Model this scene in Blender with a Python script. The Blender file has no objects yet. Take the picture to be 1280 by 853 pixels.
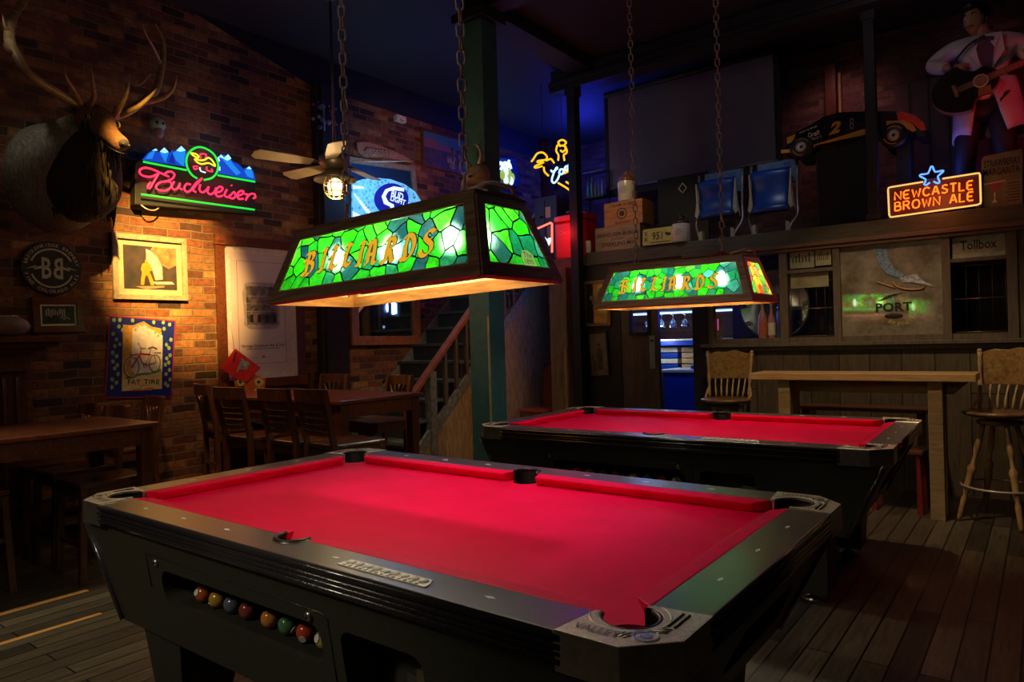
import bpy, bmesh, math, random
from mathutils import Vector, Matrix, Euler
random.seed(7)
PI=math.pi
SC=bpy.context.scene
COL=SC.collection
# ---------------------------------------------------------------- camera
FP,YAW,PITCH,ROLL,EYE=874.8,.65152,-.0009,-.02809,1.34
fw=Vector((-math.sin(YAW)*math.cos(PITCH),math.cos(YAW)*math.cos(PITCH),math.sin(PITCH)))
_r=fw.cross(Vector((0,0,1))).normalized(); _u=_r.cross(fw)
cr=_r*math.cos(ROLL)+_u*math.sin(ROLL); cu=_u*math.cos(ROLL)-_r*math.sin(ROLL)
CAM=Vector((0,0,EYE))
def at(px,py,ax,v):
    """point of the plane ax=v seen at that pixel of the 1280x853 frame"""
    d=fw+cr*((px-640)/FP)-cu*((py-426.5)/FP); i='xyz'.index(ax)
    return CAM+d*((v-CAM[i])/d[i])
cd=bpy.data.cameras.new('camera'); cam=bpy.data.objects.new('camera',cd); COL.objects.link(cam)
cd.sensor_width=36; cd.lens=FP*36/1280; cd.clip_start=.02
m=Matrix((cr,cu,-fw)).transposed().to_4x4(); m.translation=CAM; cam.matrix_world=m
SC.camera=cam
SC.view_settings.view_transform='Standard'; SC.view_settings.look='None'; SC.view_settings.gamma=1
SC.view_settings.use_curve_mapping=False; SC.view_settings.exposure=0
# ---------------------------------------------------------------- materials
def nt(name):
    m=bpy.data.materials.new(name); m.use_nodes=True; return m,m.node_tree.nodes,m.node_tree.links,m.node_tree.nodes['Principled BSDF']
def c4(c): return (c[0],c[1],c[2],1)
def coords(N,L,scale=(1,1,1),src='Object',rot=(0,0,0)):
    t=N.new('ShaderNodeTexCoord'); mp=N.new('ShaderNodeMapping'); mp.inputs['Scale'].default_value=scale; mp.inputs['Rotation'].default_value=rot
    L.new(t.outputs[src],mp.inputs[0]); return mp.outputs[0]
def ramp(N,L,fac,stops,interp='LINEAR'):
    r=N.new('ShaderNodeValToRGB'); r.color_ramp.interpolation=interp; e=r.color_ramp.elements
    while len(e)<len(stops): e.new(.5)
    for i,(p,c) in enumerate(stops): e[i].position=p; e[i].color=c4(c)
    L.new(fac,r.inputs[0]); return r.outputs[0]
def noise(N,L,vec,scale,detail=4,rough=.6,dist=0):
    n=N.new('ShaderNodeTexNoise'); n.inputs['Scale'].default_value=scale; n.inputs['Detail'].default_value=detail
    n.inputs['Roughness'].default_value=rough; n.inputs['Distortion'].default_value=dist; L.new(vec,n.inputs['Vector']); return n
def bump(N,L,h,b,strength=.3,dist=.01):
    n=N.new('ShaderNodeBump'); n.inputs['Strength'].default_value=strength; n.inputs['Distance'].default_value=dist
    L.new(h,n.inputs['Height']); L.new(n.outputs[0],b.inputs['Normal'])
def mat(name,col,rough=.5,metal=0,col2=None,scale=30,bmp=0,coat=0,spec=None,trans=0,alpha=1):
    m,N,L,b=nt(name); b.inputs['Base Color'].default_value=c4(col); b.inputs['Roughness'].default_value=rough; b.inputs['Metallic'].default_value=metal
    if coat: b.inputs['Coat Weight'].default_value=coat; b.inputs['Coat Roughness'].default_value=.08
    if spec is not None: b.inputs['Specular IOR Level'].default_value=spec
    if trans: b.inputs['Transmission Weight'].default_value=trans
    v=coords(N,L); n=noise(N,L,v,scale)
    c2=col2 or tuple(min(1,x*.75) for x in col)
    L.new(ramp(N,L,n.outputs[0],[(.35,c2),(.65,col)]),b.inputs['Base Color'])
    if bmp: bump(N,L,n.outputs[0],b,bmp,.004)
    return m
def emis(name,col,s):
    m,N,L,b=nt(name); b.inputs['Base Color'].default_value=c4([x*.3 for x in col]); b.inputs['Emission Color'].default_value=c4(col); b.inputs['Emission Strength'].default_value=s; return m
def wood(name,c1,c2,rough=.4,stretch=(1,12,12),scale=3,bmp=.15,coat=0,src='Object'):
    m,N,L,b=nt(name); v=coords(N,L,stretch,src); n=noise(N,L,v,scale,6,.65,.6)
    L.new(ramp(N,L,n.outputs[0],[(.3,c1),(.7,c2)]),b.inputs['Base Color']); b.inputs['Roughness'].default_value=rough
    if coat: b.inputs['Coat Weight'].default_value=coat; b.inputs['Coat Roughness'].default_value=.15
    if bmp: bump(N,L,n.outputs[0],b,bmp,.003)
    return m
def planks(name,ax_len,ax_wid,lw,lh,cols,rough=.5,gap=.004,grain=1.0,bmp=.4):
    """boards in a wall or floor: ax_len, ax_wid = which object axes run along / across the boards"""
    m,N,L,b=nt(name); t=N.new('ShaderNodeTexCoord'); s=N.new('ShaderNodeSeparateXYZ'); L.new(t.outputs['Object'],s.inputs[0])
    c=N.new('ShaderNodeCombineXYZ'); L.new(s.outputs[ax_len],c.inputs[0]); L.new(s.outputs[ax_wid],c.inputs[1])
    br=N.new('ShaderNodeTexBrick'); br.inputs['Scale'].default_value=1; br.inputs['Brick Width'].default_value=lw; br.inputs['Row Height'].default_value=lh
    br.inputs['Mortar Size'].default_value=gap; br.inputs['Color1'].default_value=(0,0,0,1); br.inputs['Color2'].default_value=(1,1,1,1); br.inputs['Mortar'].default_value=(0,0,0,1)
    br.inputs['Bias'].default_value=0; br.offset=.37; L.new(c.outputs[0],br.inputs['Vector'])
    col=ramp(N,L,br.outputs['Color'],cols)
    mp=N.new('ShaderNodeMapping'); mp.inputs['Scale'].default_value=(1.5,18,1); L.new(c.outputs[0],mp.inputs[0])
    n=noise(N,L,mp.outputs[0],3,7,.7,.8)
    g=ramp(N,L,n.outputs[0],[(.25,(1-.75*grain,)*3),(.75,(1.25,)*3)])
    mx=N.new('ShaderNodeMix'); mx.data_type='RGBA'; mx.blend_type='MULTIPLY'; mx.inputs[0].default_value=1; L.new(col,mx.inputs[6]); L.new(g,mx.inputs[7])
    m2=N.new('ShaderNodeMix'); m2.data_type='RGBA'; L.new(br.outputs['Fac'],m2.inputs[0]); L.new(mx.outputs[2],m2.inputs[6]); m2.inputs[7].default_value=(.004,.003,.003,1)
    L.new(m2.outputs[2],b.inputs['Base Color']); b.inputs['Roughness'].default_value=rough
    ad=N.new('ShaderNodeMath'); ad.operation='SUBTRACT'; L.new(n.outputs[0],ad.inputs[0]); L.new(br.outputs['Fac'],ad.inputs[1]); bump(N,L,ad.outputs[0],b,bmp,.004)
    return m
def brick(name,cols,mortar,ax=(1,2)):
    m,N,L,b=nt(name); t=N.new('ShaderNodeTexCoord'); s=N.new('ShaderNodeSeparateXYZ'); L.new(t.outputs['Object'],s.inputs[0])
    c=N.new('ShaderNodeCombineXYZ'); L.new(s.outputs[ax[0]],c.inputs[0]); L.new(s.outputs[ax[1]],c.inputs[1])
    dn=noise(N,L,c.outputs[0],6,2); ds=N.new('ShaderNodeVectorMath'); ds.operation='SCALE'; ds.inputs['Scale'].default_value=.022; L.new(dn.outputs['Color'],ds.inputs[0])
    da=N.new('ShaderNodeVectorMath'); L.new(c.outputs[0],da.inputs[0]); L.new(ds.outputs[0],da.inputs[1])
    br=N.new('ShaderNodeTexBrick'); br.inputs['Scale'].default_value=1; br.inputs['Brick Width'].default_value=.205; br.inputs['Row Height'].default_value=.068
    br.inputs['Mortar Size'].default_value=.007; br.inputs['Mortar Smooth'].default_value=.4; br.inputs['Color1'].default_value=(0,0,0,1); br.inputs['Color2'].default_value=(1,1,1,1); br.inputs['Mortar'].default_value=(.5,.5,.5,1)
    L.new(da.outputs[0],br.inputs['Vector'])
    col=ramp(N,L,br.outputs['Color'],cols)
    n=noise(N,L,c.outputs[0],22,6,.7); big=noise(N,L,c.outputs[0],1.7,3,.6)
    g=ramp(N,L,n.outputs[0],[(.28,(.35,.35,.35)),(.7,(1.3,1.25,1.15))]); g2=ramp(N,L,big.outputs[0],[(.3,(.55,.5,.5)),(.65,(1.15,1.1,1.05))])
    mx=N.new('ShaderNodeMix'); mx.data_type='RGBA'; mx.blend_type='MULTIPLY'; mx.inputs[0].default_value=1; L.new(col,mx.inputs[6]); L.new(g,mx.inputs[7])
    m2=N.new('ShaderNodeMix'); m2.data_type='RGBA'; L.new(br.outputs['Fac'],m2.inputs[0]); L.new(mx.outputs[2],m2.inputs[6]); m2.inputs[7].default_value=c4(mortar)
    m3=N.new('ShaderNodeMix'); m3.data_type='RGBA'; m3.blend_type='MULTIPLY'; m3.inputs[0].default_value=1; L.new(m2.outputs[2],m3.inputs[6]); L.new(g2,m3.inputs[7])
    L.new(m3.outputs[2],b.inputs['Base Color']); b.inputs['Roughness'].default_value=.75
    ad=N.new('ShaderNodeMath'); ad.operation='MULTIPLY_ADD'; L.new(br.outputs['Fac'],ad.inputs[0]); ad.inputs[1].default_value=-1.2; L.new(n.outputs[0],ad.inputs[2]); bump(N,L,ad.outputs[0],b,.8,.012)
    return m
def stained(name,scale,stops,seed=0.0,lead=.042):
    m,N,L,b=nt(name); N.remove(b); out=[x for x in N if x.type=='OUTPUT_MATERIAL'][0]
    v=coords(N,L); n=noise(N,L,v,7,2); s=N.new('ShaderNodeVectorMath'); s.operation='SCALE'; s.inputs['Scale'].default_value=.05; L.new(n.outputs['Color'],s.inputs[0])
    a=N.new('ShaderNodeVectorMath'); L.new(v,a.inputs[0]); L.new(s.outputs[0],a.inputs[1])
    fl=N.new('ShaderNodeVectorMath'); fl.operation='MULTIPLY_ADD'; fl.inputs[1].default_value=(1,1,0); fl.inputs[2].default_value=(seed,seed,0); L.new(a.outputs[0],fl.inputs[0])
    vs=[]
    for f in ('F1','DISTANCE_TO_EDGE'):
        q=N.new('ShaderNodeTexVoronoi'); q.voronoi_dimensions='2D'; q.feature=f; q.inputs['Scale'].default_value=scale; q.inputs['Randomness'].default_value=.9; L.new(fl.outputs[0],q.inputs['Vector']); vs.append(q)
    sp=N.new('ShaderNodeSeparateColor'); L.new(vs[0].outputs['Color'],sp.inputs[0])
    col=ramp(N,L,sp.outputs[0],stops,'CONSTANT')
    n2=noise(N,L,v,34,4,.65,1.2); g=ramp(N,L,n2.outputs[0],[(.3,(.45,.45,.45)),(.62,(1.2,1.2,1.2)),(.78,(3.2,1.9,2.6))])
    mx=N.new('ShaderNodeMix'); mx.data_type='RGBA'; mx.blend_type='MULTIPLY'; mx.inputs[0].default_value=1; L.new(col,mx.inputs[6]); L.new(g,mx.inputs[7])
    rf=N.new('ShaderNodeBsdfRefraction'); rf.inputs['IOR'].default_value=1.35; rf.inputs['Roughness'].default_value=.5; rfc=N.new('ShaderNodeMix'); rfc.data_type='RGBA'; rfc.inputs[0].default_value=.12; L.new(mx.outputs[2],rfc.inputs[6]); rfc.inputs[7].default_value=(.6,1,.85,1); L.new(rfc.outputs[2],rf.inputs[0])
    tr0=N.new('ShaderNodeBsdfTranslucent'); L.new(mx.outputs[2],tr0.inputs[0]); tr=N.new('ShaderNodeMixShader'); tr.inputs[0].default_value=.38; L.new(tr0.outputs[0],tr.inputs[1]); L.new(rf.outputs[0],tr.inputs[2]); gl=N.new('ShaderNodeBsdfGlossy'); gl.inputs['Roughness'].default_value=.12
    m1=N.new('ShaderNodeMixShader'); m1.inputs[0].default_value=.05; L.new(tr.outputs[0],m1.inputs[1]); L.new(gl.outputs[0],m1.inputs[2])
    lt=N.new('ShaderNodeMath'); lt.operation='LESS_THAN'; lt.inputs[1].default_value=lead; L.new(vs[1].outputs['Distance'],lt.inputs[0])
    df=N.new('ShaderNodeBsdfDiffuse'); df.inputs[0].default_value=(.004,.006,.005,1)
    m2=N.new('ShaderNodeMixShader'); L.new(lt.outputs[0],m2.inputs[0]); L.new(m1.outputs[0],m2.inputs[1]); L.new(df.outputs[0],m2.inputs[2])
    L.new(m2.outputs[0],out.inputs[0]); return m
# ---------------------------------------------------------------- mesh builder
def bridge_frames(P,up=None):
    T=[]
    for i in range(len(P)):
        a=P[max(0,i-1)]; b=P[min(len(P)-1,i+1)]; t=(b-a); T.append(t.normalized() if t.length>1e-9 else Vector((0,0,1)))
    out=[]
    if up is None:
        t=T[0]; s=Vector((0,0,1)) if abs(t.z)<.9 else Vector((1,0,0)); x=(s-t*s.dot(t)).normalized()
        for i,t in enumerate(T):
            x=(x-t*x.dot(t)); x=x.normalized() if x.length>1e-6 else t.orthogonal().normalized(); out.append((t.cross(x),x))
    else:
        for t in T:
            x=up-t*up.dot(t); x=x.normalized() if x.length>1e-4 else t.orthogonal().normalized(); out.append((t.cross(x),x))
    return out
def smooth_path(pts,n=4,closed=False):
    pts=[Vector(p) for p in pts]
    if len(pts)<3: return pts
    R=[]; k=len(pts)
    rng=range(k if closed else k-1)
    for i in rng:
        p0=pts[(i-1)%k] if (closed or i>0) else pts[0]*2-pts[1]; p1=pts[i]; p2=pts[(i+1)%k]
        p3=pts[(i+2)%k] if (closed or i+2<k) else p2*2-p1
        for j in range(n):
            t=j/n; R.append(.5*((2*p1)+(p2-p0)*t+(2*p0-5*p1+4*p2-p3)*t*t+(3*p1-p0-3*p2+p3)*t**3))
    if not closed: R.append(pts[-1])
    return R
class MB:
    def __init__(s): s.v=[];s.f=[];s.mi=[];s.sm=[];s.mats=[];s.m=Matrix.Identity(4)
    def mid(s,m):
        if m not in s.mats: s.mats.append(m)
        return s.mats.index(m)
    def add(s,V,F,m,smooth=False):
        o=len(s.v); s.v+=[s.m@Vector(p) for p in V]; k=s.mid(m)
        for f in F: s.f.append([o+i for i in f]); s.mi.append(k); s.sm.append(smooth)
        return s
    def box(s,c,d,m,rot=None):
        R=Euler(rot).to_matrix() if rot else Matrix.Identity(3); c=Vector(c)
        V=[c+R@Vector((x*d[0]/2,y*d[1]/2,z*d[2]/2)) for x in(-1,1) for y in(-1,1) for z in(-1,1)]
        return s.add(V,[(0,1,3,2),(4,6,7,5),(0,4,5,1),(2,3,7,6),(0,2,6,4),(1,5,7,3)],m)
    def b2(s,a,b,m): # box from two corners
        return s.box([(a[i]+b[i])/2 for i in range(3)],[abs(a[i]-b[i]) for i in range(3)],m)
    def hexa(s,A,B,m): # two quads bridged
        return s.add(list(A)+list(B),[(3,2,1,0),(4,5,6,7)]+[(i,(i+1)%4,(i+1)%4+4,i+4) for i in range(4)],m)
    def prism(s,poly,z0,z1,m,smooth=False,side=None):
        n=len(poly)
        s.add([(p[0],p[1],z1) for p in poly]+[(p[0],p[1],z0) for p in poly],[list(range(n)),list(range(2*n-1,n-1,-1))],m)
        s.add([(p[0],p[1],z1) for p in poly]+[(p[0],p[1],z0) for p in poly],[((i+1)%n,i,i+n,(i+1)%n+n) for i in range(n)],side or m,smooth); return s
    def extr(s,poly3,d,m):
        n=len(poly3); d=Vector(d); A=[Vector(p) for p in poly3]
        return s.add(A+[p+d for p in A],[list(range(n)),list(range(2*n-1,n-1,-1))]+[((i+1)%n,i,i+n,(i+1)%n+n) for i in range(n)],m)
    def poly(s,pts,m): return s.add(pts,[list(range(len(pts)))],m)
    def loft(s,P,R,m,seg=12,up=None,closed=False,caps=True,smooth=True):
        P=[Vector(p) for p in P]; fr=bridge_frames(P,Vector(up) if up else None)
        if closed:
            fr=[]; k=len(P); x=None
            for i in range(k):
                t=(P[(i+1)%k]-P[i-1]).normalized(); 
                if up: x=Vector(up)-t*Vector(up).dot(t)
                elif x is None: x=t.orthogonal()
                else: x=x-t*x.dot(t)
                x=x.normalized(); fr.append((t.cross(x),x))
        V=[]
        for i,p in enumerate(P):
            r=R[i] if isinstance(R,(list,tuple)) else R
            a,b=(r if isinstance(r,(list,tuple)) else (r,r)); x,y=fr[i]
            for j in range(seg): th=2*PI*j/seg; V.append(p+x*(a*math.cos(th))+y*(b*math.sin(th)))
        k=len(P); F=[]
        for i in range(k if closed else k-1):
            for j in range(seg): i2=(i+1)%k; F.append((i*seg+j,i*seg+(j+1)%seg,i2*seg+(j+1)%seg,i2*seg+j))
        if caps and not closed: F.append(list(range(seg-1,-1,-1))); F.append([ (k-1)*seg+j for j in range(seg)])
        return s.add(V,F,m,smooth)
    def tube(s,P,r,m,seg=8,closed=False,sm=0,up=None):
        if sm: P=smooth_path(P,sm,closed)
        return s.loft(P,r,m,seg,up,closed)
    def lathe(s,prof,c,m,seg=24,axis=None,smooth=True):
        A=Matrix.Identity(3) if axis is None else Vector((0,0,1)).rotation_difference(Vector(axis)).to_matrix()
        c=Vector(c); V=[c+A@Vector((r*math.cos(2*PI*j/seg),r*math.sin(2*PI*j/seg),z)) for r,z in prof for j in range(seg)]
        F=[(i*seg+j,i*seg+(j+1)%seg,(i+1)*seg+(j+1)%seg,(i+1)*seg+j) for i in range(len(prof)-1) for j in range(seg)]
        F.append(list(range(seg-1,-1,-1))); F.append([(len(prof)-1)*seg+j for j in range(seg)])
        return s.add(V,F,m,smooth)
    def sph(s,c,r,m,seg=14,rings=8,rot=None):
        r=r if isinstance(r,(tuple,list)) else (r,r,r); R=Euler(rot).to_matrix() if rot else Matrix.Identity(3); c=Vector(c)
        V=[];F=[]
        for i in range(1,rings):
            ph=PI*i/rings
            for j in range(seg): th=2*PI*j/seg; V.append(c+R@Vector((r[0]*math.sin(ph)*math.cos(th),r[1]*math.sin(ph)*math.sin(th),r[2]*math.cos(ph))))
        V+= [c+R@Vector((0,0,r[2])),c+R@Vector((0,0,-r[2]))]; t=len(V)-2
        for i in range(rings-2):
            for j in range(seg): F.append((i*seg+j,(i+1)*seg+j,(i+1)*seg+(j+1)%seg,i*seg+(j+1)%seg))
        for j in range(seg): F.append((t,j,(j+1)%seg)); F.append((t+1,(rings-2)*seg+(j+1)%seg,(rings-2)*seg+j))
        return s.add(V,F,m,True)
    def disc(s,c,r,z0,z1,m,seg=32,sx=1):
        return s.prism([(c[0]+r*sx*math.cos(2*PI*i/seg),c[1]+r*math.sin(2*PI*i/seg)) for i in range(seg)],z0,z1,m)
    def ring(s,c,r0,r1,z0,z1,m,seg=40,a0=0,a1=2*PI):
        full=abs(a1-a0-2*PI)<1e-6; n=seg; A=[a0+(a1-a0)*i/n for i in range(n+1)]
        for i in range(n):
            q=[(c[0]+r*math.cos(t),c[1]+r*math.sin(t)) for r,t in ((r0,A[i]),(r1,A[i]),(r1,A[i+1]),(r0,A[i+1]))]
            s.prism(q,z0,z1,m)
        return s
    def rect(s,x0,y0,x1,y1,z0,z1,m): return s.b2((x0,y0,z0),(x1,y1,z1),m)
    def nib(s,strokes,w,ang,z,m,off=(0,0),sc=1,sx=None,n=3,grow=0,th=.001):
        sx=sx or sc; d=Vector((math.cos(ang),math.sin(ang),0))*(w/2+grow)
        for st in strokes:
            P=smooth_path([(off[0]+p[0]*sx,off[1]+p[1]*sc,z) for p in st],n) if n else [Vector((off[0]+p[0]*sx,off[1]+p[1]*sc,z)) for p in st]
            for a,b in zip(P,P[1:]):
                t=(b-a); pn=Vector((-t.y,t.x,0)); pn=pn.normalized()*(max(w*.12,.0006)+grow) if pn.length>1e-9 else Vector((0,0,0))
                e=d if d.dot(pn)>=0 else -d
                q=[a-e-pn,a+e+pn,b+e+pn,b-e-pn]
                s.extr(q,(0,0,th),m)
    def text(s,t,x,y,h,m,z=0,w=None,dep=.002,shear=0,mir=False,bold=0,rot=0,center=True):
        cu_=bpy.data.curves.new('t','FONT'); cu_.body=t; cu_.size=1; cu_.extrude=0; cu_.offset=bold; cu_.resolution_u=2; cu_.shear=shear
        o=bpy.data.objects.new('t',cu_); COL.objects.link(o); dg=bpy.context.evaluated_depsgraph_get(); dg.update()
        me=bpy.data.meshes.new_from_object(o.evaluated_get(dg)); V=[v.co.copy() for v in me.vertices]; F=[list(p.vertices) for p in me.polygons]
        bpy.data.objects.remove(o); bpy.data.meshes.remove(me)
        if not V: return s
        x0=min(v.x for v in V);x1=max(v.x for v in V);y0=min(v.y for v in V);y1=max(v.y for v in V)
        k=h/(y1-y0); kx=(w/(x1-x0)) if w else k; cx=(x0+x1)/2 if center else x0; cy=(y0+y1)/2
        R=Matrix.Rotation(rot,3,'Z')
        W=[Vector(((-1 if mir else 1)*(v.x-cx)*kx,(v.y-cy)*k,0)) for v in V]
        W=[R@p+Vector((x,y,z+dep)) for p in W]
        s.add(W,[f[::-1] for f in F] if mir else F,m)
        return s
    def build(s,name,parent=None,M=None,bev=0,seg=2,sub=0,wn=False):
        me=bpy.data.meshes.new(name); me.from_pydata([tuple(v) for v in s.v],[],s.f)
        for m in s.mats: me.materials.append(m)
        me.polygons.foreach_set('material_index',s.mi); me.polygons.foreach_set('use_smooth',s.sm); me.update()
        o=bpy.data.objects.new(name,me); COL.objects.link(o)
        if parent: o.parent=parent
        if M is not None: o.matrix_local=M
        if bev:
            b=bme=bmesh.new(); bme.from_mesh(me); bmesh.ops.remove_doubles(bme,verts=bme.verts,dist=1e-6); bme.to_mesh(me); bme.free()
            q=o.modifiers.new('bevel','BEVEL'); q.width=bev; q.segments=seg; q.limit_method='ANGLE'
        if sub:
            q=o.modifiers.new('sub','SUBSURF'); q.levels=sub; q.render_levels=sub
        return o
# ---------------------------------------------------------------- scene tree
def tag(o,label=None,cat=None,group=None,kind=None):
    if label: o['label']=label
    if cat: o['category']=cat
    if group: o['group']=group
    if kind: o['kind']=kind
    return o
def thing(name,label,cat,M=None,group=None,loc=None,rz=0):
    o=bpy.data.objects.new(name,None); o.empty_display_size=.05; COL.objects.link(o)
    if loc is not None: o.location=loc; o.rotation_euler=(0,0,rz)
    if M is not None: o.matrix_world=M
    return tag(o,label,cat,group)
def dup(root,M=None,loc=None,rz=0,label=None,group=None,name=None):
    def cp(o,par):
        c=o.copy(); COL.objects.link(c); c.parent=par; return c
    r=cp(root,None)
    for ch in list(root.children):
        c=cp(ch,r)
        for g in list(ch.children): cp(g,c)
    if loc is not None: r.location=loc; r.rotation_euler=(0,0,rz)
    if M is not None: r.matrix_world=M
    if label: r['label']=label
    if group: r['group']=group
    return r
def struct(o): o['kind']='structure'; return o
class WF:
    """frame on a wall plane: x-wall faces +x, y-wall faces -y"""
    def __init__(s,ax,v,px,py):
        s.ax,s.v=ax,v; s.o=at(px,py,ax,v)
        r=Vector((0,1,0)) if ax=='x' else Vector((1,0,0)); u=Vector((0,0,1)); n=r.cross(u)
        s.r,s.u,s.n=r,u,n; M=Matrix((r,u,n)).transposed().to_4x4(); M.translation=s.o; s.M=M
    def l(s,px,py,d=0):
        v=s.v+(s.n.x if s.ax=='x' else s.n.y)*d
        p=at(px,py,s.ax,v)-s.o; return Vector((p.dot(s.r),p.dot(s.u),d))
    def quad(s,pts,d=0): return [s.l(x,y,d) for x,y in pts]
def light(name,kind,loc,col,power,r=.05,target=None,angle=60,blend=.5,size=None):
    d=bpy.data.lights.new(name,kind); d.color=col; d.energy=power
    if kind!='AREA': d.shadow_soft_size=r
    else: d.size=size or .3
    if kind=='SPOT': d.spot_size=math.radians(angle); d.spot_blend=blend
    o=bpy.data.objects.new(name,d); COL.objects.link(o); o.location=loc
    if target is not None: o.rotation_euler=(Vector(target)-Vector(loc)).to_track_quat('-Z','Y').to_euler()
    return o
# ================================================================ materials
M_brick=brick('old_brick',[(.0,(.03,.012,.008)),(.2,(.15,.045,.018)),(.45,(.24,.075,.028)),(.62,(.36,.16,.055)),(.8,(.08,.03,.018)),(1,(.42,.22,.08))],(.17,.12,.06))
M_brick2=brick('dark_brick',[(0,(.08,.03,.025)),(.5,(.16,.06,.05)),(1,(.22,.10,.08))],(.12,.08,.07),ax=(0,2))
M_floor=planks('floor_boards',1,0,1.9,.105,[(0,(.035,.028,.02)),(.25,(.085,.065,.042)),(.5,(.13,.105,.07)),(.7,(.055,.045,.033)),(.86,(.16,.13,.085)),(1,(.11,.08,.045))],rough=.42,bmp=.5)
M_planks=planks('wall_planks',2,0,1.3,.24,[(0,(.07,.05,.03)),(.5,(.13,.10,.06)),(1,(.10,.07,.045))],rough=.6)
M_planksy=planks('side_planks',2,1,1.3,.2,[(0,(.09,.055,.03)),(.5,(.2,.13,.07)),(1,(.14,.085,.045))],rough=.6)
M_black=mat('black_paint',(.012,.012,.014),.6)
M_dark=mat('dark_paint',(.02,.018,.018),.5)
M_ceil=mat('ceiling_paint',(.03,.03,.035),.7)
M_green=mat('green_paint',(.06,.17,.165),.45,col2=(.045,.13,.13),scale=14,bmp=.1)
M_beam=wood('weathered_beam',(.05,.045,.035),(.11,.10,.075),.6,(1.5,14,14))
M_trimr=wood('reddish_trim',(.10,.05,.03),(.17,.09,.06),.45,(1.5,14,14))
M_frame=wood('window_mullion',(.07,.055,.04),(.15,.12,.09),.55,(12,12,1.5))
M_mah=wood('mahogany',(.06,.016,.008),(.20,.058,.022),.28,(2,14,14),coat=.4)
M_mahv=wood('mahogany_upright',(.045,.012,.006),(.14,.04,.016),.3,(14,14,2),coat=.4)
M_chair=wood('dark_chair_wood',(.04,.014,.007),(.14,.052,.022),.3,(12,12,2),coat=.4)
M_oak=wood('golden_oak',(.22,.12,.045),(.46,.28,.12),.4,(12,12,2),coat=.2)
M_oakx=wood('pine_bar_top',(.42,.25,.11),(.70,.46,.23),.38,(1.5,16,16),coat=.2)
M_pine=wood('old_pine_board',(.20,.13,.06),(.38,.25,.12),.6,(2,12,12))
M_lampw=wood('lamp_walnut',(.14,.075,.05),(.42,.26,.17),.4,(2,22,22))
M_lampin=wood('lamp_inner_oak',(.16,.06,.008),(.36,.17,.03),.5,(3,20,20))
M_gold=mat('brass_edge',(.8,.58,.25),.35,.2)
M_goldt=emis('self_lit_gold_lettering',(.95,.50,.03),.75)  # letters emit in place of the bulb light that the glass panel blocks
M_lead=mat('lead_outline',(.01,.01,.01),.5)
M_steel=mat('steel_link',(.55,.46,.37),.38,.4)
M_chrome=mat('chrome',(.70,.66,.58),.24,.9)
M_relief=mat('casting_relief',(.10,.08,.06),.5)
M_cast=mat('cast_metal_top',(.66,.57,.43),.42,.3,col2=(.42,.36,.27),scale=160,bmp=.25)
M_rubber=mat('black_rubber',(.012,.012,.012),.45)
M_white=mat('white_paint',(.8,.78,.72),.5)
M_cream=mat('cream_card',(.80,.74,.60),.6)
M_red=mat('red_paint',(.55,.02,.02),.45)
M_blueglass=mat('blue_plastic',(.015,.05,.30),.4)
# felt
mm,N,L,b=nt('red_felt'); v=coords(N,L,(1,1,1)); n=noise(N,L,v,5,5,.65); n2=noise(N,L,v,420,2,.7)
L.new(ramp(N,L,n.outputs[0],[(.3,(.62,.001,.022)),(.7,(.74,.0015,.048))]),b.inputs['Base Color']); b.inputs['Roughness'].default_value=.62
b.inputs['Sheen Weight'].default_value=.35; b.inputs['Sheen Roughness'].default_value=.4; b.inputs['Sheen Tint'].default_value=(1,.0,.25,1); b.inputs['Specular IOR Level'].default_value=.35; b.inputs['Specular Tint'].default_value=(1,.08,.35,1)
bump(N,L,n2.outputs[0],b,.12,.0008); M_felt=mm
# table laminates
mm,N,L,b=nt('rail_laminate'); v=coords(N,L); n=noise(N,L,v,700,2,.6); b.inputs['Roughness'].default_value=.3
L.new(ramp(N,L,n.outputs[0],[(.4,(.035,.032,.028)),(.7,(.10,.09,.075))]),b.inputs['Base Color']); b.inputs['Specular IOR Level'].default_value=.8; bump(N,L,n.outputs[0],b,.12,.0006); M_rail=mm
mm,N,L,b=nt('cabinet_laminate'); v=coords(N,L); n=noise(N,L,v,420,2,.6); b.inputs['Roughness'].default_value=.5
L.new(ramp(N,L,n.outputs[0],[(.4,(.022,.022,.017)),(.7,(.06,.058,.045))]),b.inputs['Base Color']); bump(N,L,n.outputs[0],b,.25,.0008); M_cab=mm
M_edge=mat('glossy_black_edge',(.02,.017,.02),.16,0,col2=(.05,.045,.055),scale=260,bmp=.2,coat=.6)
GREENS=[(0,(.006,.26,.012)),(.16,(.004,.085,.085)),(.30,(.012,.40,.006)),(.45,(.004,.17,.075)),(.58,(.008,.32,.010)),(.72,(.004,.055,.075)),(.83,(.03,.42,.012)),(.93,(.03,.26,.22))]
M_glass=stained('green_stained_glass',16,GREENS,.0)
M_glass2=stained('green_stained_glass_far',19,GREENS,3.3)
M_glassr=stained('multicolour_stained_glass',17,[(0,(.7,.05,.02)),(.25,(.75,.35,.02)),(.5,(.9,.2,.1)),(.65,(.05,.45,.05)),(.8,(.8,.6,.05)),(.92,(.02,.2,.2))],1.7)
M_bulb=emis('warm_bulb',(1,.86,.62),172)
M_bulb2=emis('warm_bulb_far',(1,.84,.6),190)

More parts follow.
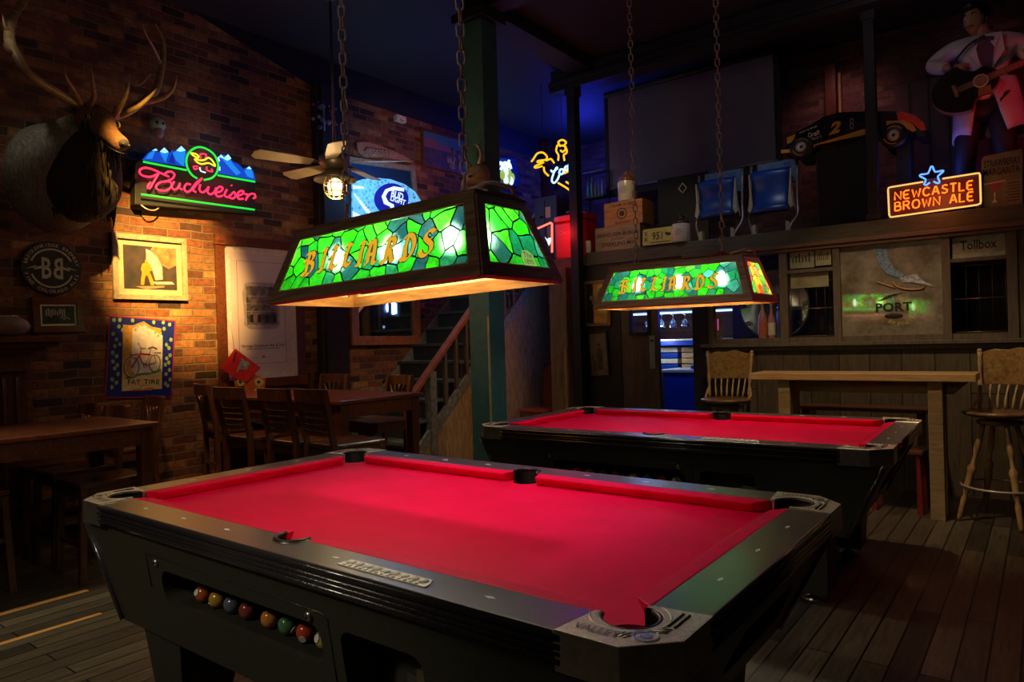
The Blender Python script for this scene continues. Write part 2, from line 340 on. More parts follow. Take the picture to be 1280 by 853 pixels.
# ================================================================ room shell
XL,YB=-5.9,6.6
CZ=4.32
mb=MB(); mb.b2((-6.2,-3,-.1),(3.2,11.2,0),M_floor); flo=struct(mb.build('floor'))
M_rep=wood('orange_repair_board',(.6,.28,.06),(.85,.46,.12),.4,(12,1.5,12))
for xa,xb,ya,yb in ((-4.36,-4.285,-.2,1.66),(-3.91,-3.85,-.4,1.55)):
    mb=MB(); mb.add([(xa,ya,.0015),(xb,ya,.0015),(xb-.012,yb,.0015),(xa+.018,yb,.0015)],[(0,1,2,3)],M_rep); mb.build('repair_board',flo)
mb=MB(); mb.b2((-6.2,-3,CZ),(3.2,11.2,CZ+.1),M_ceil); struct(mb.build('ceiling'))
# brick wall: sloping top edge of the exposed brick, painted wall above it
mb=MB(); prof=[(-3,.15),(10.9,.15),(10.9,4.0),(4.45,4.0),(3.2,CZ),(-3,CZ)]
mb.extr([(XL,y,z) for y,z in prof],(-.25,0,0),M_brick); struct(mb.build('wall_left'))
mb=MB(); mb.extr([(XL,3.2,CZ),(XL,4.45,4.0),(XL,10.9,4.0),(XL,10.9,CZ)],(-.25,0,0),M_black); struct(mb.build('wall_left_upper'))
mb=MB(); mb.b2((XL-.05,-3,0),(XL+.03,4.35,.15),M_dark); struct(mb.build('baseboard_left'))
mb=MB(); mb.b2((-6.1,10.9,0),(3.2,11.1,CZ),M_black); struct(mb.build('wall_back'))
mb=MB(); mb.b2((3.0,-3,0),(3.2,11,CZ),M_black); struct(mb.build('wall_right'))
mb=MB(); mb.b2((-6.2,-3.2,0),(3.2,-3,CZ),M_black); struct(mb.build('wall_front'))
# dark pilaster on the brick wall
mb=MB(); mb.b2((XL,4.46,0),(XL+.10,4.80,4.0),M_dark); mb.b2((XL+.10,4.50,0),(XL+.13,4.76,4.0),M_black); struct(mb.build('trim_1',bev=.006))
# ---- bar wall y=6.6
ZL=1.235     # ledge
ZT=2.10      # under the beam
XD0,XD1=-3.15,-2.77   # door opening
mb=MB(); mb.b2((-2.62,YB,0),(3.0,YB+.1,ZL-.02),M_planks); struct(mb.build('wall_bar'))
mb=MB(); mb.b2((-2.68,YB-.07,ZL-.02),(3.0,YB+.12,ZL+.015),M_frame); mb.b2((-2.66,YB-.03,ZL-.06),(3.0,YB,ZL-.02),M_frame); struct(mb.build('trim_2',bev=.004))
mb=MB(); mb.b2((-3.97,YB-.02,2.13),(3.0,YB+.2,2.27),M_beam); struct(mb.build('trim_3',bev=.006))
mb=MB(); mb.b2((-2.85,YB-.06,2.10),(3.0,YB-.02,2.135),M_trimr); mb.b2((-2.85,YB-.04,2.07),(3.0,YB+.1,2.10),M_trimr); struct(mb.build('trim_4',bev=.004))
# loft deck behind the beam, and its back wall
mb=MB(); mb.b2((-4.92,YB+.2,2.13),(3.0,8.0,2.235),M_beam); mb.b2((-4.92,YB-.06,2.13),(-3.97,YB+.2,2.235),M_beam); struct(mb.build('trim_5'))
mb=MB(); mb.b2((-4.16,7.9,2.235),(3.0,8.0,CZ),M_brick2); struct(mb.build('wall_loft'))
# upper beam with rails
mb=MB(); mb.b2((-4.3,YB-.12,4.16),(3.0,YB+.12,4.30),M_black); mb.b2((-4.3,YB-.16,4.05),(3.0,YB+.05,4.11),M_dark); mb.b2((-4.3,YB-.18,4.11),(3.0,YB+.05,4.16),M_black); struct(mb.build('trim_6',bev=.004))
# posts on the beam
def post(x0,x1,y0,y1,z0,z1,m,label,name='wooden_post'):
    mb=MB(); mb.b2((x0,y0,z0),(x1,y1,z1),m); mb.b2((x0-.015,y0-.015,z1-.08),(x1+.015,y1+.015,z1),m); mb.b2((x0-.012,y0-.012,z0),(x1+.012,y1+.012,z0+.05),m)
    return tag(mb.build(name,bev=.005),label,'post')
post(-4.08,-3.98,6.44,6.55,0,4.05,M_black,'tall thin black post standing between the stair nook and the dark wall with pictures')
x=at(1090,200,'y',6.62); post(x.x-.04,x.x+.045,6.585,6.67,2.275,4.05,M_black,'black post on the shelf beam in front of the model race car')
# rough timber post beside nook
mb=MB(); prof=[(-4.40,6.47),(-4.16,6.45),(-4.12,6.60),(-4.18,6.72),(-4.38,6.72)]
mb.prism(prof,0,2.13,wood('rough_timber',(.10,.06,.03),(.30,.20,.10),.7,(10,10,1.2),bmp=.5)); mb.prism([(-4.20,6.435),(-4.165,6.435),(-4.165,6.452),(-4.20,6.455)],0,1.25,M_oak)
tag(mb.build('timber_post',bev=.012),'wide rough brown timber post right of the red stacked chairs','post')
# dark partition with pictures, nook wall, door leaf wall
mb=MB(); mb.b2((-4.11,YB,0),(-3.58,YB+.08,2.13),M_dark); struct(mb.build('wall_partition'))
mb=MB(); mb.b2((-4.93,7.35,0),(-4.0,7.43,2.13),M_planks); struct(mb.build('wall_nook'))
# door leaf with little window (open door folded against the wall)
DW=wood('door_planks',(.07,.045,.025),(.16,.11,.06),.55,(12,12,1.6)); 
F=WF('y',YB+.02,790,405)
d0=-3.57;d1=XD0
mb=MB(); wy0,wy1=at(790,417,'y',YB+.02),at(790,360,'y',YB+.02)
wx0,wx1=at(790,400,'y',YB+.02).x,at(812,400,'y',YB+.02).x
mb.b2((d0,YB,0),(d1,YB+.05,wy0.z),DW); mb.b2((d0,YB,wy0.z),(wx0,YB+.05,2.13),DW); mb.b2((wx1,YB,wy0.z),(d1,YB+.05,2.13),DW); mb.b2((wx0,YB,1.95),(wx1,YB+.05,2.13),DW); mb.b2((XD0,YB,1.97),(XD1,YB+.05,2.13),DW)
door=struct(mb.build('door_1'))
mb=MB()
for a,bb in (((wx0-.02,wy0.z-.02),(wx0+.01,1.97)),((wx1-.01,wy0.z-.02),(wx1+.02,1.97)),((wx0,wy0.z-.02),(wx1,wy0.z+.01))): mb.b2((a[0],YB-.02,a[1]),(bb[0],YB,bb[1]),M_black)
mb.build('window_frame',door)
mb=MB(); p=at(811,420,'y',YB-.02); q=at(819,461,'y',YB-.02); mb.b2((p.x,YB-.015,q.z),(q.x,YB-.001,p.z),mat('pale_green_notice',(.35,.42,.30),.6)); mb.b2((p.x+.01,YB-.016,p.z-.04),(q.x-.01,YB-.015,p.z-.06),M_dark)
tag(mb.build('paper_notice'),'narrow pale green notice on the wooden door edge','notice')
# door post right of the opening
mb=MB(); mb.b2((XD1,YB-.03,0),(-2.62,YB+.12,2.13),M_black); mb.b2((XD1-.03,YB+.12,0),(XD1+.02,YB+.2,2.13),mat('blue_jamb',(.02,.05,.35),.5)); struct(mb.build('trim_7',bev=.004))
# window grid over the ledge (mullions)
def PX(px): return at(px,360,'y',YB).x
mul=[(975,985),(1042,1051),(1178,1189),(1259,1273)]
mb=MB(); mb.b2((-2.62,YB-.01,ZL+.015),(-2.56,YB+.06,2.07),M_frame)
for a,b_ in mul: mb.b2((PX(a),YB-.02,ZL+.015),(PX(b_),YB+.06,2.07),M_frame)
mb.b2((-2.56,YB,ZL+.015),(3.0,YB+.05,ZL+.06),M_frame)
zr=at(1015,338,'y',YB).z; mb.b2((PX(985),YB-.012,zr-.018),(PX(1042),YB+.05,zr+.015),M_frame)
zr2=at(1225,323,'y',YB).z; mb.b2((PX(1189),YB-.012,zr2-.02),(PX(1259),YB+.05,zr2+.012),M_frame)
mb.b2((PX(1273),YB,ZL+.06),(3.0,YB+.05,2.07),DW)
struct(mb.build('trim_8',bev=.003))

# ================================================================ support column
cx0,cx1,cy0=-4.02,-3.79,4.66
mb=MB(); mb.b2((cx0,cy0,0),(cx1,cy0+.21,4.12),M_green); colm=tag(mb.build('support_column',bev=.006),'square dark green painted column standing behind the near pool table','column')
mb=MB(); mb.b2((cx1-.022,cy0-.006,0),(cx1-.004,cy0,1.55),wood('bare_edge',(.35,.24,.10),(.6,.45,.22),.6,(10,10,2))); mb.build('worn_edge',colm)
mb=MB(); mb.b2((cx0-.06,cy0-.06,4.12),(cx1+.06,cy0+.27,4.2),M_black); mb.b2((cx0-.03,cy0-.03,0),(cx1+.03,cy0+.24,.12),M_green); mb.build('capital',colm,bev=.004)
mb=MB(); mb.b2((cx0-.02,cy0+.02,4.2),(cx1+.02,6.5,4.32),M_black); struct(mb.build('trim_9',bev=.004))
mb=MB(); mb.b2((cx1,cy0+.01,4.2),(3.0,cy0+.2,4.32),M_black); struct(mb.build('trim_10',bev=.004))

# ================================================================ pool table
def boolean_cut(mb,cuts,name,parent):
    o=mb.build(name,parent)
    for c in cuts:
        k=c.build('cutter',parent,bev=.0001); k.modifiers.clear(); md=o.modifiers.new('cut','BOOLEAN'); md.operation='DIFFERENCE'; md.solver='EXACT'; md.object=k
        bpy.context.view_layer.update(); dg=bpy.context.evaluated_depsgraph_get(); me=bpy.data.meshes.new_from_object(o.evaluated_get(dg))
        o.modifiers.remove(md); o.data=me; bpy.data.objects.remove(k)
    return o
def rrect(x0,y0,x1,y1,r,n=5):
    P=[]
    for cx,cy,a in ((x1-r,y1-r,0),(x0+r,y1-r,90),(x0+r,y0+r,180),(x1-r,y0+r,270)):
        for i in range(n+1): t=math.radians(a+90*i/n); P.append((cx+r*math.cos(t),cy+r*math.sin(t)))
    return P
LT,WT,HT=2.36,1.35,.80
def pool_table(label,M):
    R=thing('pool_table',label,'pool table',M)
    X,Y=LT/2,WT/2
    RW=.122; PR=.062; PCI=.128
    # bed
    P=[]; 
    e=.145
    def arc(cx,cy,r,a0,a1,n=10): return [(cx+r*math.cos(math.radians(a0+(a1-a0)*i/n)),cy+r*math.sin(math.radians(a0+(a1-a0)*i/n))) for i in range(n+1)]
    bx,by=X-.12,Y-.12
    pts=[]
    pts+=[( -bx+.09,-by)]+arc(0,-by-.0,.058,180,0)+[(bx-.09,-by)]
    pts+=arc(X-PCI,-Y+PCI,.075,225,45,12)[0:0]
    def corner(sx,sy):
        c=(sx*(X-PCI),sy*(Y-PCI)); q=arc(c[0],c[1],PR+.002,0,0,1)
        return c
    # outline counter-clockwise with notches at the pockets
    pts=[(-bx+.075,-by)]+arc(0,-by,.056,180,0)+[(bx-.075,-by)]+arc(X-PCI,-Y+PCI,PR,170,100)+[(bx,-by+.075),(bx,by-.075)]+arc(X-PCI,Y-PCI,PR,260,190)+[(bx-.075,by)]+arc(0,by,.056,0,-180)+[(-bx+.075,by)]+arc(-X+PCI,Y-PCI,PR,350,280)+[(-bx,by-.075),(-bx,-by+.075)]+arc(-X+PCI,-Y+PCI,PR,80,10)
    mb=MB(); mb.prism(pts,.745,.762,M_felt); 
    bed=mb.build('felt_bed',R)
    mb=MB(); mb.disc((.45,-.0),.012,.7622,.7626,mat('chalk_mark',(.35,.10,.12),.8)); mb.disc((.45,0),.010,.7626,.7628,M_felt); mb.build('foot_spot',bed)
    # rails with mitred ends and side pocket notch
    for sy in (-1,1):
        yo,yi=sy*Y,sy*(Y-RW)
        xs=X-.215
        poly=[(-xs-.01,yo),(xs+.01,yo),(xs+.022,yi)]+[(p[0],p[1]) for p in arc(0,yi,.058,0,sy*-180 if sy<0 else -180)]+[(-xs-.022,yi)]
        if sy<0: poly=[(-xs-.01,yo),(xs+.01,yo),(xs+.022,yi)]+arc(0,yi,.058,0,-180)+[(-xs-.022,yi)]
        else: poly=[(xs+.01,yo),(-xs-.01,yo),(-xs-.022,yi)]+arc(0,yi,.058,180,0)+[(xs+.022,yi)]
        rl=MB().prism(poly,HT-.032,HT,M_rail).build('rail',R,bev=.003)
        # moulded edge ridges
        mb=MB()
        for zz,rr,oo in ((HT-.012,.010,.001),(HT-.029,.0075,.004),(HT-.042,.0075,.002),(HT-.057,.010,0)):
            mb.tube([(-xs-.01,yo+sy*(oo-.004),zz),(xs+.01,yo+sy*(oo-.004),zz)],rr,M_edge,10)
        mb.b2((-xs-.01,yo-sy*.004,HT-.07),(xs+.01,yo-sy*.03,HT-.03),M_edge)
        mb.build('edge_moulding',rl)
        # cushions, two halves
        for sx in (-1,1):
            a0,a1=sx*.062,sx*(X-.20); n0,n1=sx*.078,sx*(X-.243); yn=sy*(Y-.172)
            mb=MB(); V=[(a0,yi,HT),(a1,yi,HT),(n1,yn,HT-.004),(n0,yn,HT-.004),(a0,yi,.762),(a1,yi,.762),(n1-sx*.0,sy*(Y-.158),.764),(n0,sy*(Y-.158),.764)]
            V+=[(n1,yn,HT-.012),(n0,yn,HT-.012)]
            mb.add(V,[(0,1,2,3),(3,2,8,9),(9,8,6,7),(4,5,1,0),(0,3,9,7,4),(1,5,6,8,2),(7,6,5,4)],M_felt); mb.build('cushion',R,bev=.003)
    for sx in (-1,1):
        xo,xi=sx*X,sx*(X-RW); ys=Y-.215
        poly=[(xo,-ys-.01),(xo,ys+.01),(xi,ys+.022),(xi,-ys-.022)]
        if sx<0: poly=poly[::-1]
        rl=MB().prism(poly,HT-.032,HT,M_rail).build('rail',R,bev=.003)
        mb=MB()
        for zz,rr,oo in ((HT-.012,.010,.001),(HT-.029,.0075,.004),(HT-.042,.0075,.002),(HT-.057,.010,0)):
            mb.tube([(xo+sx*(oo-.004),-ys-.01,zz),(xo+sx*(oo-.004),ys+.01,zz)],rr,M_edge,10)
        mb.b2((xo-sx*.004,-ys-.01,HT-.07),(xo-sx*.03,ys+.01,HT-.03),M_edge)
        mb.build('edge_moulding',rl)
        a=Y-.20; n_=Y-.243; xn=sx*(X-.172); xb=sx*(X-.158)
        V=[(xi,-a,HT),(xi,a,HT),(xn,n_,HT-.004),(xn,-n_,HT-.004),(xi,-a,.762),(xi,a,.762),(xb,n_,.764),(xb,-n_,.764),(xn,n_,HT-.012),(xn,-n_,HT-.012)]
        MB().add(V,[(0,1,2,3),(3,2,8,9),(9,8,6,7),(4,5,1,0),(0,3,9,7,4),(1,5,6,8,2),(7,6,5,4)],M_felt).build('cushion',R,bev=.003)
    # diamonds
    sight=MB().prism([(-.016,0),(0,-.006),(.016,0),(0,.006)],HT,HT+.0012,M_white)
    sm=sight.build('sight',R); first=True
    for sy in (-1,1):
        for i in range(-3,4):
            if i==0: continue
            o=sm if first else sm.copy()
            if not first: COL.objects.link(o); o.parent=R
            first=False; o.location=(i*(X-.17)/4,sy*(Y-.062),0)
    for sx in (-1,1):
        for i in (-1,0,1):
            o=sm.copy(); COL.objects.link(o); o.parent=R; o.location=(sx*(X-.062),i*(Y-.17)/2,0); o.rotation_euler=(0,0,PI/2)
    # corner castings (built for the +x,-y corner, then mirrored by rotation / reflection of coordinates)
    c=.085
    for sx in (-1,1):
        for sy in (-1,1):
            def T(a,b_): return (sx*(X+.004-a),sy*(Y+.004-b_))
            out=[(c,0),(.222,0),(.205,RW+.002),(.192,RW+.006)]
            pc=(PCI+.004,PCI+.004); arcp=[(pc[0]+PR*math.cos(math.radians(t)),pc[1]+PR*math.sin(math.radians(t))) for t in range(-8,-263,-15)]
            arcp=[p for p in arcp]
            poly=out+arcp+[(RW+.006,.192),(RW+.002,.205),(0,.222),(0,c)]
            P2=[T(*p) for p in poly]
            if sx*sy<0: P2=P2[::-1]
            # orientation check
            A=sum(P2[i][0]*P2[(i+1)%len(P2)][1]-P2[(i+1)%len(P2)][0]*P2[i][1] for i in range(len(P2)))
            if A<0: P2=P2[::-1]
            cs=MB().prism(P2,HT-.075,HT+.003,M_cast,side=M_chrome).build('corner_casting',R,bev=.007,seg=3)
            # rim on the pocket
            mb=MB(); mb.tube([(*T(pc[0]+(PR-.003)*math.cos(math.radians(t)),pc[1]+(PR-.003)*math.sin(math.radians(t))),HT-.002) for t in range(-8,-263,-15)],.006,M_rubber,8)
            mb.tube([(*T(pc[0]+(PR+.016)*math.cos(math.radians(t)),pc[1]+(PR+.016)*math.sin(math.radians(t))),HT+.003) for t in range(-20,-251,-15)],.002,M_cast,6)
            # pocket throat
            W=[(*T(pc[0]+(PR-.002)*math.cos(math.radians(t)),pc[1]+(PR-.002)*math.sin(math.radians(t))),zz) for zz in (HT,.66) for t in range(0,-271,-15)]
            k=len(W)//2; mb.add(W,[(i,i+1,k+i+1,k+i) for i in range(k-1)],M_rubber,True)
            mb.disc((T(*pc)[0],T(*pc)[1]),.07,.655,.66,M_rubber,16)
            mb.build('pocket_liner',cs)
            # raised ornament: lettering along one side, medallion and fins near the chamfer, grooves on the other side
            mb=MB(); zt=HT+.003
            q=Matrix(((sx,0,0),(0,sy,0),(0,0,1)))
            ang={( 1,-1):0,(-1,-1):0,(1,1):PI,(-1,1):PI}[(sx,sy)]
            tc=T(.152,.040); mb.text('VALLEY',tc[0],tc[1],.022,M_relief,zt,w=.095,dep=.002,rot=ang,bold=.01)
            mc=T(.066,.066); mb.ring(mc,.021,.025,zt,zt+.002,M_chrome,20); mb.disc(mc,.012,zt,zt+.0015,M_chrome,8)
            for k_ in range(3):
                for fl in (0,1):
                    a_,b_=(.098+.009*k_,.038); a2,b2=(a_-.012,b_+.024)
                    if fl: a_,b_,a2,b2=b_,a_,b2,a2
                    p0=Vector((*T(a_,b_),zt)); p1=Vector((*T(a2,b2),zt)); mb.tube([p0,p1],.0022,M_chrome,6)
            for k_ in (0,1):
                mb.tube([Vector((*T(.038+.013*k_,.125),zt)),Vector((*T(.038+.013*k_,.195),zt))],.003,M_rubber,6)
            mb.build('relief',cs)
    # side pocket liners
    for sy in (-1,1):
        yi=sy*(Y-RW); mb=MB()
        A=[(.055*math.cos(math.radians(t)),yi+sy*.055*math.sin(math.radians(t))) for t in range(-8,189,14)]
        mb.tube([(x,y,HT+.002) for x,y in A],.007,M_rubber,8); mb.tube([(x*1.13,yi+(y-yi)*1.13,HT+.001) for x,y in A],.0018,M_chrome,6)
        W=[(x,y,z) for z in (HT,.66) for x,y in A]; k=len(A); mb.add(W,[(i,i+1,k+i+1,k+i) for i in range(k-1)],M_rubber,True)
        mb.disc((0,yi),.06,.655,.66,M_rubber,16); mb.build('side_pocket',R)
    # ornate nameplate on the near rail
    mb=MB(); y0=-Y+.028; mb.prism([(.30,y0),(.60,y0),(.60,y0+.012),(.585,y0+.042),(.32,y0+.042),(.30,y0+.02)],HT,HT+.003,M_white)
    for i in range(9):
        x_=.325+i*.031; mb.sph((x_,y0+.024,HT+.003),(.015,.013,.006),M_white,10,6)
    for i in range(14): mb.box((.322+i*.019,y0+.007,HT+.004),(.007,.009,.003),M_white,(0,0,.4))
    mb.build('nameplate',R)
    # cabinet, tapered, with openings
    zt,zb=.728,.37; tx,ty=X-.028,Y-.022; bx2,by2=X-.20,Y-.075
    Tq=[(-tx,-ty,zt),(tx,-ty,zt),(tx,ty,zt),(-tx,ty,zt)]; Bq=[(-bx2,-by2,zb),(bx2,-by2,zb),(bx2,by2,zb),(-bx2,by2,zb)]
    mb=MB(); mb.hexa(Bq,Tq,M_cab)
    def yf(z): return -ty+(zt-z)/(zt-zb)*(ty-by2)
    cuts=[]
    w0,w1=-.62,.21
    c1=MB(); c1.m=Matrix.Rotation(PI/2,4,'X'); c1.prism(rrect(w0,.515,w1,.625,.045),.42,.8,M_rubber); cuts.append(c1)
    c2=MB(); c2.m=Matrix.Rotation(PI/2,4,'X'); c2.prism(rrect(.29,.41,.575,.635,.035),.50,.8,M_rubber); cuts.append(c2)
    c3=MB(); c3.m=Matrix.Rotation(PI/2,4,'Y'); c3.prism(rrect(-.60,-.05,-.47,.43,.05),.95,1.3,M_rubber); cuts.append(c3)
    cab=boolean_cut(mb,cuts,'cabinet',R)
    mb=MB(); # tray and panel seams
    mb.b2((w0+.01,-.45,.500),(w1-.01,-.60,.515),M_rail); mb.build('ball_tray',cab)
    def edge_line(mb,pts,r=.0022):
        mb.tube([(x,yf(z)-.001,z) for x,z in pts],r,M_edge,6)
    mb=MB(); edge_line(mb,[(-.70,.55),(-.70,.665),(.23,.665),(.25,.65),(.25,.40)]); mb.build('access_panel_seam',cab)
    for x_,z_ in ((-.635,.645),(.175,.645)):
        mb=MB(); y_=yf(z_); mb.lathe([(.013,0),(.013,.006),(.009,.01),(.0,.01)],(x_,y_,z_),M_chrome,14,(0,-1,-.1)); mb.box((x_,y_-.011,z_),(.003,.003,.010),M_rubber); mb.build('panel_lock',cab)
    mb=MB(); yq=-Y+.12; mb.b2((.44,yq,.44),(.55,yq+.05,.535),M_rail); mb.b2((.485,yq-.012,.44),(.555,yq,.56),mat('brass_plate',(.35,.30,.16),.4,.8))
    for i in range(6): mb.b2((.465+i*.011,yq-.05,.45),(.471+i*.011,yq-.012,.475),M_chrome)
    mb.b2((.37,yq-.03,.43),(.48,yq+.02,.445),M_chrome); mb.build('coin_mechanism',R)
    # corner strips of cabinet
    for sx in (-1,1):
        for sy in (-1,1):
            mb=MB(); mb.tube([(sx*tx,sy*ty,zt),(sx*bx2,sy*by2,zb)],.012,M_edge,8); mb.build('corner_strip',cab)
    # legs
    for sx in (-1,1):
        for sy in (-1,1):
            cx_,cy_=sx*(X-.42),sy*(Y-.23); a,b_=.13,.085; ox=sx*.03
            A=[(cx_-b_+ox,cy_-b_,.05),(cx_+b_+ox,cy_-b_,.05),(cx_+b_+ox,cy_+b_,.05),(cx_-b_+ox,cy_+b_,.05)]
            B=[(cx_-a,cy_-a,.375),(cx_+a,cy_-a,.375),(cx_+a,cy_+a,.375),(cx_-a,cy_+a,.375)]
            lg=MB().hexa(A,B,M_cab).build('leg',R,bev=.004)
            mb=MB(); mb.lathe([(.05,0),(.05,.01),(.018,.022),(.015,.05),(.0,.05)],(cx_+ox,cy_,0),M_chrome,20); mb.build('leveler_foot',lg)
    return R
X1,Y1=-.519-LT/2,1.071+WT/2
T1=Matrix.Translation((X1,Y1,0))
rot2=.0264; d2=Vector((-.559,3.467,0))
T2=Matrix.Translation(d2)@Matrix.Rotation(rot2,4,'Z')@Matrix.Translation((-LT/2,WT/2,0))
pt1=pool_table('black coin operated pool table with red felt, the large one in front',T1)
pt2=dup(pt1,M=T2,label='black coin operated pool table with red felt, standing behind the nearer one')
# balls on the return trays
BC=[(.55,.10,.03),(.50,.30,.04),(.12,.12,.2),(.25,.05,.04),(.6,.22,.04),(.08,.2,.1),(.5,.06,.03),(.4,.33,.10)]
for ti,(TT,wh) in enumerate(((T1,'nearer'),(T2,'farther'))):
    for k in range(8):
        p=TT@Vector((-.50+k*.085+(.03 if k>3 else 0),-.555,.5155+.0285)); mb=MB(); m_=mat('ball_%d_%d'%(ti,k),BC[k],.15,0,col2=BC[k],coat=.5)
        mb.sph((0,0,0),.0285,m_,16,10); mb.disc((0,0),.011,.0272,.0288,M_white,12)
        o=mb.build('billiard_ball',None,Matrix.Translation(p)@Euler((1.2+k,.4*k,0)).to_matrix().to_4x4())
        tag(o,'billiard ball on the return tray inside the %s pool table'%wh,'ball','balls in the tray of the %s table'%wh)

# ================================================================ billiard lamps
LL,LW,LH,Ll,Lw=1.041,.406,.259,.877,.241
LETT={
'B':[[(.0,.95),(.12,1.0),(.25,.92),(.2,.5),(.22,.1),(.08,.0),(-.05,.08)],[(.2,.95),(.45,1.0),(.6,.85),(.5,.62),(.25,.55)],[(.3,.55),(.6,.5),(.68,.25),(.5,.03),(.25,.0)],[(-.05,.7),(.05,.6)]],
'I':[[(.1,.92),(.25,1.0),(.32,.9),(.26,.5),(.28,.15),(.2,.0)],[(.1,.05),(.25,.0),(.38,.08)],[(.2,1.0),(.42,.93)]],
'L':[[(.1,.9),(.28,1.0),(.35,.92),(.25,.5),(.22,.12),(.1,.0)],[(.1,.05),(.3,.12),(.5,.0),(.65,.18)],[(.3,1.0),(.5,.9)],[(.05,.55),(.15,.6)]],
'A':[[(.05,.85),(.2,1.0),(.4,.95),(.48,.5),(.5,.1),(.62,.02),(.7,.1)],[(.2,.98),(.1,.5),(.15,.1),(.0,.02)],[(.12,.42),(.48,.45)],[(.0,.98),(.12,.9)]],
'R':[[(.0,.92),(.15,1.0),(.25,.92),(.2,.5),(.22,.1),(.08,.0),(-.04,.1)],[(.2,.95),(.45,1.0),(.6,.82),(.5,.58),(.25,.52)],[(.35,.52),(.5,.25),(.62,.03),(.8,.12)]],
'D':[[(.05,.85),(.2,1.0),(.5,.95),(.7,.6),(.6,.15),(.35,.0),(.15,.06)],[(.28,.92),(.2,.5),(.28,.1)],[(.0,.1),(.15,.0),(.3,.06)]],
'S':[[(.62,.9),(.5,1.0),(.25,.93),(.18,.72),(.4,.55),(.6,.4),(.6,.15),(.35,.0),(.1,.05),(.0,.2)],[(.62,.9),(.72,.98)],[(.35,.55),(.55,.66)],[(.0,.2),(.12,.26)]],
}
def face_frame(A,B,C,D): # A,B bottom left/right, C,D top right/left  (seen from outside)
    A,B,C,D=map(Vector,(A,B,C,D)); o=(A+B)/2; r=(B-A).normalized(); up=((C+D)/2-o); u=up.normalized(); n=r.cross(u)
    M=Matrix((r,u,n)).transposed().to_4x4(); M.translation=o; return M,(B-A).length,(C-D).length,up.length
def lamp(label,M,glassM,sideM,bulbM,endM):
    R=thing('billiard_lamp',label,'lamp',M)
    a,b_,c,d=LL/2,LW/2,Ll/2,Lw/2
    bc=[(-a,-b_,0),(a,-b_,0),(a,b_,0),(-a,b_,0)]; tc=[(-c,-d,LH),(c,-d,LH),(c,d,LH),(-c,d,LH)]
    for i in range(4):
        j=(i+1)%4; FM,wb,wt,h=face_frame(bc[i],bc[j],tc[j],tc[i])
        lng=i in(0,2); mb_,ms,mt=(.040,.040,.026) if lng else (.040,.034,.026)
        xb,xt=wb/2,wt/2
        def xe(y,ins): return xb+(xt-xb)*(y/h)-ins
        o4=[(-xb,0),(xb,0),(xt,h),(-xt,h)]; i4=[(-xe(mb_,ms),mb_),(xe(mb_,ms),mb_),(xe(h-mt,ms),h-mt),(-xe(h-mt,ms),h-mt)]
        fr=MB(); fm=endM if i==1 and endM else M_lampw
        for k in range(4):
            l=(k+1)%4; q=[o4[k],o4[l],i4[l],i4[k]]
            fr.prism(q,-.009,.006,fm)
            fr.prism(q,-.016,-.009,M_lampin)
        fo=fr.build('wood_frame',R,FM)
        # brass liner
        s=.006; g4=[(-xe(mb_+s,ms+s),mb_+s),(xe(mb_+s,ms+s),mb_+s),(xe(h-mt-s,ms+s),h-mt-s),(-xe(h-mt-s,ms+s),h-mt-s)]
        li=MB()
        for k in range(4):
            l=(k+1)%4; li.prism([i4[k],i4[l],g4[l],g4[k]],-.004,.003,M_gold)
        li.build('brass_liner',fo)
        gm=glassM if lng else sideM
        gp=MB().poly([(x,y,0) for x,y in i4],gm).build('glass_panel',R,FM)
        if lng:
            word='BILLIARDS'; W={'B':.085,'I':.052,'L':.075,'A':.083,'R':.085,'D':.085,'S':.07}; hh=.088
            xp=-.34
            mb=MB()
            for kk,ch in enumerate(word):
                yy=.094+.006*math.sin(kk*.7)
                mb.nib(LETT[ch],.015,math.radians(38),.0008,M_lead,(xp,yy),hh*.95,hh*.85,3,grow=.0022,th=.0008)
                mb.nib(LETT[ch],.015,math.radians(38),.0018,M_goldt,(xp,yy),hh*.95,hh*.85,3)
                xp+=W[ch]*1.0
            mb.build('lettering',gp)
        else:
            mb=MB(); z=.0008
            mb.poly([(.02,.045,z),(.085,.045,z),(.08,.085,z),(.06,.10,z),(.03,.098,z),(.015,.075,z)][::1],emis('self_lit_badge',(.30,.55,.12),.8)); mb.text('The',.048,.082,.02,M_lead,z+.001,dep=.001,shear=.2); mb.text('1890',.048,.06,.018,M_lead,z+.001,dep=.001)  # badge emission put in as if bulbs shone through the paint
            mb.build('painted_motif',gp)
    # top board, bulbs
    mb=MB(); mb.b2((-c-.006,-d-.006,LH),(c+.006,d+.006,LH+.012),M_lampw); mb.b2((-c,-d,LH-.004),(c,d,LH),M_lampin); mb.build('top_board',R,bev=.002)
    for k in (-1,0,1):
        bl=MB(); bl.lathe([(.006,-.04),(.022,-.036),(.031,-.02),(.030,-.002),(.018,.02),(.013,.035),(.006,.036)],(k*.28,0,.135),bulbM,10); bo=bl.build('light_bulb',R)
        mb=MB(); mb.lathe([(.018,0),(.020,.05),(.014,.08),(.005,.086)],(k*.28,0,.17),M_steel,14); mb.build('socket',bo)
    mb=MB(); mb.b2((c-.06,-.06,LH+.014),(c-.0,.1,LH+.02),M_cream); mb.tube([(c-.10,-.045,LH+.014),(c-.10,-.045,LH+.03),(c-.02,-.045,LH+.045),(c+.0,-.03,LH+.045),(c+.0,.06,LH+.045),(c,.075,LH+.02)],.006,M_cream,8); mb.build('hanging_bracket',R)
    return R
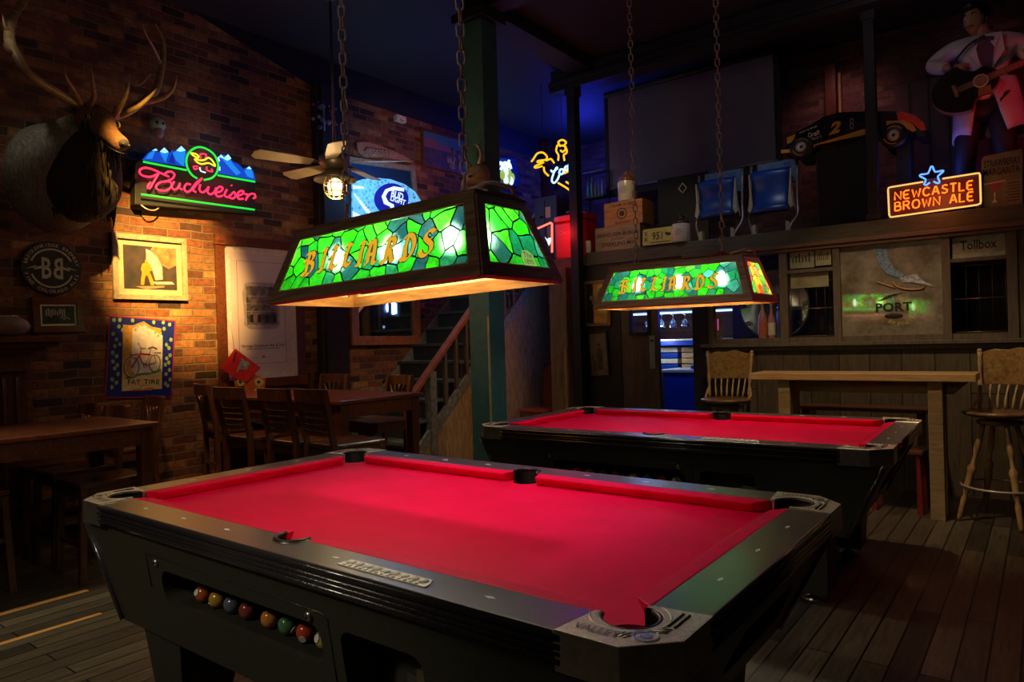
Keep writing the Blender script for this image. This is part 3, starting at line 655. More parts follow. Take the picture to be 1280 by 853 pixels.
def chain(p,z0,z1,label,link=.052,r=.0038,wide=.030):
    mb=MB(); n=int((z1-z0)/(link-2.2*r)); st=(z1-z0)/n
    for i in range(n):
        zc=z0+st*(i+.5); h=(link)/2-wide/2; P=[]
        for k in range(12):
            t=2*PI*k/12; x=math.cos(t)*(wide/2-r*.5); z=math.sin(t)*(wide/2-r*.5)+(h if math.sin(t)>0 else -h); ang=(i%2)*PI/2+.5+.12*math.sin(i*1.7)
            P.append((p[0]+x*math.cos(ang),p[1]+x*math.sin(ang),zc+z))
        mb.loft(P,r,M_steel,6,None,True)
    mb.lathe([(.004,0),(.03,.02),(.03,.03),(.0,.03)],(p[0],p[1],z1-.03),M_steel,12)
    o=mb.build('lamp_chain'); o['label']=label; o['category']='chain'; return o
def rotl(a,tl): return Matrix.Rotation(a,4,'Z')@Matrix.Rotation(-tl,4,'Y')
LM1=Matrix.Translation((-1.768,1.715,1.512))@rotl(-.009,.024)
LM2=Matrix.Translation((-1.793,4.102,1.526))@rotl(-.044,-.005)
M_rside=wood('lamp_red_lit_wood',(.06,.025,.015),(.17,.08,.05),.4,(2,22,22))
lp1=lamp('long green stained glass billiards lamp hanging over the near pool table',LM1,M_glass,M_glass,M_bulb,None)
lp2=lamp('smaller looking green stained glass billiards lamp over the far pool table',LM2,M_glass2,M_glassr,M_bulb2,mat('red_light_on_end',(.50,.03,.08),.45))  # red light falling on this lamp's end is put into its base colour
for LMx,sgn,px,py,lab in ((LM1,-1,432,200,'left of the two chains holding the near billiards lamp'),(LM1,1,580,200,'right of the two chains holding the near billiards lamp'),(LM2,-1,792,200,'left of the two chains holding the far billiards lamp'),(LM2,1,900,200,'right of the two chains holding the far billiards lamp')):
    yy=LMx.translation.y; p=at(px,py,'y',yy); zt=(LMx@Vector((sgn*.35,0,LH+.012))).z
    chain((p.x,yy,0),zt+.001,CZ,'steel link chain, '+lab)
# red wire tie on far lamp's right chain
p=at(900,313,'y',4.102); mb=MB()
for k in range(4): mb.tube([(p.x-.03+.012*k,4.102,1.80),(p.x-.02+.01*k,4.09,1.83+.008*(k%2)),(p.x+.01*k,4.11,1.815),(p.x+.02+.004*k,4.10,1.835)],.003,M_red,6,sm=3)
tag(mb.build('cable_tie'),'red twisted wire on top of the far billiards lamp','wire')
# ================================================================ elk head on the brick wall
M_fur=wood('grey_brown_fur',(.10,.08,.055),(.36,.31,.23),.9,(3,14,2.5),9,bmp=1)
M_furd=wood('dark_neck_fur',(.010,.006,.004),(.045,.026,.014),.9,(14,14,1.5),8,bmp=1)
M_face=mat('brown_face_fur',(.19,.085,.03),.8,col2=(.10,.045,.018),scale=50,bmp=.5)
M_antler=wood('antler',(.18,.10,.04),(.42,.27,.12),.45,(3,3,3),scale=9,bmp=.3)
def A(px,py,x): return at(px,py,'x',x)
elk=thing('mounted_elk_head','taxidermy elk head with wide antlers mounted high on the brick wall','animal head',loc=(XL,2.25,2.55))
def loc(o,P): return [Vector(p)-o.location for p in P]
mb=MB(); P=loc(elk,[A(74,228,-5.89),A(72,222,-5.80),A(75,214,-5.68),A(84,200,-5.56),A(95,184,-5.45),A(104,170,-5.36),A(111,158,-5.30)])
mb.loft(smooth_path(P,3),[ (lambda t:(r0[0]*(1-t)+r1[0]*t,r0[1]*(1-t)+r1[1]*t))(j/3) for r0,r1 in zip([(.33,.40),(.34,.41),(.33,.39),(.28,.31),(.22,.23),(.175,.18),(.15,.13)],[(.34,.41),(.33,.39),(.28,.31),(.22,.23),(.175,.18),(.15,.13)]) for j in range(3)]+[(.15,.13)],M_fur,28,up=(0,0,1))
neck=mb.build('shoulder_and_neck',elk,sub=1)
# give the throat mane its dark fur: separate shaggy mantle in front and under the neck
mb=MB(); P=loc(elk,[A(101,262,-5.60),A(104,240,-5.46),A(110,215,-5.36),A(116,190,-5.28),A(122,172,-5.22)])
mb.loft(smooth_path(P,3),[ (a,a*.8) for a in (.16,.19,.22,.235,.24,.235,.225,.21,.195,.18,.165,.15,.135)],M_furd,22,up=(0,0,1))
for k in range(170):
    t=random.random(); i=int(t*3.99); p=P[i].lerp(P[i+1],t*4-i); th=random.uniform(-1.35,2.0); rr=.19
    ww=.225-.09*t*t; q=p+Vector((ww*.86*math.cos(th),ww*.93*math.sin(th),random.uniform(-.05,.05))); e_=Vector((math.cos(th),math.sin(th),0)); mb.tube([q+Vector((0,0,.06))-e_*.02,q+e_*.004+Vector((0,0,-.03)),q+e_*.0+Vector((0,0,-.07-.05*random.random()))],[.013,.011,.002],M_furd,6)
mb.build('throat_mane',elk,sub=0)
# head: skull and muzzle
mb=MB(); P=loc(elk,[A(108,150,-5.33),A(117,152,-5.27),A(125,158,-5.20),A(134,166,-5.13),A(143,174,-5.06),A(150,180,-5.00),A(154,183,-4.975)])
mb.loft(smooth_path(P,3),[(a,b_) for a,b_ in ((.09,.08),(.115,.10),(.13,.115),(.138,.122),(.138,.12),(.13,.112),(.118,.10),(.105,.088),(.093,.078),(.084,.07),(.077,.064),(.072,.06),(.069,.058),(.067,.058),(.066,.058),(.064,.058),(.058,.055),(.045,.045),(.02,.02))],M_face,22,up=(0,0,1))
head=mb.build('head',elk,sub=1)
hd=(P[-1]-P[0]).normalized(); side=hd.cross(Vector((0,0,1))).normalized(); hup=side.cross(hd)
tip=P[-1]
mb=MB(); mb.sph(tip-hd*.016+hup*.014,(.038,.044,.030),mat('nose_leather',(.012,.010,.010),.75),14,9)
for s_ in (-1,1): mb.sph(tip+side*.022*s_+hd*.018+hup*.02,(.012,.010,.010),M_black)
mb.build('nose',elk)
mb=MB(); q=tip-hup*.047; mb.tube([q-hd*.12+side*.045,q-hd*.03+side*.045,q+hd*.012,q-hd*.03-side*.045,q-hd*.12-side*.045],.0035,M_black,6,sm=3); mb.build('mouth',elk)
for s_ in (-1,1):
    e=P[2]+side*s_*.103+hup*.045-hd*.0
    mb=MB(); mb.sph(e,.024,mat('glass_eye',(.01,.006,.004),.05,0,coat=1),14,8); mb.tube([e+hd*.035+side*s_*.008,e+hup*.022+side*s_*.012,e-hd*.035+side*s_*.006,e-hup*.02+side*s_*.012],.004,mat('pale_lid',(.30,.22,.14),.7),6,True,3); mb.build('eye',elk)
def leaf(mb,base,tipp,w,nrm,m,m2):
    ax=(tipp-base); s_=ax.cross(nrm).normalized(); P2=[];V=[]
    ts=[0,.15,.35,.6,.8,1]; ws=[.45,.8,1,.85,.5,.02]
    for t,w_ in zip(ts,ws):
        c=base+ax*t; V+=[c-s_*w*w_,c-nrm*w*.45*w_,c+s_*w*w_,c+nrm*.006]
    F=[]
    for i in range(5):
        a=i*4
        for k in range(4): F.append((a+k,a+(k+1)%4,a+4+(k+1)%4,a+4+k))
    F.append((0,1,2,3)); mb.add(V,F,m,True)
mb=MB(); b0=P[0]+hup*.05-side*.09; t0=loc(elk,[A(68,132,-5.32)])[0]; leaf(mb,b0,t0,.055,hd,M_fur,M_fur); mb.build('ear',elk,sub=1)
mb=MB(); b0=P[0]+hup*.05+side*.09; t0=loc(elk,[A(164,152,-5.42)])[0]; leaf(mb,b0,t0,.05,hd,M_face,M_fur); mb.build('ear',elk,sub=1)
def tines(pts,r): return loc(elk,pts),r
def antler(main,rs,ts):
    mb=MB(); Pm=smooth_path(loc(elk,main),5); n_=len(Pm); R_=[]
    for i in range(n_):
        t=i/(n_-1)*(len(rs)-1); j=min(int(t),len(rs)-2); R_.append(rs[j]+(rs[j+1]-rs[j])*(t-j))
    mb.loft(Pm,R_,M_antler,12)
    for pts,r0 in ts:
        Q=smooth_path(loc(elk,pts),4); mb.loft(Q,[r0*(1-.9*(i/(len(Q)-1))**1.3) for i in range(len(Q))],M_antler,10)
    return mb.build('antler',elk)
antler([A(107,141,-5.30),A(98,132,-5.24),A(72,116,-5.12),A(40,96,-5.02),A(22,72,-5.02),A(12,50,-5.10),A(16,22,-5.2),A(34,-6,-5.3)],[.032,.030,.028,.028,.030,.032,.028,.012],
 [([A(104,137,-5.28),A(95,118,-5.10),A(83,98,-5.0),A(81,86,-4.96)],.022),([A(107,137,-5.28),A(117,122,-5.08),A(116,103,-4.98),A(114,84,-4.95)],.022),([A(14,66,-5.03),A(8,62,-5.0),A(4,54,-4.98)],.018),([A(12,40,-5.12),A(6,32,-5.1),A(3,18,-5.1)],.016),([A(20,12,-5.22),A(30,8,-5.1),A(36,-4,-5.0)],.018)])
antler([A(134,146,-5.27),A(142,145,-5.24),A(160,139,-5.30),A(180,126,-5.45),A(194,114,-5.58),A(200,95,-5.66),A(204,70,-5.70),A(203,48,-5.72),A(194,30,-5.70)],[.030,.032,.031,.029,.028,.026,.022,.016,.006],
 [([A(143,146,-5.24),A(150,134,-5.1),A(159,116,-5.0),A(162,92,-4.95)],.022),([A(150,144,-5.24),A(172,134,-5.08),A(190,118,-5.0),A(196,110,-4.98)],.022),([A(180,128,-5.45),A(204,122,-5.4),A(217,110,-5.3),A(221,94,-5.25)],.024),([A(200,92,-5.66),A(188,92,-5.75),A(178,104,-5.78),A(168,108,-5.8)],.014),([A(201,80,-5.68),A(192,60,-5.6),A(182,42,-5.5),A(178,29,-5.45)],.014)])
mb=MB(); mb.lathe([(.27,0),(.28,.01),(.28,.03),(.25,.045),(.0,.045)],loc(elk,[A(74,228,-5.895)])[0],M_mah,30,(1,0,0)); mb.build('mount_board',elk)

# ================================================================ neon beer sign with mountains
def neon(name,col,s): return emis(name,col,s)
N_red=neon('neon_red',(1,.02,.075),2.6); N_grn=neon('neon_green',(.01,.62,.04),1.5); N_yel=neon('neon_yellow',(1,.85,.03),1.2); N_wht=neon('neon_white',(.75,.92,1),1.1)
XS=-5.77; F=WF('x',XS,245,225); sg=thing('neon_beer_sign','red and green neon Budweiser sign with blue mountains on the brick wall','sign',F.M)
def zc(x,y): return (160+x/7.53,170+y/7.53)  # crop coordinates to frame pixels
mb=MB(); q=[F.l(*zc(x,y)) for x,y in ((75,250),(110,215),(545,285),(1205,420),(1205,740),(75,640))]; mb.extr([(p.x,p.y,-.10) for p in q],(0,0,.085),M_black); mb.build('sign_box',sg,bev=.004)
M_mt=[emis('mountain_dark_blue',(.005,.06,.55),1.0),emis('mountain_blue',(.01,.22,.75),1.1),emis('mountain_snow',(.35,.8,1),1.3),emis('mountain_deep',(.003,.02,.30),1.0)]
mb=MB()
def mpoly(pts,m,d): mb.poly([F.l(*zc(x,y),d) for x,y in pts][::-1],m)
def mountain(pts,m,d): q=[F.l(*zc(x,y)) for x,y in pts][::-1]; mb.extr([(p.x,p.y,d) for p in q],(0,0,.006),m)
mountain([(135,225),(190,160),(255,125),(280,160),(335,115),(395,160),(415,130),(440,150),(495,100),(550,140),(555,290)],M_mt[0],-.006)
mountain([(850,350),(850,190),(875,180),(935,180),(985,240),(1045,270),(1085,310),(1135,290),(1180,330),(1200,420)],M_mt[0],-.006)
for pts in ([(300,160),(335,122),(380,160),(350,250)],[(420,160),(495,110),(535,150),(520,285),(450,230)],[(165,215),(200,165),(255,135),(225,215)],[(870,200),(935,185),(980,260),(1060,350),(1020,370),(930,270)],[(1095,330),(1135,300),(1170,340),(1180,400),(1120,380)]): mountain(pts,M_mt[1],.001)
for pts in ([(295,150),(335,112),(375,155),(340,165)],[(450,140),(495,98),(535,140),(490,150)],[(220,140),(255,122),(272,140)],[(850,200),(870,178),(900,215)],[(895,215),(935,175),(965,215),(930,235)],[(1110,310),(1135,288),(1155,315)]): mountain(pts,M_mt[2],.008)
mountain([(375,250),(410,170),(440,270)],M_mt[3],.008); mb.build('mountain_panel',sg)
def tz(pts,n=4): return smooth_path([F.l(*zc(x,y),.035) for x,y in pts],n)
def ntube(name,strokes,m,r,n=4,par=None,zf=None,FF=None,d=.035):
    zf=zf or zc; FF=FF or F; mb=MB()
    for st in strokes:
        P=[FF.l(*zf(x,y),d) for x,y in st]; mb.tube(smooth_path(P,n) if n else P,r,m,8)
    return mb.build(name,par)
ntube('script_tube',[[(385,385),(320,355),(230,315),(160,300),(115,318),(112,352),(150,378),(215,385),(275,360),(290,350)],[(290,350),(265,395),(235,445),(210,488),(188,492),(190,465),(215,435)],
 [(345,360),(375,338),(415,340),(437,365),(420,400),(370,425),(330,432)],[(350,425),(400,435),(408,475),(365,512),(300,512),(265,490),(275,455),(320,430)],
 [(435,430),(412,475),(430,503),(465,495),(490,445),(480,485),(510,505)],[(590,458),(552,452),(530,490),(548,525),(590,512),(635,450),(697,400),(650,450),(612,505),(640,530)],
 [(680,458),(672,505),(700,532),(737,510),(760,478),(748,525),(775,550),(810,530),(830,488)],[(828,535),(875,520),(890,490),(862,478),(830,510),(826,548),(850,572),(890,562)],[(930,505),(908,555),(935,580)],[(972,462),(976,470)],
 [(940,580),(968,555),(1000,528),(1012,568),(985,590),(955,580)],[(1028,568),(1075,548),(1087,522),(1055,520),(1030,550),(1042,592),(1085,592)],[(1100,548),(1128,555),(1108,605)],[(1112,590),(1150,548),(1190,548),(1198,578),(1178,588)]],N_red,.008,4,sg)
ntube('green_tube',[[(145,243),(550,322)],[(845,370),(1195,432)],[(125,550),(1190,695)]],N_grn,.0085,0,sg)
ntube('green_ring',[[(650,400),(600,365),(560,300),(550,220),(580,150),(640,110),(700,108),(770,140),(820,190),(848,270),(835,345),(790,395),(715,415)]],N_grn,.0085,5,sg)
ntube('eagle_tube',[[(590,160),(640,170),(665,195),(650,205),(610,180),(590,160)],[(625,215),(655,250),(700,265),(760,255),(820,285),(800,240),(760,205),(720,225),(680,230),(640,215)]],N_yel,.0075,3,sg)
ntube('red_accent',[[(685,215),(680,170),(735,175),(730,205)],[(655,285),(615,290),(630,315),(655,305)],[(740,290),(745,325),(795,335),(785,310)]],N_red,.006,2,sg)
ntube('white_accent',[[(675,295),(685,330),(730,345)],[(848,200),(860,240)],[(862,290),(862,325)]],N_wht,.0065,2,sg)
# thin cords and hanging chain of sign
mb=MB(); mb.tube([F.l(*zc(110,640),-.03),F.l(*zc(180,690),-.0),F.l(*zc(250,700),-.02),F.l(*zc(300,670),-.05)],.006,M_steel,6,sm=4); mb.tube([F.l(*zc(90,240),-.05),F.l(*zc(40,300),-.06),F.l(*zc(60,360),-.05)],.005,M_rubber,6,sm=4); mb.build('power_cord',sg)
light('sign_red_glow','POINT',(XS+.18,3.4,2.75),(1,.1,.15),2.2,.12); light('sign_blue_glow','POINT',(XS+.12,3.35,3.15),(.15,.4,1),.8,.1)
# small skull ornament above the sign
mb=MB(); p=A(197,156,-5.84); mb.sph(p,(.05,.065,.06),mat('pale_blue_plaster',(.35,.48,.5),.6),14,9); mb.sph(p+Vector((.02,.0,-.07)),(.03,.04,.05),mat('rose_plaster',(.4,.25,.25),.6),12,8)
for s_ in (-1,1): mb.sph(p+Vector((.042,s_*.024,.005)),.013,M_black,8,6)
tag(mb.build('skull_ornament'),'small pale blue skull ornament on the bricks above the neon sign','ornament')

# ================================================================ wall pictures on the brick wall
def framed(name,label,cat,F,corners,fw_,fm,depth=.03,mat_w=0,matm=None,pic=None,name_p='picture',tilt=True,cornerblocks=None):
    """corners: outer corners in frame pixels TL,TR,BR,BL"""
    R=thing(name,label,cat,F.M); q=[F.l(*c) for c in corners]
    C=sum(q,Vector((0,0,0)))/4
    w=((q[1]-q[0]).length+(q[2]-q[3]).length)/2; h=((q[3]-q[0]).length+(q[2]-q[1]).length)/2
    ang=math.atan2((q[1]-q[0]).y+(q[2]-q[3]).y,(q[1]-q[0]).x+(q[2]-q[3]).x)
    T=Matrix.Translation(C)@Matrix.Rotation(ang,4,'Z'); a,b_=w/2,h/2
    o=[(-a,b_),(a,b_),(a,-b_),(-a,-b_)]; i_=[(-a+fw_,b_-fw_),(a-fw_,b_-fw_),(a-fw_,-b_+fw_),(-a+fw_,-b_+fw_)]
    mb=MB()
    for k in range(4):
        l=(k+1)%4; mb.prism([o[l],o[k],i_[k],i_[l]],-.0,depth,fm)
    fo=mb.build('frame',R,T,bev=.003)
    if cornerblocks:
        for k in range(4):
            mb=MB(); c_=((o[k][0]+i_[k][0])/2,(o[k][1]+i_[k][1])/2); s_=fw_*.56; mb.rect(c_[0]-s_,c_[1]-s_,c_[0]+s_,c_[1]+s_,0,depth+.012,cornerblocks); mb.disc(c_,s_*.55,depth+.012,depth+.018,cornerblocks,16); mb.build('corner_block',fo,bev=.002)
    x,y=a-fw_,b_-fw_
    if mat_w:
        mb=MB(); mb.rect(-x,-y,x,y,.004,.010,matm); mb.build('mat_board',R,T); x-=mat_w; y-=mat_w
    mb=MB(); pic(mb,x,y,.0108); mb.build(name_p,R,T)
    return R,T,(a,b_)
WXo=XL+.004
M_brnwood=wood('barn_wood_frame',(.16,.12,.08),(.36,.29,.20),.6,(6,6,6),4)
def pic_fire(mb,x,y,z):
    mb.rect(-x,-y,x,y,z-.002,z,mat('photo_dark',(.05,.035,.03),.35,col2=(.02,.018,.02),scale=9))
    P_=lambda u,v:(x*(2*u-1),y*(1-2*v))
    def pl(pts,m,d): mb.prism([P_(*p) for p in pts][::-1],z+d,z+d+.0006,m)
    pl([(.55,0),(1,0),(1,.40),(.85,.5),(.72,.42),(.5,.08)],mat('photo_rocks',(.34,.20,.07),.4,col2=(.12,.07,.03),scale=16),.0)
    pl([(.42,.06),(.5,.1),(.62,.22),(.72,.45),(.72,.76),(.58,.78),(.52,.5),(.42,.3)],mat('photo_water',(.62,.60,.48),.4,col2=(.16,.15,.12),scale=45),.0008)
    pl([(.5,.82),(.9,.80),(.95,.86),(.6,.88)],mat('photo_spray',(.4,.36,.30),.5),.0008)
    Y_=mat('photo_yellow_suit',(.45,.20,.008),.45)
    pl([(.34,.42),(.40,.38),(.46,.38),(.50,.42),(.52,.56),(.47,.58),(.54,.80),(.55,.9),(.49,.9),(.44,.70),(.41,.66),(.38,.74),(.36,.9),(.30,.9),(.33,.6),(.31,.55)],Y_,.0014)
    mb.disc(P_(.415,.365),x*.045,z+.002,z+.0026,mat('photo_face',(.5,.25,.12),.5),12); mb.disc(P_(.415,.34),x*.05,z+.0022,z+.0028,Y_,12)
    pl([(.2,.94),(.75,.9),(.75,.94),(.4,1)],mat('photo_ground',(.28,.17,.09),.5),.0008)
F=WF('x',WXo,185,334)
framed('framed_photograph','brightly lit photo of a firefighter in yellow in a grey wooden frame','framed photo',F,[(138,290.5),(231,300),(233.5,376),(140.5,374.5)],.042,M_brnwood,.03,.045,mat('ivory_mat',(.38,.33,.22),.6),pic_fire)
def pic_small(mb,x,y,z):
    mb.rect(-x,-y,x,y,z-.002,z,mat('bw_photo',(.05,.05,.05),.3,col2=(.012,.012,.012),scale=22))
    for i in range(9): mb.box((-x*.75+i*x*.14,y*(.25+.1*math.sin(i*2.3)),z+.001),(x*.09,y*(.7+.2*math.sin(i)),.001),mat('bw_light_%d'%i,(.42,.42,.38),.4))
    for i in range(4): mb.box((x*(.2+.15*i),-y*(.3+.15*(i%2)),z+.001),(x*.14,y*.06,.001),M_cream)
F=WF('x',WXo,70,394)
R_,T_,_=framed('framed_photograph','small black and white photo in a dark frame under the round brewery sign','framed photo',F,[(39,372.5),(104,372),(103.5,415.5),(40,416)],.05,M_mah,.025,.014,M_cream,pic_small)
def pic_bike(mb,x,y,z):
    P_=lambda u,v:(x*(2*u-1),y*(1-2*v))   # u,v measured in the photo crop: (40..640, 60..810)
    def U(cx,cy): return P_((cx-40)/600,(cy-62)/745)
    mb.rect(-x,-y,x,y,z-.004,z-.001,mat('poster_red_border',(.40,.02,.03),.45))
    mb.rect(-x*.965,-y*.97,x*.965,y*.97,z-.001,z,mat('poster_blue',(.008,.02,.22),.4))
    def pl(pts,m,d): mb.prism([U(*p) for p in pts][::-1],z+d,z+d+.0006,m)
    sky=mat('poster_sky',(.60,.56,.62),.5); och=mat('poster_stone',(.55,.30,.05),.5,col2=(.36,.18,.04),scale=30)
    sand=mat('poster_sand',(.62,.48,.22),.5); grn=mat('poster_green',(.12,.22,.08),.6); leafm=mat('poster_leaf',(.36,.42,.20),.5,col2=(.12,.22,.10),scale=60)
    pl([(160,140),(245,140),(340,95),(420,140),(505,150),(540,720),(180,745)],och,.0)
    pl([(245,170),(290,140),(345,125),(420,165),(520,215),(535,560),(500,560),(300,590),(250,560)],sky,.0008)
    pl([(180,620),(330,590),(530,550),(540,720),(180,745)],sand,.0009)
    pl([(190,625),(250,600),(340,575),(420,570),(520,530),(520,560),(420,590),(330,600),(230,640)],grn,.0012)
    for i,(cx_,cy_) in enumerate([(80,105),(130,100),(125,160),(160,190),(80,230),(110,280),(100,340),(140,320),(85,400),(120,430),(90,480),(130,510),(110,540),(140,590),(95,640),(130,670),(95,710),(240,95),(430,95),(520,90),(580,105),(530,150),(600,250),(560,300),(585,330),(600,400),(570,430),(590,470),(560,490),(600,540),(570,580),(610,630),(570,670),(590,690),(290,150),(330,130),(380,150),(450,190),(480,220),(500,195),(270,180)]):
        c_=U(cx_,cy_); s_=.017 if i<34 else .012
        mb.prism([(c_[0]+s_*(1+.16*math.cos(5*t+i))*math.cos(t)*.8,c_[1]+s_*(1+.16*math.cos(5*t+i))*math.sin(t)) for t in [2*PI*k/15 for k in range(15)]],z+.0018,z+.0026,leafm)
    dk=mat('poster_tyre',(.18,.15,.15),.6); rd=mat('poster_bike_red',(.5,.02,.02),.5)
    def el(cx_,cy_,rx,ry,r,m,d=.003): mb.tube([(*U(cx_+rx*math.cos(t),cy_+ry*math.sin(t)),z+d) for t in [2*PI*k/28 for k in range(28)]],r,m,6,True)
    el(255,525,65,92,.0042,dk); el(255,525,56,82,.0015,M_white); el(460,480,50,80,.0042,dk); el(460,480,42,70,.0015,M_white)
    def ln(p,r,m,d=.004): mb.tube([(*U(*q),z+d) for q in p],r,m,6)
    for k in range(7):
        t=PI*k/7; ln([(255+54*math.cos(t),525+78*math.sin(t)),(255-54*math.cos(t),525-78*math.sin(t))],.0006,dk,.0025); ln([(460+40*math.cos(t),480+66*math.sin(t)),(460-40*math.cos(t),480-66*math.sin(t))],.0006,dk,.0025)
    ln([(318,395),(410,400)],.006,rd); ln([(318,420),(345,480),(375,500)],.0045,rd); ln([(410,400),(378,500),(455,480)],.004,rd); ln([(410,400),(455,415),(470,470)],.003,rd); ln([(330,375),(305,430),(255,525)],.005,rd); ln([(235,420),(300,400),(325,420)],.004,rd)
    ln([(330,380),(325,345),(305,310)],.0025,dk); ln([(325,345),(370,345)],.003,dk); el(305,306,8,9,.002,dk)
    ln([(392,345),(430,325),(470,345)],.006,dk); ln([(420,345),(405,400)],.003,dk); ln([(450,380),(510,380)],.0035,dk); el(375,505,16,22,.002,dk)
    c_=U(275,665); mb.text('FAT',*U(282,662),.040,M_dark,z+.002,w=.098,bold=.01); mb.text('TIRE',*U(440,655),.040,M_dark,z+.002,w=.13,bold=.01); mb.text('AMBER ALE',*U(365,692),.011,M_dark,z+.002,w=.08)
    pl([(275,725),(455,712),(455,732),(275,745)],rd,.002); mb.text('NEW BELGIUM',*U(365,729),.010,M_cream,z+.003,w=.14)
F=WF('x',WXo,175,448)
R=thing('beer_poster','blue bordered poster of a red bicycle on the bricks','poster',F.M)
q=[F.l(*c) for c in [(131,394),(215,395.5),(219,502),(135,498)]]; C=sum(q,Vector())/4; w=(q[1]-q[0]).length; h=(q[3]-q[0]).length
T=Matrix.Translation(C)@Matrix.Rotation(math.atan2((q[2]-q[3]).y,(q[2]-q[3]).x)*.6,4,'Z')
mb=MB(); pic_bike(mb,w/2,h/2,.008); mb.build('printed_sheet',R,T)
mb=MB(); mb.rect(-w/2,-h/2,w/2,h/2,0,.004,M_dark); mb.build('backing_board',R,T)
# round brewery sign
F=WF('x',WXo,62,336); R=thing('round_sign','round black brewery sign with a mirrored double B emblem','sign',F.M)
ra=(F.l(101,336)-F.l(23.5,336)).length/2; rb=(F.l(62,303)-F.l(62,369)).length/2; c0=F.l(63,336); r_=(ra+rb)/2
M_pale=mat('pale_sign_lettering',(.55,.52,.38),.5)
mb=MB(); mb.disc((0,0),r_,0,.03,M_black,48); mb.build('sign_disc',R,Matrix.Translation(c0),bev=.004)
mb=MB(); k=r_
mb.ring((0,0),k*.67,k*.73,.030,.033,M_pale,30,math.radians(25),math.radians(160)); mb.ring((0,0),k*.67,k*.73,.030,.033,M_pale,30,math.radians(200),math.radians(340))
def arctext(s_,r,a0,a1,h,inward=False):
    n_=len(s_)
    for i,ch in enumerate(s_):
        if ch==' ': continue
        a=math.radians(a0+(a1-a0)*(i+.5)/n_); mb.text(ch,r*math.cos(a),r*math.sin(a),h,M_pale,.030,dep=.003,rot=a-PI/2 if not inward else a+PI/2,bold=.015,center=True)
arctext('BRECKENRIDGE BREWERY',k*.86,172,8,k*.12); arctext('FINE COLORADO ALES',k*.86,192,348,k*.12,True)
mb.text('B',-k*.18,0,k*.78,M_pale,.030,dep=.003,w=k*.32,bold=.02); mb.text('B',k*.20,0,k*.78,M_pale,.030,dep=.003,w=k*.32,mir=True,bold=.02)
for s_ in (-1,1): mb.prism([(s_*k*.3,k*.10),(s_*k*.55,-k*.0),(s_*k*.5,k*.08),(s_*k*.85,-k*.05),(s_*k*.55,k*.0),(s_*k*.6,-k*.08),(s_*k*.3,-k*.02)][::s_ ],.030,.033,M_pale)
mb.build('emblem_lettering',R,Matrix.Translation(c0))
# tall heritage poster in a mahogany frame
M_paper=mat('lavender_paper',(.52,.42,.50),.35,col2=(.47,.38,.46),scale=3)
def pic_tall(mb,x,y,z):
    mb.rect(-x,-y,x,y,z-.002,z,M_paper)
    ln=.004
    for a,b_,c_,d in ((-x*.8,y*.86,x*.8,y*.86+ln),(-x*.8,-y*.86,x*.8,-y*.86+ln),(-x*.8,-y*.86,-x*.8+ln,y*.86),(x*.8-ln,-y*.86,x*.8,y*.86)): mb.rect(a,b_,c_,d,z,z+.0008,mat('red_rule',(.3,.08,.09),.5))
    ink=mat('engraving',(.03,.025,.035),.6,col2=(.22,.17,.21),scale=14); grey=mat('engraving_edge',(.25,.2,.24),.6,col2=(.36,.30,.35),scale=20)
    mb.prism([(x*.62*(1+.04*math.sin(9*t))*math.copysign(abs(math.cos(t))**.35,math.cos(t)),y*.12+y*.40*math.copysign(abs(math.sin(t))**.35,math.sin(t))) for t in [2*PI*k/40 for k in range(40)]],z,z+.0005,grey)
    mb.rect(-x*.52,-y*.20,x*.52,y*.45,z+.0005,z+.001,ink)
    for i in range(3): mb.rect(-x*.52,y*(.02+.13*i),x*.52,y*(.028+.13*i),z+.001,z+.0014,grey)
    for i in range(4): mb.rect(-x*.42+i*x*.26,-y*.16,-x*.30+i*x*.26,-y*.03,z+.001,z+.0014,M_black)
    mb.text('Heritage Downtown Bar & Grill',0,-y*.56,.036,M_dark,z+.0008,w=x*1.45,dep=.0005,bold=.01); [mb.rect(-x*.55+i*x*.07,-y*.612,-x*.50+i*x*.07,-y*.600,z+.0005,z+.001,M_dark) for i in range(16)]
    mb.prism([(-.02,-y*.76),(.02,-y*.76),(0,-y*.715)],z,z+.001,mat('red_mark',(.35,.05,.05),.5)); mb.rect(-x*.45,-y*.762,-.04,-y*.759,z,z+.001,M_dark); mb.rect(.04,-y*.762,x*.45,-y*.759,z,z+.001,M_dark)
F=WF('x',WXo,325,385)
framed('framed_poster','tall pale poster with dark engraving in a wide mahogany frame','framed poster',F,[(267,292),(371,305),(385,478),(273,490)],.085,M_mahv,.035,.06,mat('poster_mat',(.62,.50,.55),.4),pic_tall,cornerblocks=M_mah)
# red cardboard display hanging by the poster
F=WF('x',XL+.12,305,460); R=thing('cardboard_display','red diamond shaped cardboard display over an orange bear cut-out','display',F.M)
z2=lambda x,y:(260+x/5.02,420+y/5.02)
def card(mb,pts,m,z): q=[F.l(*z2(*p)) for p in pts][::-1]; mb.extr([(p.x,p.y,z) for p in q],(0,0,.003),m)
mb=MB(); M_cr=mat('scarlet_card',(.62,.02,.02),.5); M_or=mat('orange_card',(.55,.12,.02),.5,col2=(.4,.07,.02),scale=10)
card(mb,[(72,200),(165,80),(325,200),(240,290),(160,265)],M_cr,.012); card(mb,[(165,245),(205,140),(262,175),(230,215),(190,210)],mat('grey_print',(.42,.40,.40),.5,col2=(.12,.10,.12),scale=30),.016); mb.box((*F.l(*z2(160,135)).xy,.017),(.012,.10,.002),M_dark,(0,0,-.3)); mb.build('red_card',R)
mb=MB(); card(mb,[(160,265),(240,215),(330,260),(360,270),(355,330),(345,395),(240,395),(225,315),(170,320)],M_or,.0); mb.build('orange_cutout',R)
mb=MB(); Y3=mat('yellow_print',(.62,.50,.12),.5)
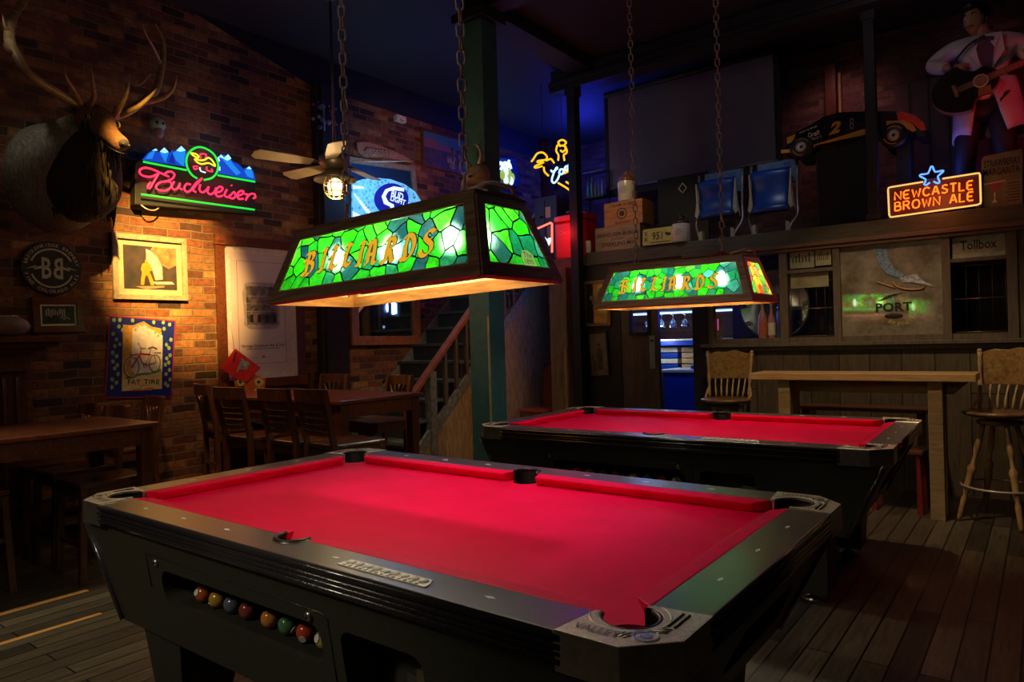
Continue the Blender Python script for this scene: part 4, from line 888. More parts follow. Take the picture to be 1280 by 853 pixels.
for c_ in ((203,290,24,26),(318,290,28,28),(310,365,28,36)):
    card(mb,[(c_[0]+c_[2]*math.cos(t),c_[1]+c_[3]*math.sin(t)) for t in [2*PI*k/16 for k in range(16)]],Y3,.0035)
    card(mb,[(c_[0]+c_[2]*.35*math.cos(t)-4,c_[1]+c_[3]*.35*math.sin(t)) for t in [2*PI*k/10 for k in range(10)]],M_dark,.007)
mb.ring((F.l(*z2(203,288)).x,F.l(*z2(203,288)).y),.045,.055,.0035,.0055,M_dark,16,.3,PI-.3); mb.build('yellow_figures',R)
mb=MB(); p0=F.l(*z2(160,85)); mb.tube([(p0.x,p0.y,.01),(p0.x-.005,p0.y+.25,-.02)],.0015,M_steel,5); mb.build('string',R)

# ================================================================ mantel on the far left
R=thing('fireplace_mantel','dark mahogany fireplace mantel shelf against the left brick wall','mantel',loc=(XL,0,0))
ym=2.07
mb=MB(); mb.b2((.0,-2,1.42),(.36,ym-.0,1.46),M_mah); mb.b2((.0,-2,1.385),(.31,ym-.06,1.42),M_mah); mb.b2((.0,-2,1.355),(.26,ym-.12,1.385),M_mah); mb.build('shelf',R,bev=.006)
mb=MB(); mb.b2((.0,-2,1.22),(.20,ym-.20,1.355),M_mah); mb.b2((.0,1.5,0),(.17,ym-.22,1.22),M_mahv)
for i in range(4): mb.tube([(.172,1.55+i*.08,.2),(.172,1.55+i*.08,1.18)],.016,M_mahv,8)
mb.b2((.0,-2,0),(.14,1.5,1.22),M_black); mb.build('pilaster',R,bev=.004)
mb=MB(); p=at(4,405,'x',-5.75); mb.sph((0,0,.075),(.075,.14,.075),mat('worn_leather',(.25,.18,.13),.5,col2=(.14,.09,.06),scale=20),18,12); mb.tube([(-.04,.02,.14),(.0,.04,.153),(.05,.05,.14)],.004,M_cream,6); mb.tube([(.02,-.06,.149),(.02,.06,.147)],.003,M_cream,6)
for i in range(4): mb.tube([(.0,-.045+i*.03,.150),(.04,-.045+i*.03,.143)],.0025,M_cream,5)
tag(mb.build('leather_ball',None,Matrix.Translation((-5.74,p.y+.02,1.46))),'worn oval leather ball lying on the dark mantel','ball')

# ================================================================ pub tables and chairs
def pub_table(name,label,x0,x1,y0,y1,h,legs=True,cor=.0):
    R=thing(name,label,'table',loc=((x0+x1)/2,(y0+y1)/2,0)); a,b_=(x1-x0)/2,(y1-y0)/2
    MB().b2((-a,-b_,h-.028),(a,b_,h),M_mah).build('tabletop',R,bev=.006)
    i=.035; ap=.10; mb=MB()
    mb.b2((-a+i,-b_+i,h-.028-ap),(a-i,-b_+i+.022,h-.028),M_mah); mb.b2((-a+i,b_-i-.022,h-.028-ap),(a-i,b_-i,h-.028),M_mah); mb.b2((-a+i,-b_+i,h-.028-ap),(-a+i+.022,b_-i,h-.028),M_mah); mb.b2((a-i-.022,-b_+i,h-.028-ap),(a-i,b_-i,h-.028),M_mah); mb.build('apron',R)
    for sx in (-1,1):
        for sy in (-1,1):
            x_,y_=sx*(a-i-.03),sy*(b_-i-.03); t,bt=.038,.026
            MB().hexa([(x_-bt,y_-bt,0),(x_+bt,y_-bt,0),(x_+bt,y_+bt,0),(x_-bt,y_+bt,0)],[(x_-t,y_-t,h-.028),(x_+t,y_-t,h-.028),(x_+t,y_+t,h-.028),(x_-t,y_+t,h-.028)],M_mahv).build('leg',R,bev=.003)
    return R
tc=at(200,527.6,'z',.91)
TLx=tc.x
pub_table('pub_table','dark red mahogany pub table at the far left beneath the bicycle poster',TLx-.80,TLx,tc.y-1.5,tc.y,.91)
q1=at(425,502,'z',.95); q2=at(523,490.5,'z',.95)
pub_table('pub_table','dark mahogany pub table between the chairs in front of the stairs',q1.x-1.75,q1.x,q1.y,q2.y,.95)
def pub_chair(label,style,sh=.68,bh=1.08,w=.42,group=None,mt=None,arms=False):
    """faces -y (sitter looks to -y), back at +y"""
    mt=mt or M_chair; R=thing('pub_chair' if style!='stool' else 'bar_stool',label,'chair' if style!='stool' else 'stool',group=group,loc=(0,0,0)); a=w/2; d=.20
    mb=MB(); mb.prism([(-a,-d),(a,-d),(a*.92,d),(-a*.92,d)],sh-.035,sh,mt); mb.build('seat',R,bev=.01)
    mb=MB(); mb.b2((-a+.02,-d+.02,sh-.095),(a-.02,-d+.04,sh-.035),mt); mb.b2((-a+.02,d-.05,sh-.095),(a-.02,d-.03,sh-.035),mt); mb.b2((-a+.015,-d+.02,sh-.095),(-a+.035,d-.02,sh-.035),mt); mb.b2((a-.035,-d+.02,sh-.095),(a-.015,d-.02,sh-.035),mt); mb.build('seat_rail',R)
    def leg(P_,r=.018):
        mb=MB(); V=[]
        for p in P_:
            V+=[(p[0]-r,p[1]-r,p[2]),(p[0]+r,p[1]-r,p[2]),(p[0]+r,p[1]+r,p[2]),(p[0]-r,p[1]+r,p[2])]
        F_=[(3,2,1,0)]+[(4*i+k,4*i+(k+1)%4,4*i+4+(k+1)%4,4*i+4+k) for i in range(len(P_)-1) for k in range(4)]; n_=len(V); F_.append((n_-4,n_-3,n_-2,n_-1)); mb.add(V,F_,mt); mb.build('leg',R,bev=.003)
    for s_ in (-1,1):
        leg([(s_*(a-.01),-d,0),(s_*(a-.025),-d+.025,sh-.035)])
        if style=='stool': leg([(s_*(a-.01),d,0),(s_*(a-.025),d-.025,sh-.035)])
        else: leg([(s_*(a-.015),d+.05,0),(s_*(a-.025),d-.01,sh*.6),(s_*(a-.025),d-.005,sh),(s_*(a-.022),d+.06,bh)])
    def yb(z): return d-.005+(z-sh)/(bh-sh)*.065
    for zz,yy in ((.22,-d+.01),(.30,0),(.42 if sh>.6 else .15,d-.0)):
        mb=MB()
        if yy==0:
            mb.b2((-a+.01,-d+.02,zz-.012),(-a+.028,d,zz+.012),mt); mb.build('stretcher',R); mb=MB(); mb.b2((a-.028,-d+.02,zz-.012),(a-.01,d,zz+.012),mt)
        else: mb.b2((-a+.02,yy-.009,zz-.014),(a-.02,yy+.009,zz+.014),mt)
        mb.build('stretcher',R)
    if style!='stool':
        # curved crest rail
        mb=MB(); n_=8; V=[]
        for i in range(n_+1):
            x_=-a+.005+(2*a-.01)*i/n_; c_=.03*(1-(2*i/n_-1)**2)
            V+=[(x_,yb(bh)-.010+c_,bh-.085),(x_,yb(bh)+.012+c_,bh-.085),(x_,yb(bh)+.018+c_,bh+.004),(x_,yb(bh)-.004+c_,bh+.004)]
        F_=[(0,1,2,3),(4*n_+3,4*n_+2,4*n_+1,4*n_)]+[(4*i+k,4*i+4+k,4*i+4+(k+1)%4,4*i+(k+1)%4) for i in range(n_) for k in range(4)]
        mb.add(V,F_,mt); mb.build('crest_rail',R,bev=.003)
        if style=='ladder':
            for k in range(4):
                z_=sh+.07+k*(bh-.13-sh-.06)/4; mb=MB(); V=[]
                for i in range(n_+1):
                    x_=-a+.03+(2*a-.06)*i/n_; c_=.025*(1-(2*i/n_-1)**2); V+=[(x_,yb(z_)-.006+c_,z_-.016),(x_,yb(z_)+.006+c_,z_-.016),(x_,yb(z_)+.006+c_,z_+.016),(x_,yb(z_)-.006+c_,z_+.016)]
                mb.add(V,F_,mt); mb.build('back_slat',R)
        else:
            mb=MB(); mb.b2((-a+.03,yb(sh+.06)-.008,sh+.045),(a-.03,yb(sh+.06)+.008,sh+.075),mt); mb.build('lower_back_rail',R)
            for k in range(5):
                u=(k-2)/2; mb=MB(); P_=[(u*a*.38,yb(sh+.07),sh+.07),(u*a*.42,yb(sh+.18)+.008,sh+.18),(u*a*.74,yb(bh-.08)+.01,bh-.08)]; mb.loft(smooth_path(P_,3),[(.007,.013)]*7,mt,6,up=(0,1,0)); mb.build('back_slat',R)
    return R
G1='ladder back chairs along the near side of the far pub table'
def put(R,x,y,rz): R.location=(x,y,0); R.rotation_euler=(0,0,rz); return R
yc=q1.y-.10
def xat(px,y,z): return at(px,483,'y',y+(-.24 if y<q1.y+.1 else .24)).x
c1=pub_chair('ladder back pub chair directly right of the red display, back turned to us','ladder',.70,1.06,.36)
put(c1,xat(291,yc,1),yc-.02,PI+.02)
c2=dup(c1,loc=(xat(345,yc,1),yc,0),rz=PI-.03,label='middle ladder back pub chair behind the back rail of the near pool table')
c3=dup(c1,loc=(xat(388,yc,1),yc+.03,0),rz=PI-.08,label='ladder back pub chair nearest the corner leg of the far pub table')
v1=pub_chair('pub chair with splayed vertical slats against the bricks beside the poster frame','vslat',.70,1.06,.38)
put(v1,xat(258,yc+.12,1)-.06,yc+.16,PI-.25)
yb2=q2.y+.12
v2=dup(v1,loc=(xat(500,yb2,1),yb2-.05,0),rz=-.15,label='pub chair with splayed slats in front of the bottom of the stairs')
v3=dup(v1,loc=(xat(419,yb2,1),yb2,0),rz=.1,label='pub chair behind the far pub table, in front of the brick below the mirror')
v4=dup(v1,loc=(xat(374,yb2,1),yb2+.02,0),rz=.05,label='pub chair behind the far pub table, in front of the dark pilaster')
# low armless chair on the right of far table
c5=None
0 and dup(v1,loc=(-4.13,q2.y-.42,0),rz=-PI/2,label='pub chair pulled in under the right end of the far pub table')
# chairs and stools at the left table
yq=tc.y-.16
kx=[173,137,106]
l1=pub_chair('dark pub chair behind the left table, right beneath the bicycle poster','vslat',.60,.97,.31)
yq2=yq+.22
put(l1,max(at(172,500,'y',2.68).x,-5.70),2.46,0.0)
l2=dup(l1,loc=(at(139,500,'y',yq2).x,yq,0),rz=.03,label='dark pub chair behind the left table, second from the lit brick corner')
l3=dup(l1,loc=(at(104,500,'y',yq2).x,yq,0),rz=-.03,label='dark pub chair behind the left table, third from the lit brick corner')
s1=pub_chair('dark square bar stool in front of the left table, beside the pool table corner','stool',.58,0,.36)
pA=at(98,731,'z',0)
put(s1,pA.x-.14,pA.y+.21,0)
pB=at(28,741,'z',0)
s2=dup(s1,loc=(pB.x-.22,pB.y-.02-.21,0),rz=0,label='dark square bar stool cut off by the left edge of the photo')

# ================================================================ staircase
R=thing('staircase','dark staircase rising along the brick wall behind the green column','stairs',loc=(-4.95,4.50,0))
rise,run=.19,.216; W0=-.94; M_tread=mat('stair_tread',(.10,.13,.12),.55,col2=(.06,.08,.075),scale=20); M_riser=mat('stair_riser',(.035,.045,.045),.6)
ns=13
for i in range(ns):
    y_=i*run; z_=(i+1)*rise
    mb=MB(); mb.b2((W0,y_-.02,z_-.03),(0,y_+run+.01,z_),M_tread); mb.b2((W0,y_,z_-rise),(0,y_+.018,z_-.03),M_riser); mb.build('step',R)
M_string=mat('grey_stringer',(.22,.23,.21),.5,col2=(.10,.10,.09),scale=25)
def strg(x0,x1,name,m,tp,bt):
    sl=rise/run; mb=MB(); P=[(max(0,-tp/sl),0.0),(max(0,-tp/sl)*1.01+.001,max(.002,tp)),(ns*run,ns*rise+tp),(ns*run,ns*rise+bt),(-bt/sl,.0)]
    mb.extr([(x0,y_,z_) for y_,z_ in P],(x1-x0,0,0),m); return mb.build(name,R)
strg(W0,W0+.025,'wall_stringer',M_string,.16,-.20); strg(.0,.035,'outer_stringer',M_string,-.02,-.15)
mb=MB(); mb.extr([(.005,y_,z_) for y_,z_ in [(.17,0.0),(ns*run,0),(ns*run,ns*rise-.15),(.17,.002)]],(.02,0,0),wood('stair_side_panel',(.16,.09,.045),(.50,.34,.17),.55,(9,9,1.6),5,bmp=.5)); mb.build('side_panel',R)
nw=mb=MB(); mb.b2((-.035,.56,0),(.055,.65,1.05),M_string); mb.build('newel_post',R,bev=.004)
h0,h1=Vector((.01,-.03+.06,1.0)),Vector((.01,ns*run,1.0+ns*rise-.03)); sl=rise/run
M_hand=mat('handrail_red_brown',(.30,.09,.05),.35,col2=(.2,.06,.035),scale=12,coat=.3)
hp0=Vector((.01,.30,.79)); hp1=Vector((.01,2.7,.79+2.4*.93)); dd=(hp1-hp0); ang=math.atan2(dd.z,dd.y)
mb=MB(); mb.box((hp0+hp1)/2,(.075,dd.length,.05),M_hand,(ang,0,0)); mb.build('handrail',R,bev=.01)
for i in range(11):
    y_=.82+i*.17; zb_=y_*sl-.03; zt_=.79+(y_-.30)*.93; mb=MB(); mb.b2((-.006,y_-.02,zb_),(.032,y_+.02,zt_),mat('baluster_wood_%d'%i,(.12,.08,.05),.6)); mb.build('baluster',R,bev=.004)
# ================================================================ mirror under the lamp
F=WF('x',WXo,478,400)
M_mirror=mat('mirror_glass',(.55,.6,.6),.04,1)
R_=framed('wall_mirror','wood framed mirror on the bricks left of the stairs','mirror',F,[(436,330),(521,340),(524,430),(437,433)],.10,wood('mirror_frame_wood',(.22,.07,.02),(.5,.2,.07),.35,(8,8,8),3,coat=.3),.04,0,None,lambda mb,x,y,z: mb.rect(-x,-y,x,y,z-.003,z,M_mirror),name_p='mirror_glass')
# ================================================================ ceiling fan
fx,fy=at(419,225,'x',-4.5).x,at(419,225,'x',-4.5).y
R=thing('ceiling_fan','pale bladed ceiling fan with a caged lantern on a long rod','ceiling fan',loc=(fx,fy,2.6))
M_fanw=mat('fan_blade_cream',(.62,.50,.34),.4,col2=(.5,.38,.24),scale=6); M_fanm=mat('fan_metal',(.22,.17,.12),.4,.7)
mb=MB(); mb.tube([(0,0,.30),(0,0,1.55)],.011,M_fanm,10); mb.build('down_rod',R); mb=MB(); mb.lathe([(.02,1.50),(.05,1.53),(.10,1.60),(.11,1.66),(.10,1.715),(0,1.718)],(0,0,0),M_fanm,24); mb.build('canopy',R)
mb=MB(); mb.lathe([(.03,.14),(.10,.16),(.125,.20),(.12,.25),(.07,.28),(.03,.32),(.0,.32)],(0,0,0),M_fanm,28); mb.build('motor_housing',R)
for k,a in enumerate((0,72,144,216,288)):
    a=math.radians(a+40); mb=MB(); mb.m=Matrix.Rotation(a,4,'Z')@Matrix.Rotation(.22,4,'X'); mb.prism([(.17,-.045),(.32,-.065),(.60,-.075),(.635,-.04),(.635,.04),(.60,.075),(.32,.065),(.17,.045)],.20,.207,M_fanw); mb.prism([(.09,-.018),(.20,-.03),(.20,.03),(.09,.018)],.207,.213,M_fanm); mb.build('blade',R,bev=.002)
mb=MB(); mb.lathe([(.05,.145),(.07,.14),(.10,.115),(.165,.075),(.168,.06),(.158,.065),(.095,.10),(.0,.12)],(0,0,0),M_fanm,32); mb.build('lamp_shade',R)
M_lant=emis('lantern_glow',(1,.74,.38),2.6)
mb=MB(); mb.sph((0,0,.01),(.062,.062,.07),M_lant,18,12); mb.build('globe',R)
mb=MB()
for k in range(6):
    a=2*PI*k/6; mb.tube([(.07*math.cos(a),.07*math.sin(a),.085),(.09*math.cos(a),.09*math.sin(a),.03),(.085*math.cos(a),.085*math.sin(a),-.03),(.05*math.cos(a),.05*math.sin(a),-.075),(0,0,-.085)],.0045,M_gold,6,sm=3)
for z_,r_ in ((.03,.091),(-.035,.083)): mb.tube([(r_*math.cos(2*PI*k/20),r_*math.sin(2*PI*k/20),z_) for k in range(20)],.0045,M_gold,6,True)
mb.build('wire_cage',R)
light('lantern','POINT',(fx,fy,2.47),(1,.68,.3),9,.05); light('lantern_up','POINT',(fx+.30,fy-.35,2.62),(1,.72,.4),2,.05)
# ================================================================ oval beer light, carved sign, landscape picture (upper brick wall)
F=WF('x',XL+.06,480,245); R=thing('oval_beer_light','glowing oval Bud Light sign with pale blue pattern above the mirror','sign',F.M)
z3=lambda x,y:(380+x/5.82,160+y/5.82)
M_lb=nt('light_blue_panel'); mm,N,L,b=M_lb; v=coords(N,L); vo=N.new('ShaderNodeTexVoronoi'); vo.inputs['Scale'].default_value=22; L.new(v,vo.inputs['Vector'])
cc=ramp(N,L,vo.outputs['Distance'],[(.16,(.0,.02,.10)),(.26,(.05,.36,.72)),(.6,(.16,.55,.95))]); L.new(cc,b.inputs['Emission Color']); b.inputs['Emission Strength'].default_value=.9; b.inputs['Base Color'].default_value=(.1,.3,.5,1)
def P3(mb,pts,m,z,th=.004): q=[F.l(*z3(*p)) for p in pts][::-1]; mb.extr([(p.x,p.y,z) for p in q],(0,0,th),m)
mb=MB(); P3(mb,[(345,400),(420,375),(520,365),(620,375),(720,410),(800,465),(850,545),(830,620),(760,700),(640,760),(500,790),(345,770)],mm,.0,.02); mb.build('glowing_panel',R)
mb=MB(); P3(mb,[(625+125*math.cos(t),520+115*math.sin(t)) for t in [2*PI*k/32 for k in range(32)]],emis('deep_blue_disc',(.0,.01,.35),.8),.021); P3(mb,[(560+int(0),0)]*0 or [(715,440),(640,428),(580,450),(553,500),(570,555),(615,575),(620,610),(645,610),(640,560),(600,540),(580,500),(600,465),(640,455),(715,465)],N_wht,.026)
c_=F.l(*z3(665,492)); d_=F.l(*z3(672,530)); mb.text('BUD',c_.x,c_.y,.085,N_wht,.028,w=.19,bold=.02,shear=.2,rot=-.12); mb.text('LIGHT',d_.x,d_.y,.065,N_wht,.028,w=.24,bold=.02,shear=.2,rot=-.12); mb.build('logo_disc',R)
mb=MB(); P3(mb,[(345,420),(420,430),(430,442),(345,448)],N_wht,.022); P3(mb,[(345,610),(430,650),(345,665)],N_wht,.022)
for i in range(9): P3(mb,[(350+i*9,480+i*14),(365+i*14,482+i*16),(362+i*12,500+i*16)],N_wht,.022)
mb.build('white_highlight',R)
light('blue_sign_glow','POINT',tuple(at(480,230,'x',XL+.35)),(.15,.5,1),7,.2)
# window behind the oval light
F=WF('x',WXo,450,225)
framed('framed_window_picture','pale framed dark blue picture behind the oval beer light','picture',F,[(404,190),(521,212),(519,300),(402,300)],.06,M_brnwood,.04,0,None,lambda mb,x,y,z:mb.rect(-x,-y,x,y,z-.003,z,mat('dark_blue_print',(.015,.05,.14),.2)),name_p='print')
# carved grape panel
F=WF('x',XL+.03,480,190); R=thing('carved_panel','long carved wooden panel with a grape cluster above the beer light','wall carving',F.M)
mb=MB(); M_carv=wood('carved_wood',(.20,.08,.05),(.42,.22,.14),.6,(6,12,3))
q=[F.l(*z3(x,y)) for x,y in ((380,105),(440,100),(560,130),(700,190),(770,225),(795,262),(700,235),(560,215),(440,215),(390,170))][::-1]; mb.extr([(p.x,p.y,-.02) for p in q],(0,0,.03),M_carv); mb.build('board',R,bev=.004)
mb=MB()
for i in range(26):
    c_=F.l(*z3(440+i*7.2,170+18*math.sin(i*2.1)+i*.9)); mb.sph((c_.x,c_.y,.015),.022,M_carv,8,6)
mb.build('grape_relief',R)
# landscape picture
F=WF('x',WXo,555,188)
def pic_land(mb,x,y,z):
    mb.rect(-x,-y,x,y,z-.002,z,mat('canvas_field',(.10,.07,.06),.5,col2=(.04,.03,.03),scale=14)); mb.rect(-x,y*.35,x,y,z,z+.001,mat('canvas_sky',(.05,.20,.28),.5))
    mb.prism([(-x,y*.1),(-x,y*.6),(-x*.6,y*.75),(-x*.3,y*.35),(0,y*.5),(x*.2,y*.2),(x*.2,y*.05)][::-1],z+.001,z+.002,mat('canvas_mesa',(.25,.10,.13),.6))
    for i in range(26): mb.sph((random.uniform(-x*.1,x*.95),random.uniform(-y*.8,y*.25),z+.002),(.03,.045,.004),mat('herd_%d'%(i%3),((.3,.28,.26),(.12,.08,.07),(.22,.17,.15))[i%3],.7),8,5)
framed('landscape_picture','framed painting of a herd under a blue sky near the ceiling','painting',F,[(523,160),(592,178),(592,222),(529,208)],.03,M_mah,.03,0,None,pic_land,name_p='canvas')
# small white alarm box
mb=MB(); p=at(500,149,'x',XL+.03); mb.box((p.x,p.y,p.z),(.06,.14,.07),M_cream); mb.box((p.x+.031,p.y,p.z-.02),(.004,.06,.01),M_dark); tag(mb.build('alarm_box',bev=.006),'small white box high on the brick wall above the fan','alarm box')
mb=MB(); p=at(405,145,'x',XL+.16)
for i in range(22): mb.sph((p.x+random.uniform(-.03,.03),p.y+random.uniform(-.12,.14),p.z+random.uniform(-.12,.12)),random.uniform(.012,.03),mat('garland_%d'%(i%4),((.03,.06,.35),(.3,.05,.08),(.05,.2,.25),(.25,.25,.4))[i%4],.4),8,6)
mb.tube([(p.x,p.y,p.z+.15),(p.x,p.y,p.z-.15)],.006,M_steel,6)
tag(mb.build('bead_garland'),'bunch of small blue and red beads on the dark pilaster','garland')
# ---- second neon on the far part of the left wall
F=WF('x',XL+.05,630,220); R=thing('neon_beer_sign','small white and blue neon sign with yellow lamps right of the column','sign',F.M)
z4=lambda x,y:(560+x/7.75,140+y/7.75)
N_bw=neon('neon_blue_white',(.25,.5,1),6)
ntube('script_tube',[[(430,520),(450,490),(470,540),(490,545)],[(500,490),(490,540),(520,550),(525,500),(500,490)],[(545,490),(540,545),(565,550),(570,500),(550,490)],[(590,470),(580,545),(595,500),(610,550)],[(380,540),(400,500),(430,510),(410,545)]],N_bw,.016,3,R,z4,F,.06)
mb=MB()
for x_,y_,c in ((505,615,0),(570,600,0),(600,640,0),(560,650,0),(540,585,1),(540,665,1),(590,670,1)):
    p=F.l(*z4(x_,y_)); mb.sph((p.x,p.y,.04),(.045,.065,.03),emis('pear_green_%d'%x_,(.35,.5,.05),.9) if c==0 else N_wht,10,7)
mb.build('fruit_lights',R)
mb=MB(); q=[F.l(*z4(x,y)) for x,y in ((330,450),(650,450),(700,720),(330,720))][::-1]; mb.extr([(p.x,p.y,-.03) for p in q],(0,0,.04),mat('sign_back_blue',(.01,.03,.10),.5)); mb.build('back_panel',R)
# ---- horned head on the column
R=thing('horned_trophy','small horned animal trophy in pale hide on the green column','trophy',loc=tuple(at(592,215,'y',cy0-.10)))
M_hide=mat('pale_hide',(.45,.30,.20),.8,col2=(.25,.15,.10),scale=18,bmp=.4)
mb=MB(); mb.loft(smooth_path([(.03,.09,-.02),(.02,.05,-.03),(0,.0,-.05),(-.03,-.05,-.09),(-.04,-.08,-.14)],3),[(a,a*.8) for a in (.10,.12,.13,.135,.13,.12,.105,.09,.075,.06,.05,.04,.03)],M_hide,16,up=(0,0,1)); mb.build('hide_body',R)
for s_ in (-1,1):
    mb=MB(); mb.loft(smooth_path([(s_*.05,.02,.06),(s_*.09,-.0,.13),(s_*.07,-.01,.20),(s_*.02,-.01,.23)],4),[.022-.0016*i for i in range(13)],mat('horn',(.40,.32,.20),.5),10); mb.build('horn',R)
mb=MB()
for s_ in (-1,1): mb.sph((s_*.05-.02,-.09,-.06),.012,M_black,8,6)
mb.build('eyes',R)
# ================================================================ loft: deck top z=2.235 (behind) and beam top 2.27
ZB=2.272; YS=6.72
def Lp(px,py,y=YS): return at(px,py,'y',y)
# projector screen
y_=7.35; a=Lp(760,122,y_); b_=Lp(966,66,y_); c_=Lp(966,199,y_); d_=Lp(760,238,y_)
R=thing('projector_screen','large grey pulled down projector screen on the loft','screen',loc=(a.x,y_,0)); 
w_=b_.x-a.x; zt_=a.z; zb_=(c_.z+d_.z)/2
mb=MB(); mb.b2((0,-.004,zb_),(w_,.004,zt_),mat('screen_fabric',(.16,.16,.20),.4,col2=(.14,.14,.18),scale=3)); mb.build('fabric',R)
mb=MB(); mb.tube([(-.04,0,zt_+.03),(w_+.06,0,zt_+.03)],.035,M_dark,12); mb.build('roller_case',R)
mb=MB(); mb.tube([(-.02,0,zb_-.012),(w_+.02,0,zb_-.012)],.013,mat('alu_bar',(.35,.35,.36),.35,.8),8); mb.build('bottom_bar',R)
mb=MB(); mb.b2((-.06,.01,zb_-.10),(.0,.04,zt_+.03),M_black); mb.b2((w_,.01,zb_-.10),(w_+.06,.04,zt_+.03),M_black); mb.b2((-.06,.01,zb_-.1),(w_+.06,.03,zb_-.03),M_black); mb.build('side_border',R)
# crates
M_cr1=wood('orange_crate_pine',(.32,.13,.04),(.55,.27,.09),.55,(1.5,12,12)); M_cr2=wood('grey_crate_pine',(.22,.15,.09),(.40,.30,.19),.65,(1.5,12,12)); M_ink=mat('stencil_ink',(.05,.025,.02),.7)
def crate(name,label,F,corn,dep,m,texts,y):
    R=thing(name,label,'crate',F.M); q=[F.l(*c) for c in corn]; x0=(q[0].x+q[3].x)/2;x1=(q[1].x+q[2].x)/2;z1=(q[0].y+q[1].y)/2;z0=(q[2].y+q[3].y)/2
    n_=3; mb=MB()
    for i in range(n_):
        u0=z0+(z1-z0)*i/n_; u1=z0+(z1-z0)*(i+1)/n_-.003; mb.b2((x0,u0,-.012),(x1,u1,0),m); mb.b2((x0,u0,-dep),(x1,u1,-dep+.012),m)
    mb.build('side_boards',R,bev=.001)
    mb=MB()
    for xx in (x0,x1-.014): mb.b2((xx,z0,-dep+.012),(xx+.014,z1,-.012),m)
    mb.b2((x0,z0,-dep),(x1,z0+.012,0),m); mb.build('end_boards',R)
    mb=MB()
    for t,u,v,h,w in texts: mb.text(t,x0+(x1-x0)*u,z0+(z1-z0)*v,(z1-z0)*h,M_ink,.0004,w=(x1-x0)*w,dep=.0008,bold=.012)
    mb.build('stencil',R); return R,(x0,x1,z0,z1)
F=WF('y',YS-.10,770,293); zlow=F.l(770,309).y
R2,(cx0_,cx1_,cz0_,cz1_)=crate('beer_crate','grey weathered crate with stencilled words on the shelf beam','beer crate' and F,[(744,281),(799,276),(799,306),(744,311)],.26,M_cr2,[('ANHEUSER-BUSCH',.5,.66,.16,.92),('SPARKLING MOSEL',.5,.26,.15,.75),('BOTTLED',.5,.46,.07,.25)],0) if False else (None,(0,0,0,0))
def crate2(label,px0,px1,pyt,pyb,y,z0w,m,texts,dep=.26,emb=False):
    p0=Lp(px0,(pyt+pyb)/2,y); p1=Lp(px1,(pyt+pyb)/2,y); h=Lp((px0+px1)/2,pyt,y).z-Lp((px0+px1)/2,pyb,y).z
    Mx=Matrix(((1,0,0,p0.x),(0,0,-1,y),(0,1,0,z0w),(0,0,0,1))); R=thing('wooden_crate',label,'crate',Mx); w=p1.x-p0.x
    mb=MB()
    for i in range(3):
        u0=h*i/3; u1=h*(i+1)/3-.003; mb.b2((0,u0,-.012),(w,u1,0),m); mb.b2((0,u0,-dep),(w,u1,-dep+.012),m)
    mb.build('side_boards',R)
    mb=MB(); mb.b2((0,0,-dep+.012),(.014,h,-.012),m); mb.b2((w-.014,0,-dep+.012),(w,h,-.012),m); mb.b2((.014,0,-dep+.012),(w-.014,.012,-.012),m); mb.b2((.014,h-.012,-dep+.012),(w-.014,h-.002,-.012),m); mb.build('end_boards',R)
    mb=MB()
    for t,u,v,hh,ww in texts: mb.text(t,w*u,h*v,h*hh,M_ink,.0002,w=w*ww,dep=.0008,bold=.012)
    if emb: mb.ring((w*.47,h*.48),h*.20,h*.24,0,.001,M_ink,24); mb.disc((w*.47,h*.48),h*.12,0,.001,M_ink,9)
    mb.build('stencil',R); return h
h1=crate2('grey weathered crate with stencilled words, under the orange crate',744,800,278.5,309,6.62,ZB,M_cr2,[('ANHEUSER-BUSCH',.5,.66,.17,.92),('SPARKLING MIX',.52,.26,.17,.75),('BOTTLED',.5,.46,.07,.25)])
h2=crate2('orange pine crate with round emblem stacked on the grey crate',755,803,247,277,6.63,ZB+h1+.001,M_cr1,[('CREAM OF BEER',.5,.86,.12,.72),('BREWERY',.5,.10,.10,.4)],emb=True)
def jug(name,label,px,py_b,wpx,hpx,y,z0,cbody,ctop,mark=True):
    p=Lp(px,py_b,y); k=1/((p-CAM).dot(fw)); r=wpx/2*((p-CAM).dot(fw))/FP*1.0; h=hpx*((p-CAM).dot(fw))/FP
    R=thing(name,label,'jug',loc=(p.x,y,z0)); mb=MB(); mb.lathe([(r*.94,0),(r,.01*1),(r,h*.66),(r*.97,h*.68),(0,h*.68)],(0,0,0),cbody,28); mb.build('body',R)
    mb=MB(); mb.lathe([(r,h*.68),(r*.93,h*.76),(r*.6,h*.85),(r*.28,h*.90),(r*.26,h*.97),(r*.34,h),(0,h)],(0,0,0),ctop,28); mb.tube([(r*.25,0,h*.93),(r*.62,0,h*.95),(r*.75,0,h*.88),(r*.72,0,h*.80)],r*.10,ctop,8,sm=3); mb.build('shoulder_and_neck',R)
    if mark:
        mb=MB()
        for k_ in range(5):
            zz=h*(.46-.05*k_); P_=[(r*1.005*math.sin(t),-r*1.005*math.cos(t),zz+.006*math.cos(3*t)) for t in [(-.5+.1*j)*(1-.12*abs(k_-2)) for j in range(11)]]
            mb.tube(P_,r*.02,mat('jug_mark_%d'%k_,(.08,.12,.12),.6),5)
        mb.build('printed_mark',R)
    return R
M_glz=mat('cream_glaze',(.66,.62,.50),.25,col2=(.58,.54,.43),scale=6,coat=.4); M_brg=mat('brown_glaze',(.25,.09,.05),.25,coat=.4); M_blg=mat('black_glaze',(.02,.02,.02),.25,coat=.4)
jug('stoneware_jug','cream and brown stoneware jug standing on the orange crate',783.5,246,22,37,6.72,ZB+h1+h2+.002,M_glz,M_brg)
